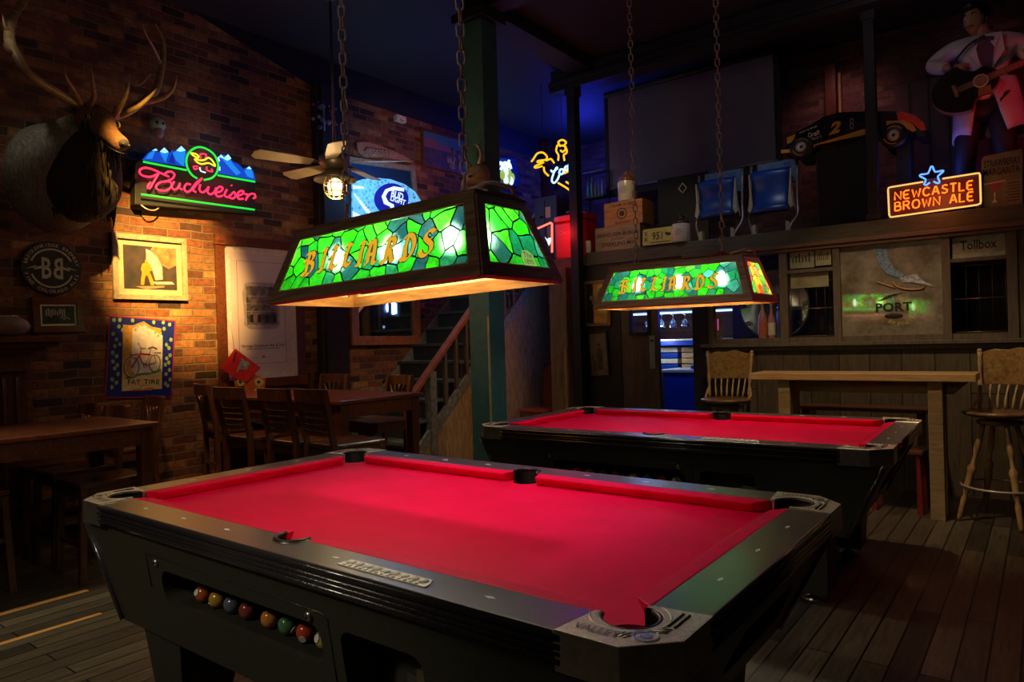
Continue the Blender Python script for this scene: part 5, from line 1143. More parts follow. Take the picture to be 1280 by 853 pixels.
jug('stoneware_jug','white jug with black shoulders beside the licence plate',852,302,22,34,6.62,ZB,mat('white_glaze',(.6,.6,.62),.25,coat=.4),M_blg)
mb=MB(); p=Lp(735.5,309,6.60); mb.lathe([(.028,0),(.03,.005),(.03,.125),(.026,.13),(0,.13)],(0,0,0),M_cream,20); tag(mb.build('tin_can',None,Matrix.Translation((p.x,6.60,ZB))),'small cream tin can left of the grey crate','can')
# licence plate
p0=Lp(803,296,6.56);p1=Lp(841,296,6.56); w=p1.x-p0.x; R=thing('licence_plate','yellow licence plate leaning on the shelf beam beside the white jug','licence plate',Matrix(((1,0,0,(p0.x+p1.x)/2),(0,.1,-.995,6.56),(0,.995,.1,ZB+.003),(0,0,0,1))))
M_pl=mat('plate_yellow',(.55,.52,.16),.5); mb=MB(); mb.prism(rrect(-w/2,0,w/2,w*.5,.012),0,.003,M_pl); mb.build('plate',R)
mb=MB(); mb.text('951',-w*.01,w*.26,w*.24,M_dark,.003,w=w*.34,bold=.01); mb.text('K',-w*.37,w*.35,w*.13,M_dark,.003,bold=.01); mb.text('R',-w*.37,w*.17,w*.13,M_dark,.003,bold=.01); mb.sph((w*.35,w*.28,.003),(w*.09,w*.05,.002),M_dark,10,6); mb.sph((w*.28,w*.31,.003),(w*.04,w*.04,.002),M_dark,8,6); mb.rect(-w*.25,w*.05,w*.43,w*.075,.003,.004,M_dark); mb.build('plate_marks',R)
# hanging diamond tag on the black board
mb=MB(); p=Lp(855,236,7.30); R=None
for i in range(4):
    a0=PI/2*i; a1=a0+PI/2; mb.tube([(p.x+.045*math.cos(a0),7.262,p.z+.055*math.sin(a0)),(p.x+.045*math.cos(a1),7.262,p.z+.055*math.sin(a1))],.006,M_cream,6)
mb.b2((p.x-.3,7.27,ZB-.03),(p.x+.28,7.30,p.z+.14),M_black)
tag(mb.build('black_board'),'black board with a small white diamond outline behind the white jug','board')
# stadium seats
M_seat=mat('blue_seat_plastic',(.008,.045,.26),.35,col2=(.006,.035,.2),scale=6); M_seatl=mat('faded_blue_slat',(.07,.13,.24),.5); M_arm=mat('cream_cast_arm',(.42,.38,.28),.45); M_tubem=mat('rosy_steel_tube',(.32,.25,.25),.35,.6)
def seat(label,L_,R_,yT,yB,yS):
    """pixel columns of the folded seat, rows top / bottom, row of the shelf"""
    y=6.72; p0=Lp(L_,(yT+yB)/2,y);p1=Lp(R_,(yT+yB)/2,y); w=p1.x-p0.x; xc=(p0.x+p1.x)/2; zt=Lp((L_+R_)/2,yT,y).z-ZB; zb=Lp((L_+R_)/2,yB,y).z-ZB
    R=thing('stadium_seat',label,'stadium seat',loc=(xc,y,ZB),group=None)
    a=w/2; mb=MB(); V=[]; n=8
    prof=[(zt,.0),(zt-.03,-.02),(zt-.06,-.012),(zt-.09,.0),(zt*.55+zb*.45,.015),(zb+.07,.0),(zb+.03,-.035),(zb,-.06),(zb-.005,-.03)]
    for z_,yy in prof:
        for i in range(n+1):
            u=2*i/n-1; V.append((a*(1-.10*(zt-z_)/(zt-zb))*u*.93,yy-.03+.03*u*u,z_-.0))
    k=len(prof); F_=[(i*(n+1)+j,i*(n+1)+j+1,(i+1)*(n+1)+j+1,(i+1)*(n+1)+j) for i in range(k-1) for j in range(n)]; mb.add(V,F_,M_seat,True); o=mb.build('folded_seat',R); q=o.modifiers.new('t','SOLIDIFY'); q.thickness=.02
    mb=MB(); mb.b2((-a*.78,.07,zt-.12),(a*1.12,.10,zt+.10),M_seatl)
    for i in range(4): mb.b2((a*.55+i*.018,.064,zt+.0),(a*.55+i*.018+.006,.07,zt+.08),M_seat)
    mb.build('back_slat',R,bev=.008)
    for s_ in (-1,1):
        mb=MB(); mb.extr([(s_*a*1.0,-.05,zt-.01),(s_*a*1.05,-.05,zt-.01),(s_*a*1.02,-.05,zb+.16),(s_*a*1.12,-.05,zb+.02),(s_*a*.98,-.05,zb-.0),(s_*a*.86,-.05,zb+.05)][::s_],(0,.025,0),M_arm); mb.build('hinge_arm',R,bev=.004)
        mb=MB(); x=s_*a*1.14; mb.tube([(x,.10,zt+.10),(x,.07,zb+.1),(x+s_*.012,.03,zb-.05),(x-s_*.02,-.02,.09),(x-s_*.05,-.05,.02)],.013,M_tubem,8,sm=3); mb.tube([(x-s_*.03,-.02,zt*.9),(x-s_*.02,-.01,zb+.12),(x-s_*.0,-.0,zb-.02)],.007,M_arm,8,sm=3); mb.build('frame_tube',R)
        mb=MB(); mb.extr([(s_*a*.95,-.06,0),(s_*a*.72,-.06,0),(s_*a*.74,-.06,.10),(s_*a*.92,-.06,.085)][::s_],(0,.07,0),M_arm); mb.build('foot',R,bev=.004)
    return R
seat('folded blue stadium seat on the shelf, the left of the pair',873,921,226,271,297)
seat('folded blue stadium seat on the shelf, the right of the pair',939,990,214,264,290)
# black speaker cabinet
p0=Lp(1021,240,6.72);p1=Lp(1085,240,6.72);zt=Lp(1050,184,6.72).z
R=thing('speaker_cabinet','large plain black loudspeaker cabinet beneath the race car','speaker',loc=((p0.x+p1.x)/2,6.85,ZB)); a=(p1.x-p0.x)/2; hh=zt-ZB
MB().b2((-a,-.13,0),(a,.20,hh),M_black).build('box',R,bev=.01); mb=MB(); mb.b2((-a+.02,-.138,.02),(a-.02,-.13,hh-.02),mat('speaker_cloth',(.014,.014,.016),.9,bmp=.5,scale=300)); mb.build('grille',R)
# model race car
yC=6.90; M_carb=mat('gloss_black_body',(.012,.010,.014),.18,coat=.6); M_cary=mat('orange_stripe',(.75,.30,.02),.35,coat=.3); M_carr=mat('red_nose',(.75,.04,.02),.3,coat=.4)
pc=Lp(1000,200,yC); z0=ZB+hh+.002
R=thing('model_race_car','black and orange stock car model numbered 2 on top of the loft speaker','model car',loc=(0,yC,0))
zc5=lambda x,y:(960+x/4.74,120+y/4.74)
def cp(x,y): p=Lp(*zc5(x,y),yC-.17); return (p.x,p.z)
side=[cp(*c) for c in ((78,340),(80,315),(110,290),(115,240),(190,200),(250,170),(330,120),(420,95),(600,88),(700,88),(780,88),(860,110),(915,150),(940,200),(935,235),(880,240),(860,215),(700,215),(575,225),(575,240),(290,290),(150,330))]
mb=MB(); dY=.34
mb.extr([(x,-.17,z) for x,z in side],(0,dY,0),M_carb); mb.build('body',R,bev=.02,seg=3)
def cpoly(pts,m,name,y0=-.176,th=.01):
    mb=MB(); mb.extr([(*[cp(*p)[0]],y0,cp(*p)[1]) for p in pts],(0,th,0),m); return mb.build(name,R)
cpoly([(78,320),(150,315),(270,290),(575,195),(578,228),(290,292),(270,310),(150,335),(78,340)],M_cary,'side_stripe'); cpoly([(702,150),(800,145),(860,170),(880,205),(860,212),(800,185),(704,190)],M_cary,'front_stripe')
cpoly([(760,100),(800,95),(870,115),(925,160),(938,205),(905,205),(860,165),(800,145),(775,150)],M_carr,'nose_panel'); cpoly([(115,285),(112,248),(165,225),(150,270)],M_cary,'tail_mark')
mb=MB(); mb.m=Matrix(((1,0,0,0),(0,0,-1,-.177),(0,1,0,0),(0,0,0,1)))
x_,z_=cp(395,190); mb.text('2',x_,z_,.105,M_cary,0,w=.11,bold=.05,shear=.35,rot=.1); x_,z_=cp(272,226); mb.text('Draft',x_,z_,.045,M_white,0,w=.11,shear=.3,rot=.15,bold=.02); x_,z_=cp(240,200); mb.text('GENUINE',x_,z_,.016,M_white,0,w=.16,shear=.2,rot=.2); x_,z_=cp(288,250); mb.text('MGD 3',x_,z_,.025,M_white,0,w=.09,rot=.12,shear=.2); x_,z_=cp(497,165); mb.text('8',x_,z_,.10,mat('dull_pink',(.3,.15,.22),.5),0,w=.035); mb.build('lettering',R)
cpoly([(440,108),(580,98),(578,150),(460,150)],mat('dark_glass',(.01,.01,.015),.08,coat=.5),'side_window',-.175,.004)
for c_,nm in (((200,305),'w'),((745,235),'w')):
    x_,z_=cp(*c_)
    for yy in (-.16,.16):
        mb=MB(); mb.lathe([(.035,-.035),(.085,-.035),(.105,-.02),(.105,.02),(.085,.035),(.035,.035)],(x_,yy,z_),M_rubber,26,(0,-1,0)); mb.ring((0,0),0,0,0,0,M_rubber,3) if False else None
        mb.lathe([(.03,.02),(.05,.037),(.035,.042),(.0,.03)],(x_,yy,z_),M_steel,14,(0,-1 if yy<0 else 1,0)); wh=mb.build('wheel',R)
        if yy<0:
            mb=MB(); mb.m=Matrix(((1,0,0,x_),(0,0,-1,yy-.036),(0,1,0,z_),(0,0,0,1))); mb.ring((0,0),.070,.076,0,.003,M_cary,10,.6,2.2); mb.ring((0,0),.070,.076,0,.003,M_cary,10,3.4,5.0); mb.build('tyre_lettering',wh)
mb=MB(); x_,z_=cp(790,275); mb.b2((x_-.05,-.1,ZB),(x_+.05,.1,z_+.06),M_dark); mb.build('stand',R)
# ---- neon ale sign
yN=6.60; F=WF('y',yN,1168,243); R=thing('neon_ale_sign','orange and yellow neon Newcastle Brown Ale sign topped by a blue star','sign',F.M)
z6=lambda x,y:(1080+x/8,200+y/8)
N_or=neon('neon_orange',(1,.14,.01),2.6); N_am=neon('neon_amber',(1,.55,.14),1.15); N_bl=neon('neon_blue',(.12,.35,1),1.6)
mb=MB(); q=[F.l(*z6(*p)) for p in ((225,255),(1175,110),(1180,455),(235,590))][::-1]; mb.extr([(p.x,p.y,-.05) for p in q],(0,0,.035),mat('deep_red_panel',(.10,.006,.006),.3)); mb.build('back_panel',R,bev=.003)
ntube('border_tube',[[(590,220),(270,272),(245,280),(240,300),(252,550),(265,572),(290,570),(1130,450),(1165,435),(1168,410),(1160,150),(1150,132),(1120,135),(785,188)]],N_am,.0068,0,R,z6,F,.02)
ntube('star_tube',[[(625,250),(600,245),(618,195),(560,165),(570,145),(640,135),(670,65),(690,75),(712,120),(785,105),(790,120),(738,165),(755,215),(740,235),(695,215)],[(620,255),(660,225)]],N_bl,.007,2,R,z6,F,.02)
UN={'N':[[(0,0),(0,1),(.6,0),(.6,1)]],'E':[[(.55,1),(.15,1),(0,.85),(0,.15),(.15,0),(.55,0)],[(.0,.5),(.45,.5)]],'W':[[(0,1),(.2,0),(.4,.8),(.6,0),(.8,1)]],'C':[[(.62,.85),(.4,1),(.15,.95),(0,.7),(0,.3),(.15,.05),(.4,0),(.62,.15)]],'A':[[(0,0),(.28,1),(.36,1),(.64,0)],[(.15,.35),(.5,.35)]],'S':[[(.55,.88),(.35,1),(.1,.9),(.05,.68),(.3,.52),(.55,.35),(.5,.1),(.25,0),(0,.12)]],'T':[[(0,1),(.6,1)],[(.3,1),(.3,0)]],'L':[[(0,1),(0,0),(.5,0)]],'B':[[(0,0),(0,1),(.35,1),(.5,.85),(.45,.6),(.3,.53),(.05,.53)],[(.3,.53),(.55,.42),(.55,.12),(.4,0),(0,0)]],'R':[[(0,0),(0,1),(.4,1),(.55,.8),(.45,.55),(.1,.5)],[(.3,.5),(.58,0)]],'O':[[(.35,1),(.1,.9),(0,.5),(.1,.1),(.35,0),(.6,.1),(.7,.5),(.6,.9),(.35,1)]]}
def nline(word,x0,yb0,x1,yb1,h0,h1):
    """baseline from (x0,yb0) to (x1,yb1), cap heights h0..h1, in crop coordinates"""
    W_={'I':.2,' ':.45}; tot=sum((W_[c] if c in W_ else max(p[0] for s in UN[c] for p in s))+.28 for c in word)-.28; xc=0; S=[]
    for c in word:
        w_=W_[c] if c in W_ else max(p[0] for s in UN[c] for p in s)
        if c!=' ':
            for s in UN[c]:
                st=[]
                for (u,v) in s:
                    t=(xc+u)/tot; st.append((x0+(x1-x0)*t,yb0+(yb1-yb0)*t-(h0+(h1-h0)*t)*v))
                S.append(st)
        xc+=w_+.28
    return S
ntube('word_tube',nline('NEWCASTLE',308,402,1088,292,78,85),N_or,.0062,0,R,z6,F,.02)
ntube('word_tube',nline('BROWN ALE',310,510,1092,403,82,85),N_or,.0062,0,R,z6,F,.02)
mb=MB(); p=F.l(*z6(300,580)); q=F.l(*z6(1120,470)); mb.b2((p.x,p.y-.03,-.04),(p.x+.03,p.y+.02,-.01),M_black); mb.b2((q.x,q.y-.03,-.04),(q.x+.03,q.y+.02,-.01),M_black); mb.b2((p.x-.0,p.y-.04,-.06),(q.x+.03,p.y-.02,0),M_black); mb.build('mounting_bracket',R)
light('ale_sign_glow','POINT',tuple(at(1168,243,'y',yN-.22)),(1,.22,.04),2.6,.15); light('star_glow','POINT',tuple(at(1163,208,'y',yN+.16)),(.05,.12,1),1.6,.05)
# margarita board
F=WF('y',6.66,1255,225); R=thing('drinks_board','old strawberry margarita drinks board right of the neon ale sign','sign',F.M)
z7=lambda x,y:(1200+x/6.56,170+y/6.56)
mb=MB(); M_brd=mat('aged_board',(.26,.20,.13),.5,col2=(.17,.12,.08),scale=7); q=[F.l(*z7(*p)) for p in ((175,195),(195,165),(500,105),(515,120),(515,555),(500,570),(180,590))][::-1]; mb.extr([(p.x,p.y,-.02) for p in q],(0,0,.02),M_brd); mb.build('board',R,bev=.003)
mb=MB(); a_=F.l(*z7(345,215)); b_=F.l(*z7(340,285)); an=.18*0
mb.text('STRAWBERRY',a_.x,a_.y,.055,M_ink,0,w=.235,rot=0,bold=.015); mb.text('MARGARITA',b_.x,b_.y,.055,M_ink,0,w=.235,bold=.015)
for i in range(7): c_=F.l(*z7(440,385+i*24)); mb.rect(c_.x-.04-.01*(i%2),c_.y,c_.x+.04,c_.y+.006,0,.001,M_ink)
mb.build('lettering',R)
mb=MB(); M_pk=mat('margarita_pink',(.45,.06,.10),.4); 
def P7(pts,m,z,th=.002): q=[F.l(*z7(*p)) for p in pts][::-1]; mb.extr([(p.x,p.y,z) for p in q],(0,0,th),m)
P7([(200,395),(365,365),(285,465)],M_pk,0); P7([(278,465),(292,465),(290,520),(310,545),(260,550),(280,520)],M_glz,.001); P7([(190,395),(375,362),(372,370),(192,403)],M_glz,.002); mb.build('glass_picture',R)
# wall paneling dark red behind the performer
mb=MB(); M_dred=mat('dark_red_panel',(.09,.02,.02),.5,col2=(.05,.012,.012),scale=5); mb.b2((at(1120,150,'y',7.7).x,7.70,2.235),(3.0,7.76,3.7),M_dred)
for i in range(9): mb.b2((-1.0+i*.16,7.685,2.235),(-.985+i*.16,7.70,3.7),M_black)
struct(mb.build('wall_loft_panel'))
mb=MB(); p=at(1042,100,'y',7.8); mb.b2((p.x-.08,7.78,2.235),(p.x+.02,7.9,4.1),M_mahv); mb.tube([(p.x+.05,7.82,2.235),(p.x+.05,7.82,4.0)],.015,M_oak,8); tag(mb.build('wall_post'),'dark upright with a pale pipe on the loft brick wall behind the race car','post')

# ================================================================ performer figure with guitar
def skin(name,V,E,Rr,m,parent,lv=2,root=0):
    me=bpy.data.meshes.new(name); me.from_pydata([tuple(v) for v in V],E,[]); o=bpy.data.objects.new(name,me); COL.objects.link(o)
    md=o.modifiers.new('s','SKIN'); me.skin_vertices.new() if not me.skin_vertices else None
    for i,r in enumerate(Rr):
        r=r if isinstance(r,tuple) else (r,r); me.skin_vertices[0].data[i].radius=r; me.skin_vertices[0].data[i].use_root=(i==root)
    md.use_smooth_shade=True; s=o.modifiers.new('u','SUBSURF'); s.levels=s.render_levels=lv
    bpy.context.view_layer.update(); dg=bpy.context.evaluated_depsgraph_get(); m2=bpy.data.meshes.new_from_object(o.evaluated_get(dg)); o.modifiers.clear(); o.data=m2; m2.materials.clear(); m2.materials.append(m)
    for p in m2.polygons: p.use_smooth=True
    o.parent=parent; return o
yE=6.98; pf=at(1235,190,'y',yE); ox=pf.x; oz=2.236
PR_=thing('person','performer figure in a white jacket playing a dark guitar on the loft','person',loc=(ox,yE,oz))
def pz(px,py,dy=0.0): p=at(px,py,'y',yE+dy); return Vector((p.x-ox,dy,p.z-oz))
M_skin=mat('tan_skin',(.42,.26,.14),.5,col2=(.36,.21,.11),scale=6); M_jack=mat('white_jacket',(.62,.60,.60),.55,col2=(.50,.48,.50),scale=5,bmp=.3); M_pants=mat('black_trousers',(.02,.018,.025),.6); M_hair=mat('black_hair',(.008,.007,.007),.35,bmp=.6,scale=90); M_shirt=mat('dark_purple_shirt',(.09,.02,.06),.5)
HD=pz(1219,26,-.03); hr=.105
NK=pz(1231,46,.0); CH=Vector((NK.x+.02,0,NK.z-.17)); PV=Vector((NK.x-.02,0,.95)); 
shR=pz(1199,57,0); shL=pz(1274,52,0); elR=pz(1163,84,-.02); hdR=pz(1188,86,-.20); elL=pz(1312,92,-.02); hdL=pz(1287,76,-.24)
V=[PV,CH,NK,HD+Vector((.02,.02,-.06)),HD+Vector((0,0,.02)), shR*.9+CH*.1,elR,hdR, shL*.9+CH*.1,elL,hdL, PV+Vector((-.10,0,-.03)),Vector((PV.x-.14,-.02,.50)),Vector((PV.x-.17,.02,.07)), PV+Vector((.10,0,-.03)),Vector((PV.x+.15,-.06,.50)),Vector((PV.x+.20,.02,.07)),Vector((PV.x-.20,-.14,.035)),Vector((PV.x+.24,-.14,.035))]
E_=[(0,1),(1,2),(2,3),(3,4),(1,5),(5,6),(6,7),(1,8),(8,9),(9,10),(0,11),(11,12),(12,13),(0,14),(14,15),(15,16),(13,17),(16,18)]
Rr=[(.15,.10),(.17,.11),.055,.065,.095,.06,.045,.03,.06,.045,.03,.085,.06,.045,.085,.06,.045,.04,.04]
body=skin('body',V,E_,Rr,M_skin,PR_)
# head with features joined by its own continuous surface
fd=(Vector((-.42,-.9,-.05))).normalized(); fs=fd.cross(Vector((0,0,1))).normalized(); fu=fs.cross(fd)
mb=MB(); H0=HD
n_r,n_s=18,24; VV=[];FF=[]
for i in range(1,n_r):
    ph=PI*i/n_r
    for j in range(n_s):
        th=2*PI*j/n_s; dx,dy_,dz=math.sin(ph)*math.cos(th),math.sin(ph)*math.sin(th),math.cos(ph) # dx = forward
        rx,ry,rz=.098,.078,.128
        w_=1-.28*max(0,-dz)**1.3
        fx_=rx*dx*w_; fy_=ry*dy_*w_; fz_=rz*dz
        if dx>0:
            g=lambda y0,z0,s,a: a*math.exp(-(((fy_-y0)/s)**2+((fz_-z0)/s)**2))
            fx_+=g(0,-.012,.016,.028)+g(0,.012,.014,.012)+g(0,-.052,.022,.010)+g(0,-.098,.025,.016)-g(.034,.018,.016,.012)-g(-.034,.018,.016,.012)+g(.034,.040,.02,.006)+g(-.034,.040,.02,.006)-g(0,-.062,.007,.008)*(abs(fy_)<.03)
        VV.append(H0+fd*fx_+fs*fy_+fu*fz_)
VV+=[H0+fu*.128,H0-fu*.128*.98]; t_=len(VV)-2
for i in range(n_r-2):
    for j in range(n_s): FF.append((i*n_s+j,(i+1)*n_s+j,(i+1)*n_s+(j+1)%n_s,i*n_s+(j+1)%n_s))
for j in range(n_s): FF.append((t_,j,(j+1)%n_s)); FF.append((t_+1,(n_r-2)*n_s+(j+1)%n_s,(n_r-2)*n_s+j))
mb.add(VV,FF,M_skin,True)
for s_ in (-1,1): mb.sph(H0-fd*.01+fs*s_*.080-fu*.005,(.014,.014,.030),M_skin,10,8)
hm=mb.build('face',PR_)
# merge face into the body so that the body is one mesh
bm_=bmesh.new(); bm_.from_mesh(body.data); bm_.from_mesh(hm.data); nm_=bpy.data.meshes.new('body'); bm_.to_mesh(nm_); bm_.free(); nm_.materials.append(M_skin); [setattr(p,'use_smooth',True) for p in nm_.polygons]; body.data=nm_; bpy.data.objects.remove(hm)
mb=MB()
for s_ in (-1,1):
    e=H0+fd*.086+fs*s_*.034+fu*.018; mb.sph(e,(.012,.012,.008),M_white,10,6); mb.sph(e+fd*.008,(.006,.006,.006),M_black,8,6); mb.tube([e+fs*(-.018)+fu*.018+fd*.006,e+fu*.025+fd*.012,e+fs*.018+fu*.018+fd*.004],.004,M_hair,6,sm=2)
mb.build('eyes_and_brows',PR_)
mb=MB(); mb.tube([H0+fd*.088+fs*.028-fu*.056,H0+fd*.104-fu*.062,H0+fd*.088-fs*.028-fu*.056],[.005,.009,.005],mat('lips',(.28,.08,.06),.5),8); mb.build('mouth',PR_)
mb=MB(); mb.sph(H0-fd*.022+fu*.045,(.105,.095,.105),M_hair,20,12); mb.sph(H0+fd*.055+fu*.105,(.065,.075,.04),M_hair,14,8)
for s_ in (-1,1): mb.loft([H0+fs*s_*.078+fu*.05+fd*.02,H0+fs*s_*.080-fu*.01+fd*.022,H0+fs*s_*.072-fu*.06+fd*.03],[.022,.016,.008],M_hair,8)
mb.sph(H0-fd*.06-fu*.05,(.06,.07,.09),M_hair,12,8); mb.build('hair',PR_,sub=1)
# jacket: torso shell with open front, sleeves
JV=[PV+Vector((0,.0,-.05)),PV+Vector((.01,0,.16)),CH+Vector((0,0,.0)),CH+Vector((.0,.01,.10)),shR*.96+CH*.04,(shR+elR)/2+Vector((0,0,.01)),elR,elR.lerp(hdR,.55),elR.lerp(hdR,.80),shL*.96+CH*.04,(shL+elL)/2,elL,elL.lerp(hdL,.55),elL.lerp(hdL,.8)]
jk=skin('jacket',JV,[(0,1),(1,2),(2,3),(2,4),(4,5),(5,6),(6,7),(7,8),(2,9),(9,10),(10,11),(11,12),(12,13)],[(.19,.13),(.185,.13),(.21,.135),(.10,.08),.085,.075,.07,.062,.056,.085,.075,.07,.062,.056],M_jack,PR_)
mb=MB()
SV=[];n_a=26
for iz in range(7):
    t=iz/6; z_=PV.z+.16-.44*t; g0=-PI/2+.18+.30*t
    for ia in range(n_a+1):
        a_=g0+(2*PI-2*(.18+.30*t)-.0)*ia/n_a; rx=.205+.05*t+.008*math.sin(5*a_)*t; ry=.145+.03*t
        SV.append((PV.x+.01+.03*t+rx*math.cos(a_),ry*math.sin(a_),z_-.03*t*math.sin(3*a_)))
SF=[(i*(n_a+1)+j,i*(n_a+1)+j+1,(i+1)*(n_a+1)+j+1,(i+1)*(n_a+1)+j) for i in range(6) for j in range(n_a)]
mb.add(SV,SF,M_jack,True); sk=mb.build('jacket_skirt',PR_); q_=sk.modifiers.new('t','SOLIDIFY'); q_.thickness=.014
mb=MB(); mb.extr([(CH.x-.09,-.150,CH.z+.10),(CH.x-.035,-.158,CH.z-.12),(CH.x+.0,-.158,CH.z-.16),(CH.x+.05,-.158,CH.z-.10),(CH.x+.05,-.15,CH.z+.11),(CH.x-.02,-.14,CH.z+.13)][::-1],(0,.03,0),M_shirt); mb.build('shirt_front',PR_,bev=.005)
for a_ in ((.098,.11),(-.06,-.11)): pass
mb=MB(); mb.extr([(CH.x-.02,-.13,CH.z+.15),(CH.x+.10,-.13,CH.z+.14),(CH.x+.12,-.165,CH.z-.02),(CH.x+.03,-.168,CH.z-.16),(CH.x+.05,-.165,CH.z+.02)],(0,.012,0),M_jack); mb.extr([(CH.x-.05,-.13,CH.z+.14),(CH.x-.12,-.165,CH.z+.0),(CH.x-.04,-.168,CH.z-.14),(CH.x-.07,-.165,CH.z+.03)][::-1],(0,.012,0),M_jack); mb.build('lapels',PR_,bev=.004)
tr=skin('trousers',[PV+Vector((0,0,.02)),PV+Vector((-.10,0,-.06)),Vector((PV.x-.14,-.02,.50)),Vector((PV.x-.17,.02,.10)),PV+Vector((.10,0,-.06)),Vector((PV.x+.15,-.06,.50)),Vector((PV.x+.20,.02,.10))],[(0,1),(1,2),(2,3),(0,4),(4,5),(5,6)],[(.16,.12),.105,.085,.085,.105,.085,.085],M_pants,PR_)
mb=MB()
for i_ in (17,18): p=V[i_]; mb.sph((p.x,-.08,.04),(.05,.14,.04),M_black,14,8)
mb.build('shoe',PR_)
def hand(c,dirv,palm,name):
    """short skinned fingers closing on the guitar"""
    dirv=dirv.normalized(); palm=palm.normalized(); sd=dirv.cross(palm).normalized(); Vh=[c,c+dirv*.05]; Eh=[(0,1)]; Rh=[(.022,.03),(.024,.034)]
    for k in range(4):
        b=c+dirv*.085+sd*((k-1.5)*.020); i=len(Vh); Vh+=[b,b+dirv*.028+palm*.010,b+dirv*.040+palm*.034]; Eh+=[(1,i),(i,i+1),(i+1,i+2)]; Rh+=[.011,.0095,.008]
    i=len(Vh); b=c+dirv*.04-sd*.036; Vh+=[b,b+dirv*.03-sd*.012+palm*.012,b+dirv*.05-sd*.008+palm*.028]; Eh+=[(0,i),(i,i+1),(i+1,i+2)]; Rh+=[.014,.011,.009]
    return skin(name,Vh,Eh,Rh,M_skin,PR_,1)
h_a=hand(hdR,Vector((.9,-.1,-.15)),Vector((.1,1,-.2)),'hand'); h_b=hand(hdL+Vector((.02,.03,-.02)),Vector((-.2,-.2,.9)),Vector((-.6,.5,.3)),'hand')
# guitar, top-level
gc=pz(1217,107,-.27); gn=pz(1296,74,-.25); gd=(gn-gc).normalized(); 
gx=gd; gz=Vector((0,-1,0)); gz=(gz-gx*gz.dot(gx)).normalized(); gy=gz.cross(gx)
GM=Matrix((gx,gy,gz)).transposed().to_4x4(); GM.translation=gc+Vector((ox,yE,oz))
G=thing('acoustic_guitar','black acoustic guitar held by the performer figure','guitar',GM)
M_gt=mat('guitar_black',(.015,.012,.012),.15,coat=.6); M_gs=mat('guitar_brown_edge',(.30,.14,.05),.3,coat=.4)
out=[]
for k in range(48):
    t=2*PI*k/48; r=.185+.0*1; x=-.06+.235*math.cos(t); w_=.19 if math.cos(t)<.1 else .145; y=w_*math.sin(t)*(1-.28*math.exp(-((x-.03)/.05)**2)); out.append((x,y))
mb=MB(); mb.prism(out,-.05,.045,M_gt,side=M_gs); mb.build('guitar_body',G,bev=.004)
mb=MB(); mb.ring((.05,0),.045,.052,.046,.048,M_cream,28); mb.disc((.05,0),.045,.046,.047,mat('sound_hole',(.22,.16,.08),.6),28); mb.prism([(.02,-.05),(.10,-.06),(.09,-.12),(.0,-.11)],.046,.048,M_gs); mb.build('sound_hole_rosette',G)
mb=MB(); mb.b2((.10,-.026,.046),(.62,.026,.062),M_mah); mb.prism([(.62,-.03),(.78,-.036),(.78,.036),(.62,.03)],.035,.055,M_gt)
for k in range(14): mb.b2((.20+k*.028,-.026,.062),(.202+k*.028,.026,.064),M_steel)
mb.b2((-.14,-.05,.046),(-.115,.05,.056),M_gs); mb.build('neck_and_head',G)
mb=MB()
for k in range(6): mb.tube([(-.13,-.02+.008*k,.058),(.66,-.016+.0065*k,.068)],.0012,M_steel,4)
mb.build('strings',G)
mb=MB(); mb.tube([(-.29,.0,-.03),(-.20,.16,-.10),(.05,.36,-.12),(.22,.40,-.16)],.009,M_black,6,sm=3); mb.build('strap',G)
light('performer_red','SPOT',(.6,5.9,2.9),(1,.02,.06),14,.06,tuple(at(1275,120,'y',yE)),50,.8); light('performer_soft','POINT',(-.9,5.6,4.0),(.8,.65,.8),3.0,.15)

# ================================================================ cabinet, cooler and neon left of the thin post
mb=MB()
R=thing('storage_cabinet','dark blue grey metal cabinet with a white label behind the red cooler','cabinet',loc=(0,0,0))
p0=at(669,300,'y',6.88); p1=at(697,300,'y',6.88); zt=at(680,246,'y',6.88).z
R.location=((p0.x+p1.x)/2,6.88,2.236); a=(p1.x-p0.x)/2; hh=zt-2.236; M_cabm=mat('blue_grey_metal',(.07,.06,.12),.45,.3)
MB().b2((-a,0,0),(a,.3,hh),M_cabm).build('box',R,bev=.008)
mb=MB(); mb.b2((a*.0,-.004,hh*.68),(a*.45,0,hh*.84),M_cream); mb.build('label_card',R); mb=MB(); mb.b2((-a*.9,-.012,.05),(-.01,0,hh-.05),M_cabm); mb.b2((.01,-.012,.05),(a*.9,-.002,hh*.62),M_cabm); mb.build('door',R); mb=MB(); mb.sph((-.05,-.02,hh*.7),.018,M_black); mb.b2((.04,-.03,hh*.3),(.10,-.012,hh*.55),mat('grey_latch',(.3,.3,.33),.5)); mb.build('latch',R)
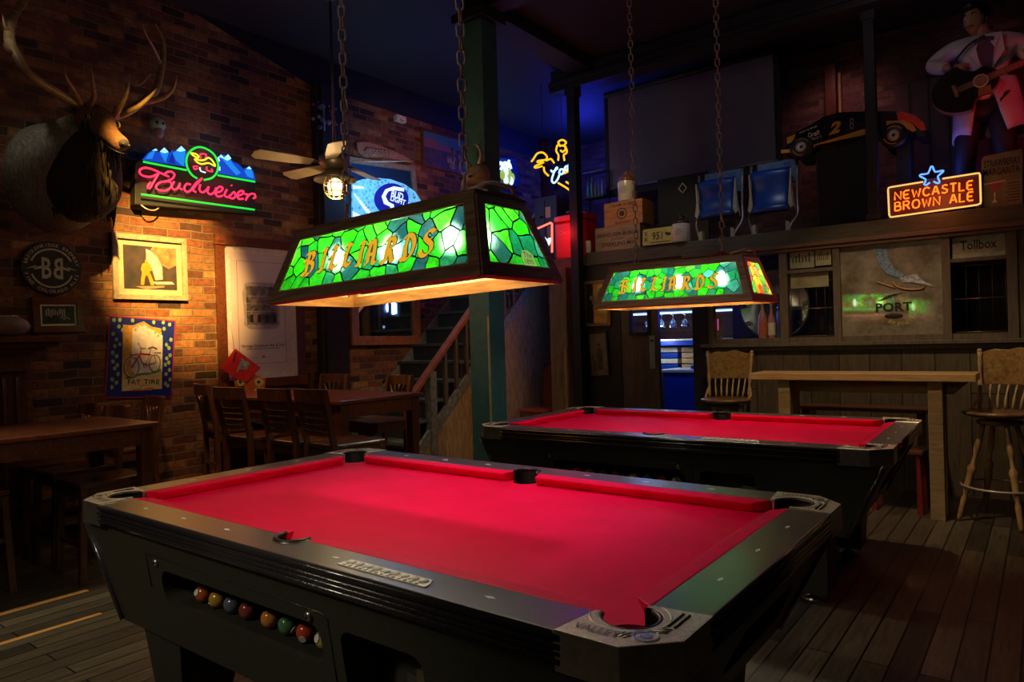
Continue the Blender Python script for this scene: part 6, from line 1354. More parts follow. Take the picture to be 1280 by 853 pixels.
# red cooler
M_coke=mat('cooler_red',(.62,.008,.012),.3,col2=(.5,.006,.01),scale=4,coat=.4)
p0=at(694,290,'y',6.62); p1=at(733,290,'y',6.62); zt=at(712,268,'y',6.62).z
R=thing('drinks_cooler','bright red metal drinks cooler glowing beside the thin black post','cooler',loc=((p0.x+p1.x)/2,6.74,2.236)); a=(p1.x-p0.x)/2; hh=zt-2.236
MB().b2((-a,-.13,0),(a,.12,hh*.84),M_coke).build('tub',R,bev=.02,seg=3); MB().b2((-a-.008,-.138,hh*.85),(a+.008,.128,hh),M_coke).build('lid',R,bev=.015,seg=3)
mb=MB(); mb.tube([(-a*.6,0,hh),(-a*.6,-.02,hh+.05),(a*.6,-.02,hh+.05),(a*.6,0,hh)],.008,M_chrome,8); mb.build('handle',R)
mb=MB(); mb.m=Matrix(((1,0,0,0),(0,0,-1,-.131),(0,1,0,0),(0,0,0,1))); mb.text('Coca-Cola',0,hh*.60,.05,mat('cooler_script',(.8,.25,.25),.4),0,w=a*1.5,shear=.4,bold=.01); mb.build('script',R)
# red neon arrow and white moth lamp
F=WF('y',6.62,685,290); R=thing('neon_arrow','bent red neon tube hooked in front of the dark cabinet','neon tube',F.M)
ntube('arrow_tube',[[(671.5,286),(688.5,278.5),(690,279.5),(690,316)]],neon('neon_salmon',(1,.10,.06),3.5),.011,0,R,lambda x,y:(x,y),F,0)
mb=MB(); q=[F.l(*c) for c in ((679,296),(682,299),(684,297),(687,297),(686,303),(684,307),(682,302))][::-1]; mb.extr([(p.x,p.y,-.04) for p in q],(0,0,.01),N_wht); mb.build('white_spark',R)
mb=MB(); a_=F.l(690,316); mb.b2((a_.x-.012,2.236-F.o.z,-.012),(a_.x+.012,a_.y,.012),M_black); mb.b2((a_.x-.08,2.236-F.o.z,-.05),(a_.x+.04,2.256-F.o.z,.03),M_black); mb.build('stand',R)
light('red_arrow_glow','POINT',tuple(at(703,290,'y',6.38)),(1,.02,.03),5,.08)
# cowboy neon
F=WF('y',6.7,690,210); R=thing('neon_cowboy_sign','yellow neon rider outline with white Coors script left of the thin post','sign',F.M); z8=lambda x,y:(600+x/5.017,160+y/5.017)
ntube('rider_tube',[[(322,212),(335,195),(360,160),(395,155),(420,180),(410,200),(370,205),(360,215),(400,215),(345,240),(350,250),(390,240)],[(415,205),(445,195),(465,220)],[(400,245),(405,275),(430,300)],[(490,205),(492,170),(478,145),(485,110),(500,108),(490,90),(515,75),(540,90),(530,110),(545,140),(540,160),(525,170),(530,205)],[(500,115),(520,110),(540,125),(520,150),(505,140)],[(575,235),(545,260),(528,270),(530,285),(570,262)],[(490,345),(540,375),(580,405)],[(540,338),(570,360),(582,385)],[(578,300),(565,325),(580,345)]],neon('neon_marigold',(1,.48,.01),1.4),.011,3,R,z8,F,.0)
ntube('script_tube',[[(445,265),(455,275),(485,255),(478,250),(460,290),(450,330),(465,345),(485,325),(500,290)],[(495,285),(505,260),(525,265),(515,290),(498,285)],[(525,265),(540,240),(555,250),(540,270)],[(555,240),(562,215),(570,235)],[(570,200),(568,235),(575,215)]],neon('neon_cool_white',(.35,.6,1),2.2),.011,3,R,z8,F,.03)
mb=MB(); 
for s in ([(330,210),(570,250)],[(430,300),(530,200)]):
    mb.tube([F.l(*z8(*p),-.02) for p in s],.005,M_black,6)
for s in ((395,155),(515,78)):
    p=F.l(*z8(*s),-.02); mb.tube([p,(p.x,CZ-F.o.z,-.02)],.003,M_black,5)
mb.build('support_wire',R)
light('coors_glow','POINT',tuple(at(690,215,'y',6.95)),(.08,.12,1),1.2,.15)
light('back_blue','POINT',(-5.0,8.3,3.9),(.02,.04,1),34,.25)
# wooden pillar behind neon and blue bar tools right of thin post
post(at(684,200,'y',8.6).x-.06,at(684,200,'y',8.6).x+.06,8.54,8.66,2.236,4.25,M_mahv,'distant pillar behind the neon rider')
R=thing('mirror_shelf','narrow blue lit shelf of bar tools between the thin post and the screen','shelf',loc=tuple(at(745,245,'y',7.2)))
mb=MB(); mb.b2((-.16,-.02,-.02),(.12,.12,.0),M_dark); mb.b2((-.16,-.02,.28),(.12,.12,.295),mat('blue_shelf_edge',(.05,.15,.6),.4)); mb.b2((-.16,.1,-.3),(-.145,.12,.3),M_dark); mb.b2((.105,.1,-.3),(.12,.12,.3),M_dark); mb.build('rack',R)
mb=MB()
for i,(x,h,c) in enumerate(((-.12,.20,(.1,.3,.5)),(-.07,.24,(.05,.45,.45)),(-.02,.17,(.4,.3,.1)),(.03,.22,(.1,.2,.7)),(.075,.2,(.2,.4,.8)))): mb.lathe([(.018,.0),(.02,.01),(.018,h*.6),(.007,h*.75),(.007,h),(0,h)],(x,.03,0),mat('shelf_item_%d'%i,c,.3),10)
mb.build('bar_tool',R)

# ================================================================ nook: red stacked chairs, pictures
M_vin=mat('red_vinyl',(.30,.05,.025),.4,col2=(.22,.035,.02),scale=9); M_brt=mat('bronze_tube',(.22,.16,.10),.35,.7)
pch=at(668,520,'y',6.55)
def vinyl_chair(label,z,back=True):
    R=thing('banquet_chair',label,'chair',loc=(-4.62,6.62,z),rz=.25,group='stack of red banquet chairs'); 
    MB().b2((-.2,-.22,.40),(.2,.18,.455),M_vin).build('seat',R,bev=.02,seg=3)
    mb=MB(); mb.m=Matrix.Translation((0,.2,0))@Matrix.Rotation(-.12,4,'X'); mb.prism([(-.18,.52),(.18,.52),(.155,.86),(.10,.90),(-.10,.90),(-.155,.86)],-.02,.02,M_vin)
    return R,mb
for k,(lb,zz) in enumerate((('red vinyl banquet chair with a tall rounded back, topmost of the stack',.09),('red vinyl banquet chair, lower one of the stack by the rough timber post',.0))):
    R=thing('banquet_chair',lb,'chair',loc=(-4.675,6.72,zz),rz=.0,group=None)
    MB().b2((-.2,-.24,.40),(.2,.16,.452),M_vin).build('seat',R,bev=.02,seg=3)
    mb=MB(); mb.extr([(-.165,.19,.52),(.165,.19,.52),(.135,.215,.90),(.09,.218,.945),(-.09,.218,.945),(-.135,.215,.90)],(0,.03,0),M_vin); mb.build('backrest',R,bev=.012,seg=3)
    mb=MB(); mb.tube([(-.19,.17,.38),(-.185,.195,.52),(-.15,.225,.92),(-.10,.23,.985),(.10,.23,.985),(.15,.225,.92),(.185,.195,.52),(.19,.17,.38)],.011,M_brt,8,sm=3); mb.build('back_frame',R)
    for s_ in (-1,1):
        for yy,yf_ in ((-.21,-.23),(.14,.20)):
            mb=MB(); mb.tube([(s_*.185,yy,.40),(s_*.195,yf_,0 if k else -.0)],.010,M_brt,8); mb.build('leg',R)
# two pictures on dark partition
def pic_man(mb,x,y,z):
    mb.rect(-x,-y,x,y,z-.002,z,mat('sepia_photo',(.30,.22,.13),.4,col2=(.16,.11,.07),scale=9)); dk=mat('sepia_dark',(.06,.045,.03),.5,col2=(.12,.09,.06),scale=12)
    mb.disc((x*.15,y*.45),x*.17,z,z+.001,dk,14); mb.prism([(x*.15-x*.12,y*.32),(x*.15+x*.12,y*.32),(x*.5,y*.1),(x*.42,-y*.75),(-x*.2,-y*.75),(-x*.25,y*.1)][::-1],z,z+.001,dk); mb.prism([(-x*.8,-y*.8),(-x*.3,-y*.8),(-x*.35,-y*.3),(-x*.7,-y*.25)],z,z+.001,dk)
F=WF('y',YB-.004,748,443); framed('framed_portrait','sepia portrait photo in a thin dark frame on the black partition','framed photo',F,[(735.5,415),(761,414),(762,470),(738,473)],.022,M_dark,.02,0,None,pic_man)
def pic_mir(mb,x,y,z): mb.rect(-x,-y,x,y,z-.002,z,mat('dark_picture_glass',(.10,.10,.07),.08,.6)); [mb.sph((random.uniform(-x*.7,x*.7),random.uniform(-y*.2,y*.8),z),(.02,.03,.003),mat('crest_%d'%i,(.25,.22,.16),.5),8,5) for i in range(10)]
F=WF('y',YB-.004,748,380); framed('gilt_picture','gilt framed picture on the black partition above the sepia portrait','framed picture',F,[(729,352),(764,350),(764,407),(732,409)],.035,mat('gilt_frame',(.25,.17,.06),.4,.4,scale=30,bmp=.4),.03,0,None,pic_mir)

# ================================================================ doorway view: back bar with glasses, crates, blue cooler
M_blue=mat('blue_bin',(.01,.06,.50),.35,col2=(.008,.05,.42),scale=4)
yb_=8.6
p0=at(829,470,'y',8.0); p1=at(868,470,'y',8.0)
R=thing('blue_bin_cabinet','bright blue chest freezer with a white lid seen through the doorway','freezer',loc=((p0.x+p1.x)/2+.05,8.25,0)); a=(p1.x-p0.x)/2+.05; zt=at(848,466,'y',8.0).z
MB().b2((-a,-.25,.0),(a,.3,zt),M_blue).build('chest',R,bev=.01); mb=MB(); mb.b2((-a-.06,-.28,zt),(a,.3,zt+.035),M_white); mb.build('lid',R,bev=.006)
mb=MB(); mb.b2((-a+.30,-.10,zt+.036),(a+.0,.25,zt+.08),M_blue); mb.build('folded_cover',R)
# brick back wall portion & crates
mb=MB(); mb.b2((-6.0,9.3,0),(3,9.4,CZ),M_brick2); struct(mb.build('wall_back_brick'))
def shelfz(py,y): return at(845,py,'y',y).z
zs=shelfz(426,8.6)
mb=MB(); mb.b2((-5.0,8.5,zs-.06),(-2.9,8.9,zs),M_blue); mb.b2((-5.0,8.48,zs),(-2.9,8.9,zs+.02),M_white); tag(mb.build('back_bar_shelf'),'blue and white back bar shelf across the doorway view','shelf')
for k,(px,py) in enumerate(((837,454),(858,452))):
    p=at(px+(3 if k else -4),py,'y',8.55); mb=MB(); w_=.13; m_=M_oakx if k else M_blue
    for i in range(4): mb.b2((-w_,0,.0+i*.075),(w_,.28,.062+i*.075),m_ if (k or i%2==0) else M_cream)
    o=mb.build('stacked_box',None,Matrix.Translation((p.x,8.3,zt+.036)) if False else Matrix.Translation((p.x+.0,8.62,.9)),bev=.006); tag(o,('pale slatted crate' if k else 'blue and white striped box')+' on the back counter seen through the doorway','crate' if k else 'box')
mb=MB(); mb.b2((-5.0,8.58,0),(-2.9,9.2,.9),M_dark); tag(mb.build('back_counter'),'low dark back counter under the crates in the doorway view','counter')
zr_=shelfz(390,8.0); mb=MB()
mb.tube([(-4.9,8.0,shelfz(391,8.0)),(-2.8,8.0,shelfz(391,8.0))],.012,emis('bar_strip_light',(.35,.55,1),2.5),8); mb.b2((-4.9,7.9,shelfz(391,8.0)+.02),(-2.8,8.2,shelfz(391,8.0)+.05),M_dark); tag(mb.build('glass_rack'),'hanging glass rack with a blue white strip light behind the doorway','rack')
M_gls=mat('wine_glass',(.75,.85,.95),.05,0,col2=(.75,.85,.95),coat=1); M_gls.node_tree.nodes['Principled BSDF'].inputs['Transmission Weight'].default_value=.75
gl0=None; zR=shelfz(391,8.0)-.012
for k,px in enumerate((810,827,841.5,856.5)):
    p=at(px,400,'y',8.0)
    if gl0 is None:
        mb=MB(); mb.lathe([(.034,0),(.034,-.004),(.006,-.012),(.005,-.06),(.012,-.07),(.038,-.095),(.045,-.13),(.040,-.165),(.038,-.165),(.042,-.13),(.035,-.1),(.0,-.078)],(0,0,0),M_gls,20); gl0=mb.build('wine_glass'); o=gl0
    else: o=gl0.copy(); COL.objects.link(o)
    o.location=(p.x,8.0,zR-.001); tag(o,'stemmed glass hanging upside down in the doorway, %s'%('behind the small door window','leftmost in the opening','middle one in the opening','rightmost in the opening')[k],'glass','glasses hanging behind the doorway')
light('bar_blue','POINT',(-3.75,7.5,1.9),(.25,.4,1),12,.1); light('bar_white','POINT',(-4.0,8.3,1.35),(.8,.9,1),7,.1)
light('loft_warm','SPOT',(-3.2,5.2,4.0),(1,.75,.45),38,.1,(-3.3,6.7,2.5),45,.8); light('seat_light','SPOT',(-1.9,5.3,4.0),(.7,.85,1),22,.1,(-2.3,6.8,2.6),40,.8)
light('jamb_blue','POINT',(-2.98,7.0,1.55),(.03,.08,1),2.5,.08)

# ================================================================ bar window: panes and things behind them
mb=MB(); mb.b2((-2.62,7.28,1.0),(-2.60+3.0,7.32,2.13),M_planks); struct(mb.build('wall_bar_inner'))
def pane(n,x0,x1,z0,z1,m,y=YB+.02): mb=MB(); mb.b2((x0,y,z0),(x1,y+.004,z1),m); return struct(mb.build('window_%d'%n))
M_mir2,N,L,b=nt('antique_mirror'); v=coords(N,L); n=noise(N,L,v,6,5,.7); L.new(ramp(N,L,n.outputs[0],[(.35,(.35,.30,.22)),(.65,(.75,.70,.58))]),b.inputs['Base Color']); b.inputs['Metallic'].default_value=.6; b.inputs['Roughness'].default_value=.05
pane(1,PX(1051),PX(1178),ZL+.06,2.07,M_mir2)
F=WF('y',YB+.015,1114,360); z9=lambda x,y:(1040+x/6.093,290+y/6.093)
R=thing('etched_mirror_lettering','black and gilt pub lettering etched on the big bar mirror','lettering',F.M)
mb=MB(); a_=F.l(*z9(500,570)); mb.text('PORT',a_.x-.03,a_.y,.075,M_black,0,w=.27,bold=.03); 
q=[F.l(*z9(*p)) for p in ((340,530),(440,480),(545,460),(440,500),(370,530))][::-1]; mb.extr([(p.x,p.y,0) for p in q],(0,0,.002),M_black); c_=F.l(*z9(470,640)); mb.sph((c_.x,c_.y,0),(.07,.022,.003),M_black,16,6)
mb.build('black_letters',R)
mb=MB(); M_gl2=mat('gilt_letter',(.6,.48,.22),.4,.3); b_=F.l(*z9(340,500)); mb.text('HANDCRAFTED',b_.x,b_.y,.035,M_gl2,0,w=.24)
for i,ch in enumerate('BREWED'):
    t=-2.3+.32*i; cc_=F.l(*z9(520,620)); mb.text(ch,cc_.x+.115*math.cos(t),cc_.y+.09*math.sin(t)-.0,.035,M_gl2,0,rot=t+PI/2,bold=.01)
mb.build('gilt_letters',R)
mb=MB(); M_brn=mat('etched_branch',(.45,.25,.10),.5,.3); P_=[F.l(*z9(*p)) for p in ((460,380),(500,420),(600,440),(690,430),(700,410))]; mb.tube([(p.x,p.y,.002) for p in P_],.008,M_brn,6,sm=3); P_=[F.l(*z9(*p)) for p in ((330,380),(400,400),(480,430))]; mb.tube([(p.x,p.y,.002) for p in P_],.006,M_brn,6,sm=3)
for pts,c in (([(315,130),(415,130),(430,200),(470,280),(560,330),(510,350),(420,320),(360,250)],(.25,.38,.62)),([(510,350),(570,335),(640,320),(690,370),(790,420),(700,400),(600,385),(540,385)],(.60,.66,.78))):
    q=[F.l(*z9(*p)) for p in pts][::-1]; mb.extr([(p.x,p.y,0) for p in q],(0,0,.003),mat('etched_bird_%d'%int(c[0]*100),c,.35,col2=tuple(x*.4 for x in c),scale=45))
mb.build('painted_bird',R)
# small top panes with printed cards
M_card=mat('printed_card',(.42,.44,.32),.5,col2=(.26,.28,.2),scale=22)
def cardp(name,label,px0,py0,px1,py1,y,m,txt=None,fs=.05,extra=None):
    a_=at(px0,py0,'y',y); b_=at(px1,py1,'y',y); mb=MB(); mb.m=Matrix(((1,0,0,(a_.x+b_.x)/2),(0,0,-1,y),(0,1,0,(a_.z+b_.z)/2),(0,0,0,1))); w=(b_.x-a_.x)/2; h=(a_.z-b_.z)/2
    mb.rect(-w,-h,w,h,-.006,0,m)
    if txt: mb.text(txt,0,h*.15,fs,M_dark,0,w=w*1.4,bold=.015)
    if extra: extra(mb,w,h)
    return tag(mb.build(name),label,'card')
def ex(mb,w,h): 
    for i in range(6): mb.rect(-w*.8+i*w*.27,-h*.4,-w*.7+i*w*.27,h*.1+.02*(i%3),0,.001,M_dark)
cardp('printed_card','pale green printed card in the small left upper pane',987,313,1018,334,YB+.03,M_card,None,.03,ex); cardp('printed_card','yellowish printed card in the small left upper pane, right half',1019,311,1039,331,YB+.03,mat('card_yellow',(.50,.52,.30),.5,col2=(.35,.36,.2),scale=18),None,.03,ex)
cardp('printed_card','pale landscape card below the rail of the left pane',988,341,1036,358,YB+.03,mat('card_olive',(.34,.33,.2),.5,col2=(.2,.2,.12),scale=12),None)
def ex2(mb,w,h): mb.rect(-w,-h,w,-h*.55,0,.001,mat('pale_mint',(.40,.52,.46),.5)); [mb.rect(-w*.9+i*w*.3,-h*.6,-w*.7+i*w*.3,-h*.42,0,.0015,M_card) for i in range(6)]
cardp('lettered_glass_card','cream lettered card reading Tollbox in the upper right pane',1190,296,1257,320,YB+.03,mat('card_cream',(.36,.36,.27),.5,col2=(.24,.24,.18),scale=9),'Tollbox',.075,ex2)
# round metal tray / platter and bottles behind the left pane
p=at(968,392,'y',7.0); R=thing('round_tray','round pewter tray leaning behind the left bar panes','tray',loc=(p.x-.03,7.10,ZL+.035+(at(1012,392,'y',7.0).x-at(921,392,'y',7.0).x)/2)); rt=(at(1012,392,'y',7.0).x-at(921,392,'y',7.0).x)/2*1.0
M_pew=mat('pewter',(.38,.46,.50),.25,.85,col2=(.22,.27,.30),scale=7)
mb=MB(); mb.lathe([(0,.0),(rt*.72,.0),(rt*.78,.012),(rt*.93,.018),(rt,.03),(rt,.036),(rt*.93,.026),(rt*.78,.02),(rt*.70,.008),(0,.008)],(0,0,0),M_pew,44,(0,-1,0)); mb.build('dish',R)
mb=MB(); 
for k in range(10):
    t=2*PI*k/10; mb.sph((rt*.86*math.cos(t),-.03,rt*.86*math.sin(t)),(.035,.01,.022),mat('tray_relief_%d'%(k%2),((.5,.48,.3),(.2,.25,.2))[k%2],.4,.3),10,6)
mb.build('rim_relief',R)
def bottle(name,label,px,pyb,hpx,wpx,m,m2,y=6.85,cat='bottle'):
    p=at(px,pyb,'y',y); dz=(p-CAM).dot(fw); h=hpx*dz/FP; r=wpx/2*dz/FP; R=thing(name,label,cat,loc=(p.x,y,ZL+.065) if y<7 else (p.x,y,p.z))
    mb=MB(); mb.lathe([(r*.9,0),(r,.01),(r,h*.55),(r*.8,h*.66),(r*.35,h*.76),(r*.33,h*.96),(0,h*.96)],(0,0,0),m,18); mb.build('body',R); mb=MB(); mb.lathe([(r*.4,h*.93),(r*.42,h),(0,h)],(0,0,0),M_steel,12); mb.lathe([(r*1.02,h*.15),(r*1.03,h*.16),(r*1.03,h*.48),(r*1.02,h*.49)],(0,0,0),m2,18); mb.build('label_and_cap',R); return R
mb=MB(); mb.b2((-2.55,6.71,ZL+.0),(-1.45,7.27,ZL+.03),M_frame); tag(mb.build('inner_shelf'),'narrow wooden shelf behind the left bar panes','shelf')
M_am=mat('amber_milk',(.55,.25,.18),.25,coat=.5); M_pkk=mat('pink_milk',(.50,.22,.24),.25,coat=.5); M_gry=mat('grey_shaker',(.40,.42,.46),.25,.7)
for lb,px,h_,w_,m,m2 in (('bottle with orange contents in front of the pewter tray',954,50,11,M_am,mat('orange_label',(.6,.16,.06),.5)),('bottle with pink contents in front of the pewter tray',965,46,9,M_pkk,M_cream)):
    R=bottle('bottle',lb,px,424,h_,w_,m,m2,6.85)
p=at(975,420,'y',6.88); R=thing('cocktail_shaker','tall grey metal shaker behind the window post','shaker',loc=(p.x,6.95,ZL+.031)); mb=MB(); mb.lathe([(.04,0),(.045,.01),(.052,.26),(.045,.30),(.0,.30)],(0,0,0),M_gry,20); mb.build('cup',R); mb=MB(); mb.lathe([(.045,.30),(.046,.32),(.03,.36),(.0,.365)],(0,0,0),M_gry,20); mb.build('cap',R)
for o in [o for o in bpy.data.objects if o.name.startswith('bottle') and not o.parent]: o.location.z=ZL+.031
# figurine card
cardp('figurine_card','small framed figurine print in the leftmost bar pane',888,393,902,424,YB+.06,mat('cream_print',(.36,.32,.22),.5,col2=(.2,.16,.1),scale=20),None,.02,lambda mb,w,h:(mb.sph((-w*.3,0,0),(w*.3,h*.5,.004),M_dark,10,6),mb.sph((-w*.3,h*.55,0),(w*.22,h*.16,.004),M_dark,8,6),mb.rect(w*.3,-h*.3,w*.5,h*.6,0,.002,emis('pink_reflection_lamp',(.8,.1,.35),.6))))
# wire grille panels behind the panes
def grille(x0,x1,z0,z1,y,label):
    mb=MB()
    k=int((x1-x0)/.07)
    for i in range(k+1): x=x0+(x1-x0)*i/k; mb.tube([(x,y,z0),(x,y,z1)],.003,M_dark,5)
    for z in (z0,(z0+z1)/2,z1): mb.tube([(x0,y,z),(x1,y,z)],.005,M_brt,6)
    return tag(mb.build('wire_grille'),label,'grille')
grille(PX(987),PX(1040),ZL+.07,at(1010,352,'y',YB+.05).z,YB+.05,'thin wire grille in the lower part of the left bar pane'); grille(PX(1191),PX(1257),ZL+.07,at(1225,331,'y',YB+.05).z,YB+.05,'thin wire grille in the right bar pane')

# ================================================================ bar counter table, chairs and stools on the right
yf_=5.62; a_=at(937,466,'y',yf_); b_=at(1220,474,'y',yf_); x0,x1=a_.x,b_.x; zt=1.025
R=thing('counter_table','tall narrow counter with a thick pale pine top by the bar wall','counter table',loc=((x0+x1)/2,yf_,0)); xc=(x0+x1)/2
MB().b2((x0-xc,0,zt-.055),(x1-xc,.36,zt),M_oakx).build('tabletop',R,bev=.005)
xl=at(981,500,'y',yf_+.05).x-xc; xr=at(1172,600,'y',yf_+.05).x-xc
for x in (xl,xr):
    MB().b2((x-.045,.03,0),(x+.045,.12,zt-.055),M_pine).build('leg',R,bev=.004)
    MB().b2((x-.04,.25,0),(x+.04,.33,zt-.055),M_pine).build('leg',R,bev=.004)
mb=MB(); mb.extr([(xl+.06,.13,zt-.056),(xr+.20,.13,zt-.056),(xr+.10,.13,zt-.15),(xl+.06,.13,zt-.15)],(0,.03,0),M_pine); mb.build('apron',R,bev=.003)
def swivel(name,label,x,y,rz,sh=.76,armed=True,legs=True):
    R=thing(name,label,'stool' if legs else 'chair',loc=(x,y,0),rz=rz)
    mb=MB(); mb.lathe([(0,sh-.035),(.18,sh-.035),(.215,sh-.022),(.225,sh-.006),(.20,sh+.004),(.10,sh-.006),(0,sh-.008)],(0,0,0),M_oakd,30); mb.build('seat',R)
    mb=MB(); mb.lathe([(.0,sh-.09),(.13,sh-.09),(.14,sh-.075),(.13,sh-.06),(.05,sh-.055),(.05,sh-.035),(0,sh-.035)],(0,0,0),M_oakd,26); mb.build('swivel_base',R)
    for k in range(4):
        a=PI/4+k*PI/2; c,s=math.cos(a),math.sin(a); z0_,z1_=0,sh-.085; n=22; P_=[];Rr_=[]
        for i in range(n+1):
            t=i/n; r_=.27+(.10-.27)*t; P_.append((r_*c,r_*s,z0_+(z1_-z0_)*t)); w_=.015+.008*math.sin(PI*t); 
            if abs(t-.28)<.03 or abs(t-.62)<.03 or abs(t-.70)<.02: w_*=.6
            if abs(t-.34)<.02 or abs(t-.56)<.02: w_*=1.3
            Rr_.append(w_)
        mb=MB(); mb.loft(P_,Rr_,M_oak,10); mb.build('leg',R)
    mb=MB(); mb.tube([(.235*math.cos(2*PI*k/36),.235*math.sin(2*PI*k/36),.245) for k in range(36)],.008,M_steel,8,True); mb.build('foot_ring',R)
    # pressed back: posts, crest, spindles
    for s_ in (-1,1):
        P_=[(s_*.175,.12,sh),(s_*.185,.16,sh+.18),(s_*.20,.20,sh+.40)]; mb=MB(); mb.loft(smooth_path(P_,6),[.011,.013,.016,.013,.010,.015,.017,.014,.011,.013,.016,.013,.019],M_oakl,10); mb.sph((s_*.20,.20,sh+.41),.018,M_oakl,10,8)
        mb.build('back_post',R)
        mb=MB(); mb.tube([(s_*.19,.04,sh+.0),(s_*.20,.09,sh+.02),(s_*.185,.15,sh+.09)],.011,M_oakl,8,sm=3); mb.build('brace',R)
    n=10; V=[]
    for i in range(n+1):
        u=2*i/n-1; V+=[(u*.185,.185-.0+.03*(1-u*u),sh+.17),(u*.185,.203+.03*(1-u*u),sh+.17),(u*.195,.225+.03*(1-u*u),sh+.40+.025*math.cos(u*PI/2)+.008*math.sin(7*u)),(u*.195,.207+.03*(1-u*u),sh+.40+.025*math.cos(u*PI/2)+.008*math.sin(7*u))]
    F_=[(0,1,2,3),(4*n+3,4*n+2,4*n+1,4*n)]+[(4*i+k,4*i+4+k,4*i+4+(k+1)%4,4*i+(k+1)%4) for i in range(n) for k in range(4)]
    mb=MB(); mb.add(V,F_,M_carv2); mb.build('pressed_crest',R,bev=.003)
    for i in range(6):
        u=(i-2.5)/3.2; mb=MB(); mb.loft(smooth_path([(u*.15,.14,sh),(u*.165,.17,sh+.09),(u*.175,.195+.03*(1-u*u),sh+.175)],3),[.006,.008,.010,.008,.006,.009,.006],M_oakl,8); mb.build('spindle',R)
    return R
M_oakd=wood('seat_oak',(.10,.05,.02),(.24,.13,.06),.35,(3,3,3),coat=.3); M_oakl=wood('spindle_oak',(.24,.16,.08),(.50,.36,.18),.4,(8,8,2),coat=.2); M_carv2=wood('pressed_oak',(.14,.07,.02),(.38,.22,.07),.35,(6,6,6),5,bmp=.6,coat=.3)
px_=at(1246,663,'z',0)
swr=swivel('swivel_stool','turned oak swivel stool with spindle back at the right edge',px_.x-.0+.02,px_.y+.26,-.35)
pl=at(913,512,'y',6.3)
swl=dup(swr,loc=(pl.x,6.20,0),rz=PI*0+.15,label='pressed back oak stool behind the left end of the counter table')
# dark bench behind the counter table and the red legged chair beneath it
R=thing('low_bench','dark low bench with a reddish top edge behind the counter table','bench',loc=(xc,0,0)); z_=at(1070,509,'y',6.15).z
mb=MB(); mb.b2((-.52,6.08,z_-.03),(.42,6.36,z_),M_mah); mb.build('seat',R,bev=.004)
for x in (-.47,.37): MB().b2((x-.03,6.12,0),(x+.03,6.33,z_-.03),M_mahv).build('leg',R)
p=at(1146,642,'z',0); R=thing('red_stool','red painted wooden stool tucked under the counter table','stool',loc=(p.x-.12,p.y+.10,0))
MB().b2((-.17,-.15,.43),(.17,.17,.46),M_mah).build('seat',R,bev=.006)
for sx in (-1,1):
    for sy in (-1,1): MB().hexa([(sx*.15-.018,sy*.13-.018,0),(sx*.15+.018,sy*.13-.018,0),(sx*.15+.018,sy*.13+.018,0),(sx*.15-.018,sy*.13+.018,0)],[(sx*.14-.010,sy*.12-.010,.43),(sx*.14+.010,sy*.12-.010,.43),(sx*.14+.010,sy*.12+.010,.43),(sx*.14-.010,sy*.12+.010,.43)],mat('red_leg_%d%d'%(sx,sy),(.22,.015,.012),.4)).build('leg',R)
mb=MB(); mb.tube([(.14,-.13,.28),(.14,.13,.28)],.008,M_steel,8); mb.tube([(-.14,-.13,.28),(-.14,.13,.28)],.008,M_steel,8); mb.build('foot_bar',R)
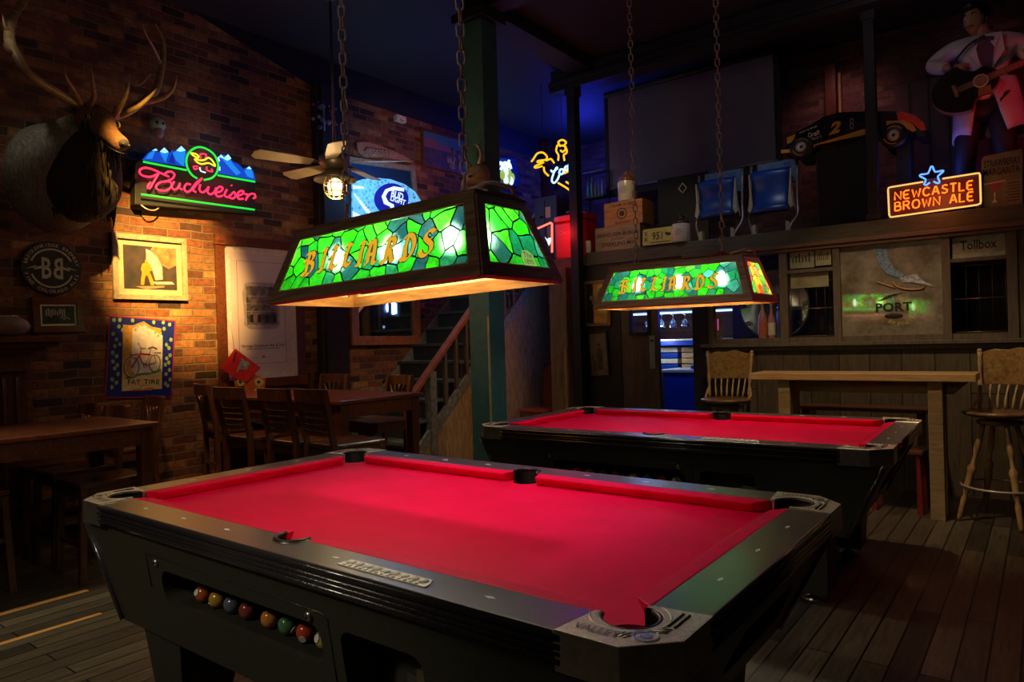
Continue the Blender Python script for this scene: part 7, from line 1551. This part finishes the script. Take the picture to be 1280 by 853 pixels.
# ================================================================ lights
W=bpy.data.worlds.new('world'); SC.world=W; W.use_nodes=True; W.node_tree.nodes['Background'].inputs[0].default_value=(.02,.02,.03,1); W.node_tree.nodes['Background'].inputs[1].default_value=.1
light('picture_spot','SPOT',(-2.9,1.55,4.2),(1,.56,.13),5600,.025,(-5.9,3.0,2.0),20,1)
light('elk_soft','SPOT',(-4.3,.9,3.9),(.95,.9,.8),24,.05,(-5.75,1.98,2.8),20,.8)
light('loft_pink','SPOT',(-1.55,7.15,4.1),(1,.45,.5),9,.1,(-1.6,7.95,3.2),95,.8)
light('room_fill','POINT',(-1.6,-1.2,3.4),(1,.8,.55),24,.3)
light('front_fill','SPOT',(-2.4,-1.6,3.0),(1,.88,.62),120,.2,(-2.1,1.0,.30),42,.7)  # added camera-side fill that brightens the near table's cabinet
light('floor_fill','SPOT',(-4.0,.2,3.6),(1,.85,.55),230,.15,(-4.1,1.2,0),40,.8)  # added fill to brighten the floor boards at left
light('table_gap_fill','SPOT',(-1.8,2.7,3.9),(1,.88,.7),70,.15,(-1.7,3.3,.5),50,.8)  # added fill for the near side of the rear table
light('left_warm','SPOT',(-4.0,1.9,3.9),(1,.58,.25),190,.1,(-4.8,3.1,.8),50,.9)
light('upper_brick_warm','SPOT',(-4.3,5.6,3.4),(1,.5,.3),22,.2,(-5.9,5.8,3.3),80,1)
light('stairs_warm','SPOT',(-3.4,5.6,3.6),(1,.6,.3),110,.1,(-5.0,5.5,.7),50,.8)
light('column_light','SPOT',(-2.6,3.3,2.6),(.75,1,.95),16,.1,(-3.9,4.7,1.3),35,.8)
light('ceiling_blue','POINT',(-4.8,5.4,3.7),(.04,.09,1),2,.3)
light('bar_table_spot','SPOT',(-1.2,4.3,3.9),(1,.68,.36),190,.08,(-1.2,5.8,.9),60,.7)
light('pink_table_wash','SPOT',(-1.85,2.8,4.15),(1,.4,1),270,.13,(-1.75,2.1,.76),33,.9)

# ---- groups of like things
GR={'pool_table':'pool tables with red felt','billiard_lamp':'stained glass billiards lamps','lamp_chain':'chains of the billiards lamps','pub_table':'mahogany pub tables','pub_chair':'dark pub chairs','bar_stool':'square bar stools at the left table','stadium_seat':'folded blue stadium seats','wooden_crate':'stacked beer crates','stoneware_jug':'jugs on the shelf','banquet_chair':'stacked red banquet chairs','wooden_post':'thin dark posts','swivel_stool':'turned oak stools','wire_grille':'wire grilles behind the bar panes','printed_card':'cards in the upper left pane','bottle':'bottles behind the left bar panes','framed_photograph':'framed photographs'}
for o in list(bpy.data.objects):
    if o.parent is None and o.name.split('.')[0] in GR and 'group' not in o.keys(): o['group']=GR[o.name.split('.')[0]]
light('floor_red','SPOT',(.3,4.4,2.6),(1,.05,.04),16,.1,(-.5,3.9,0),45,.9)
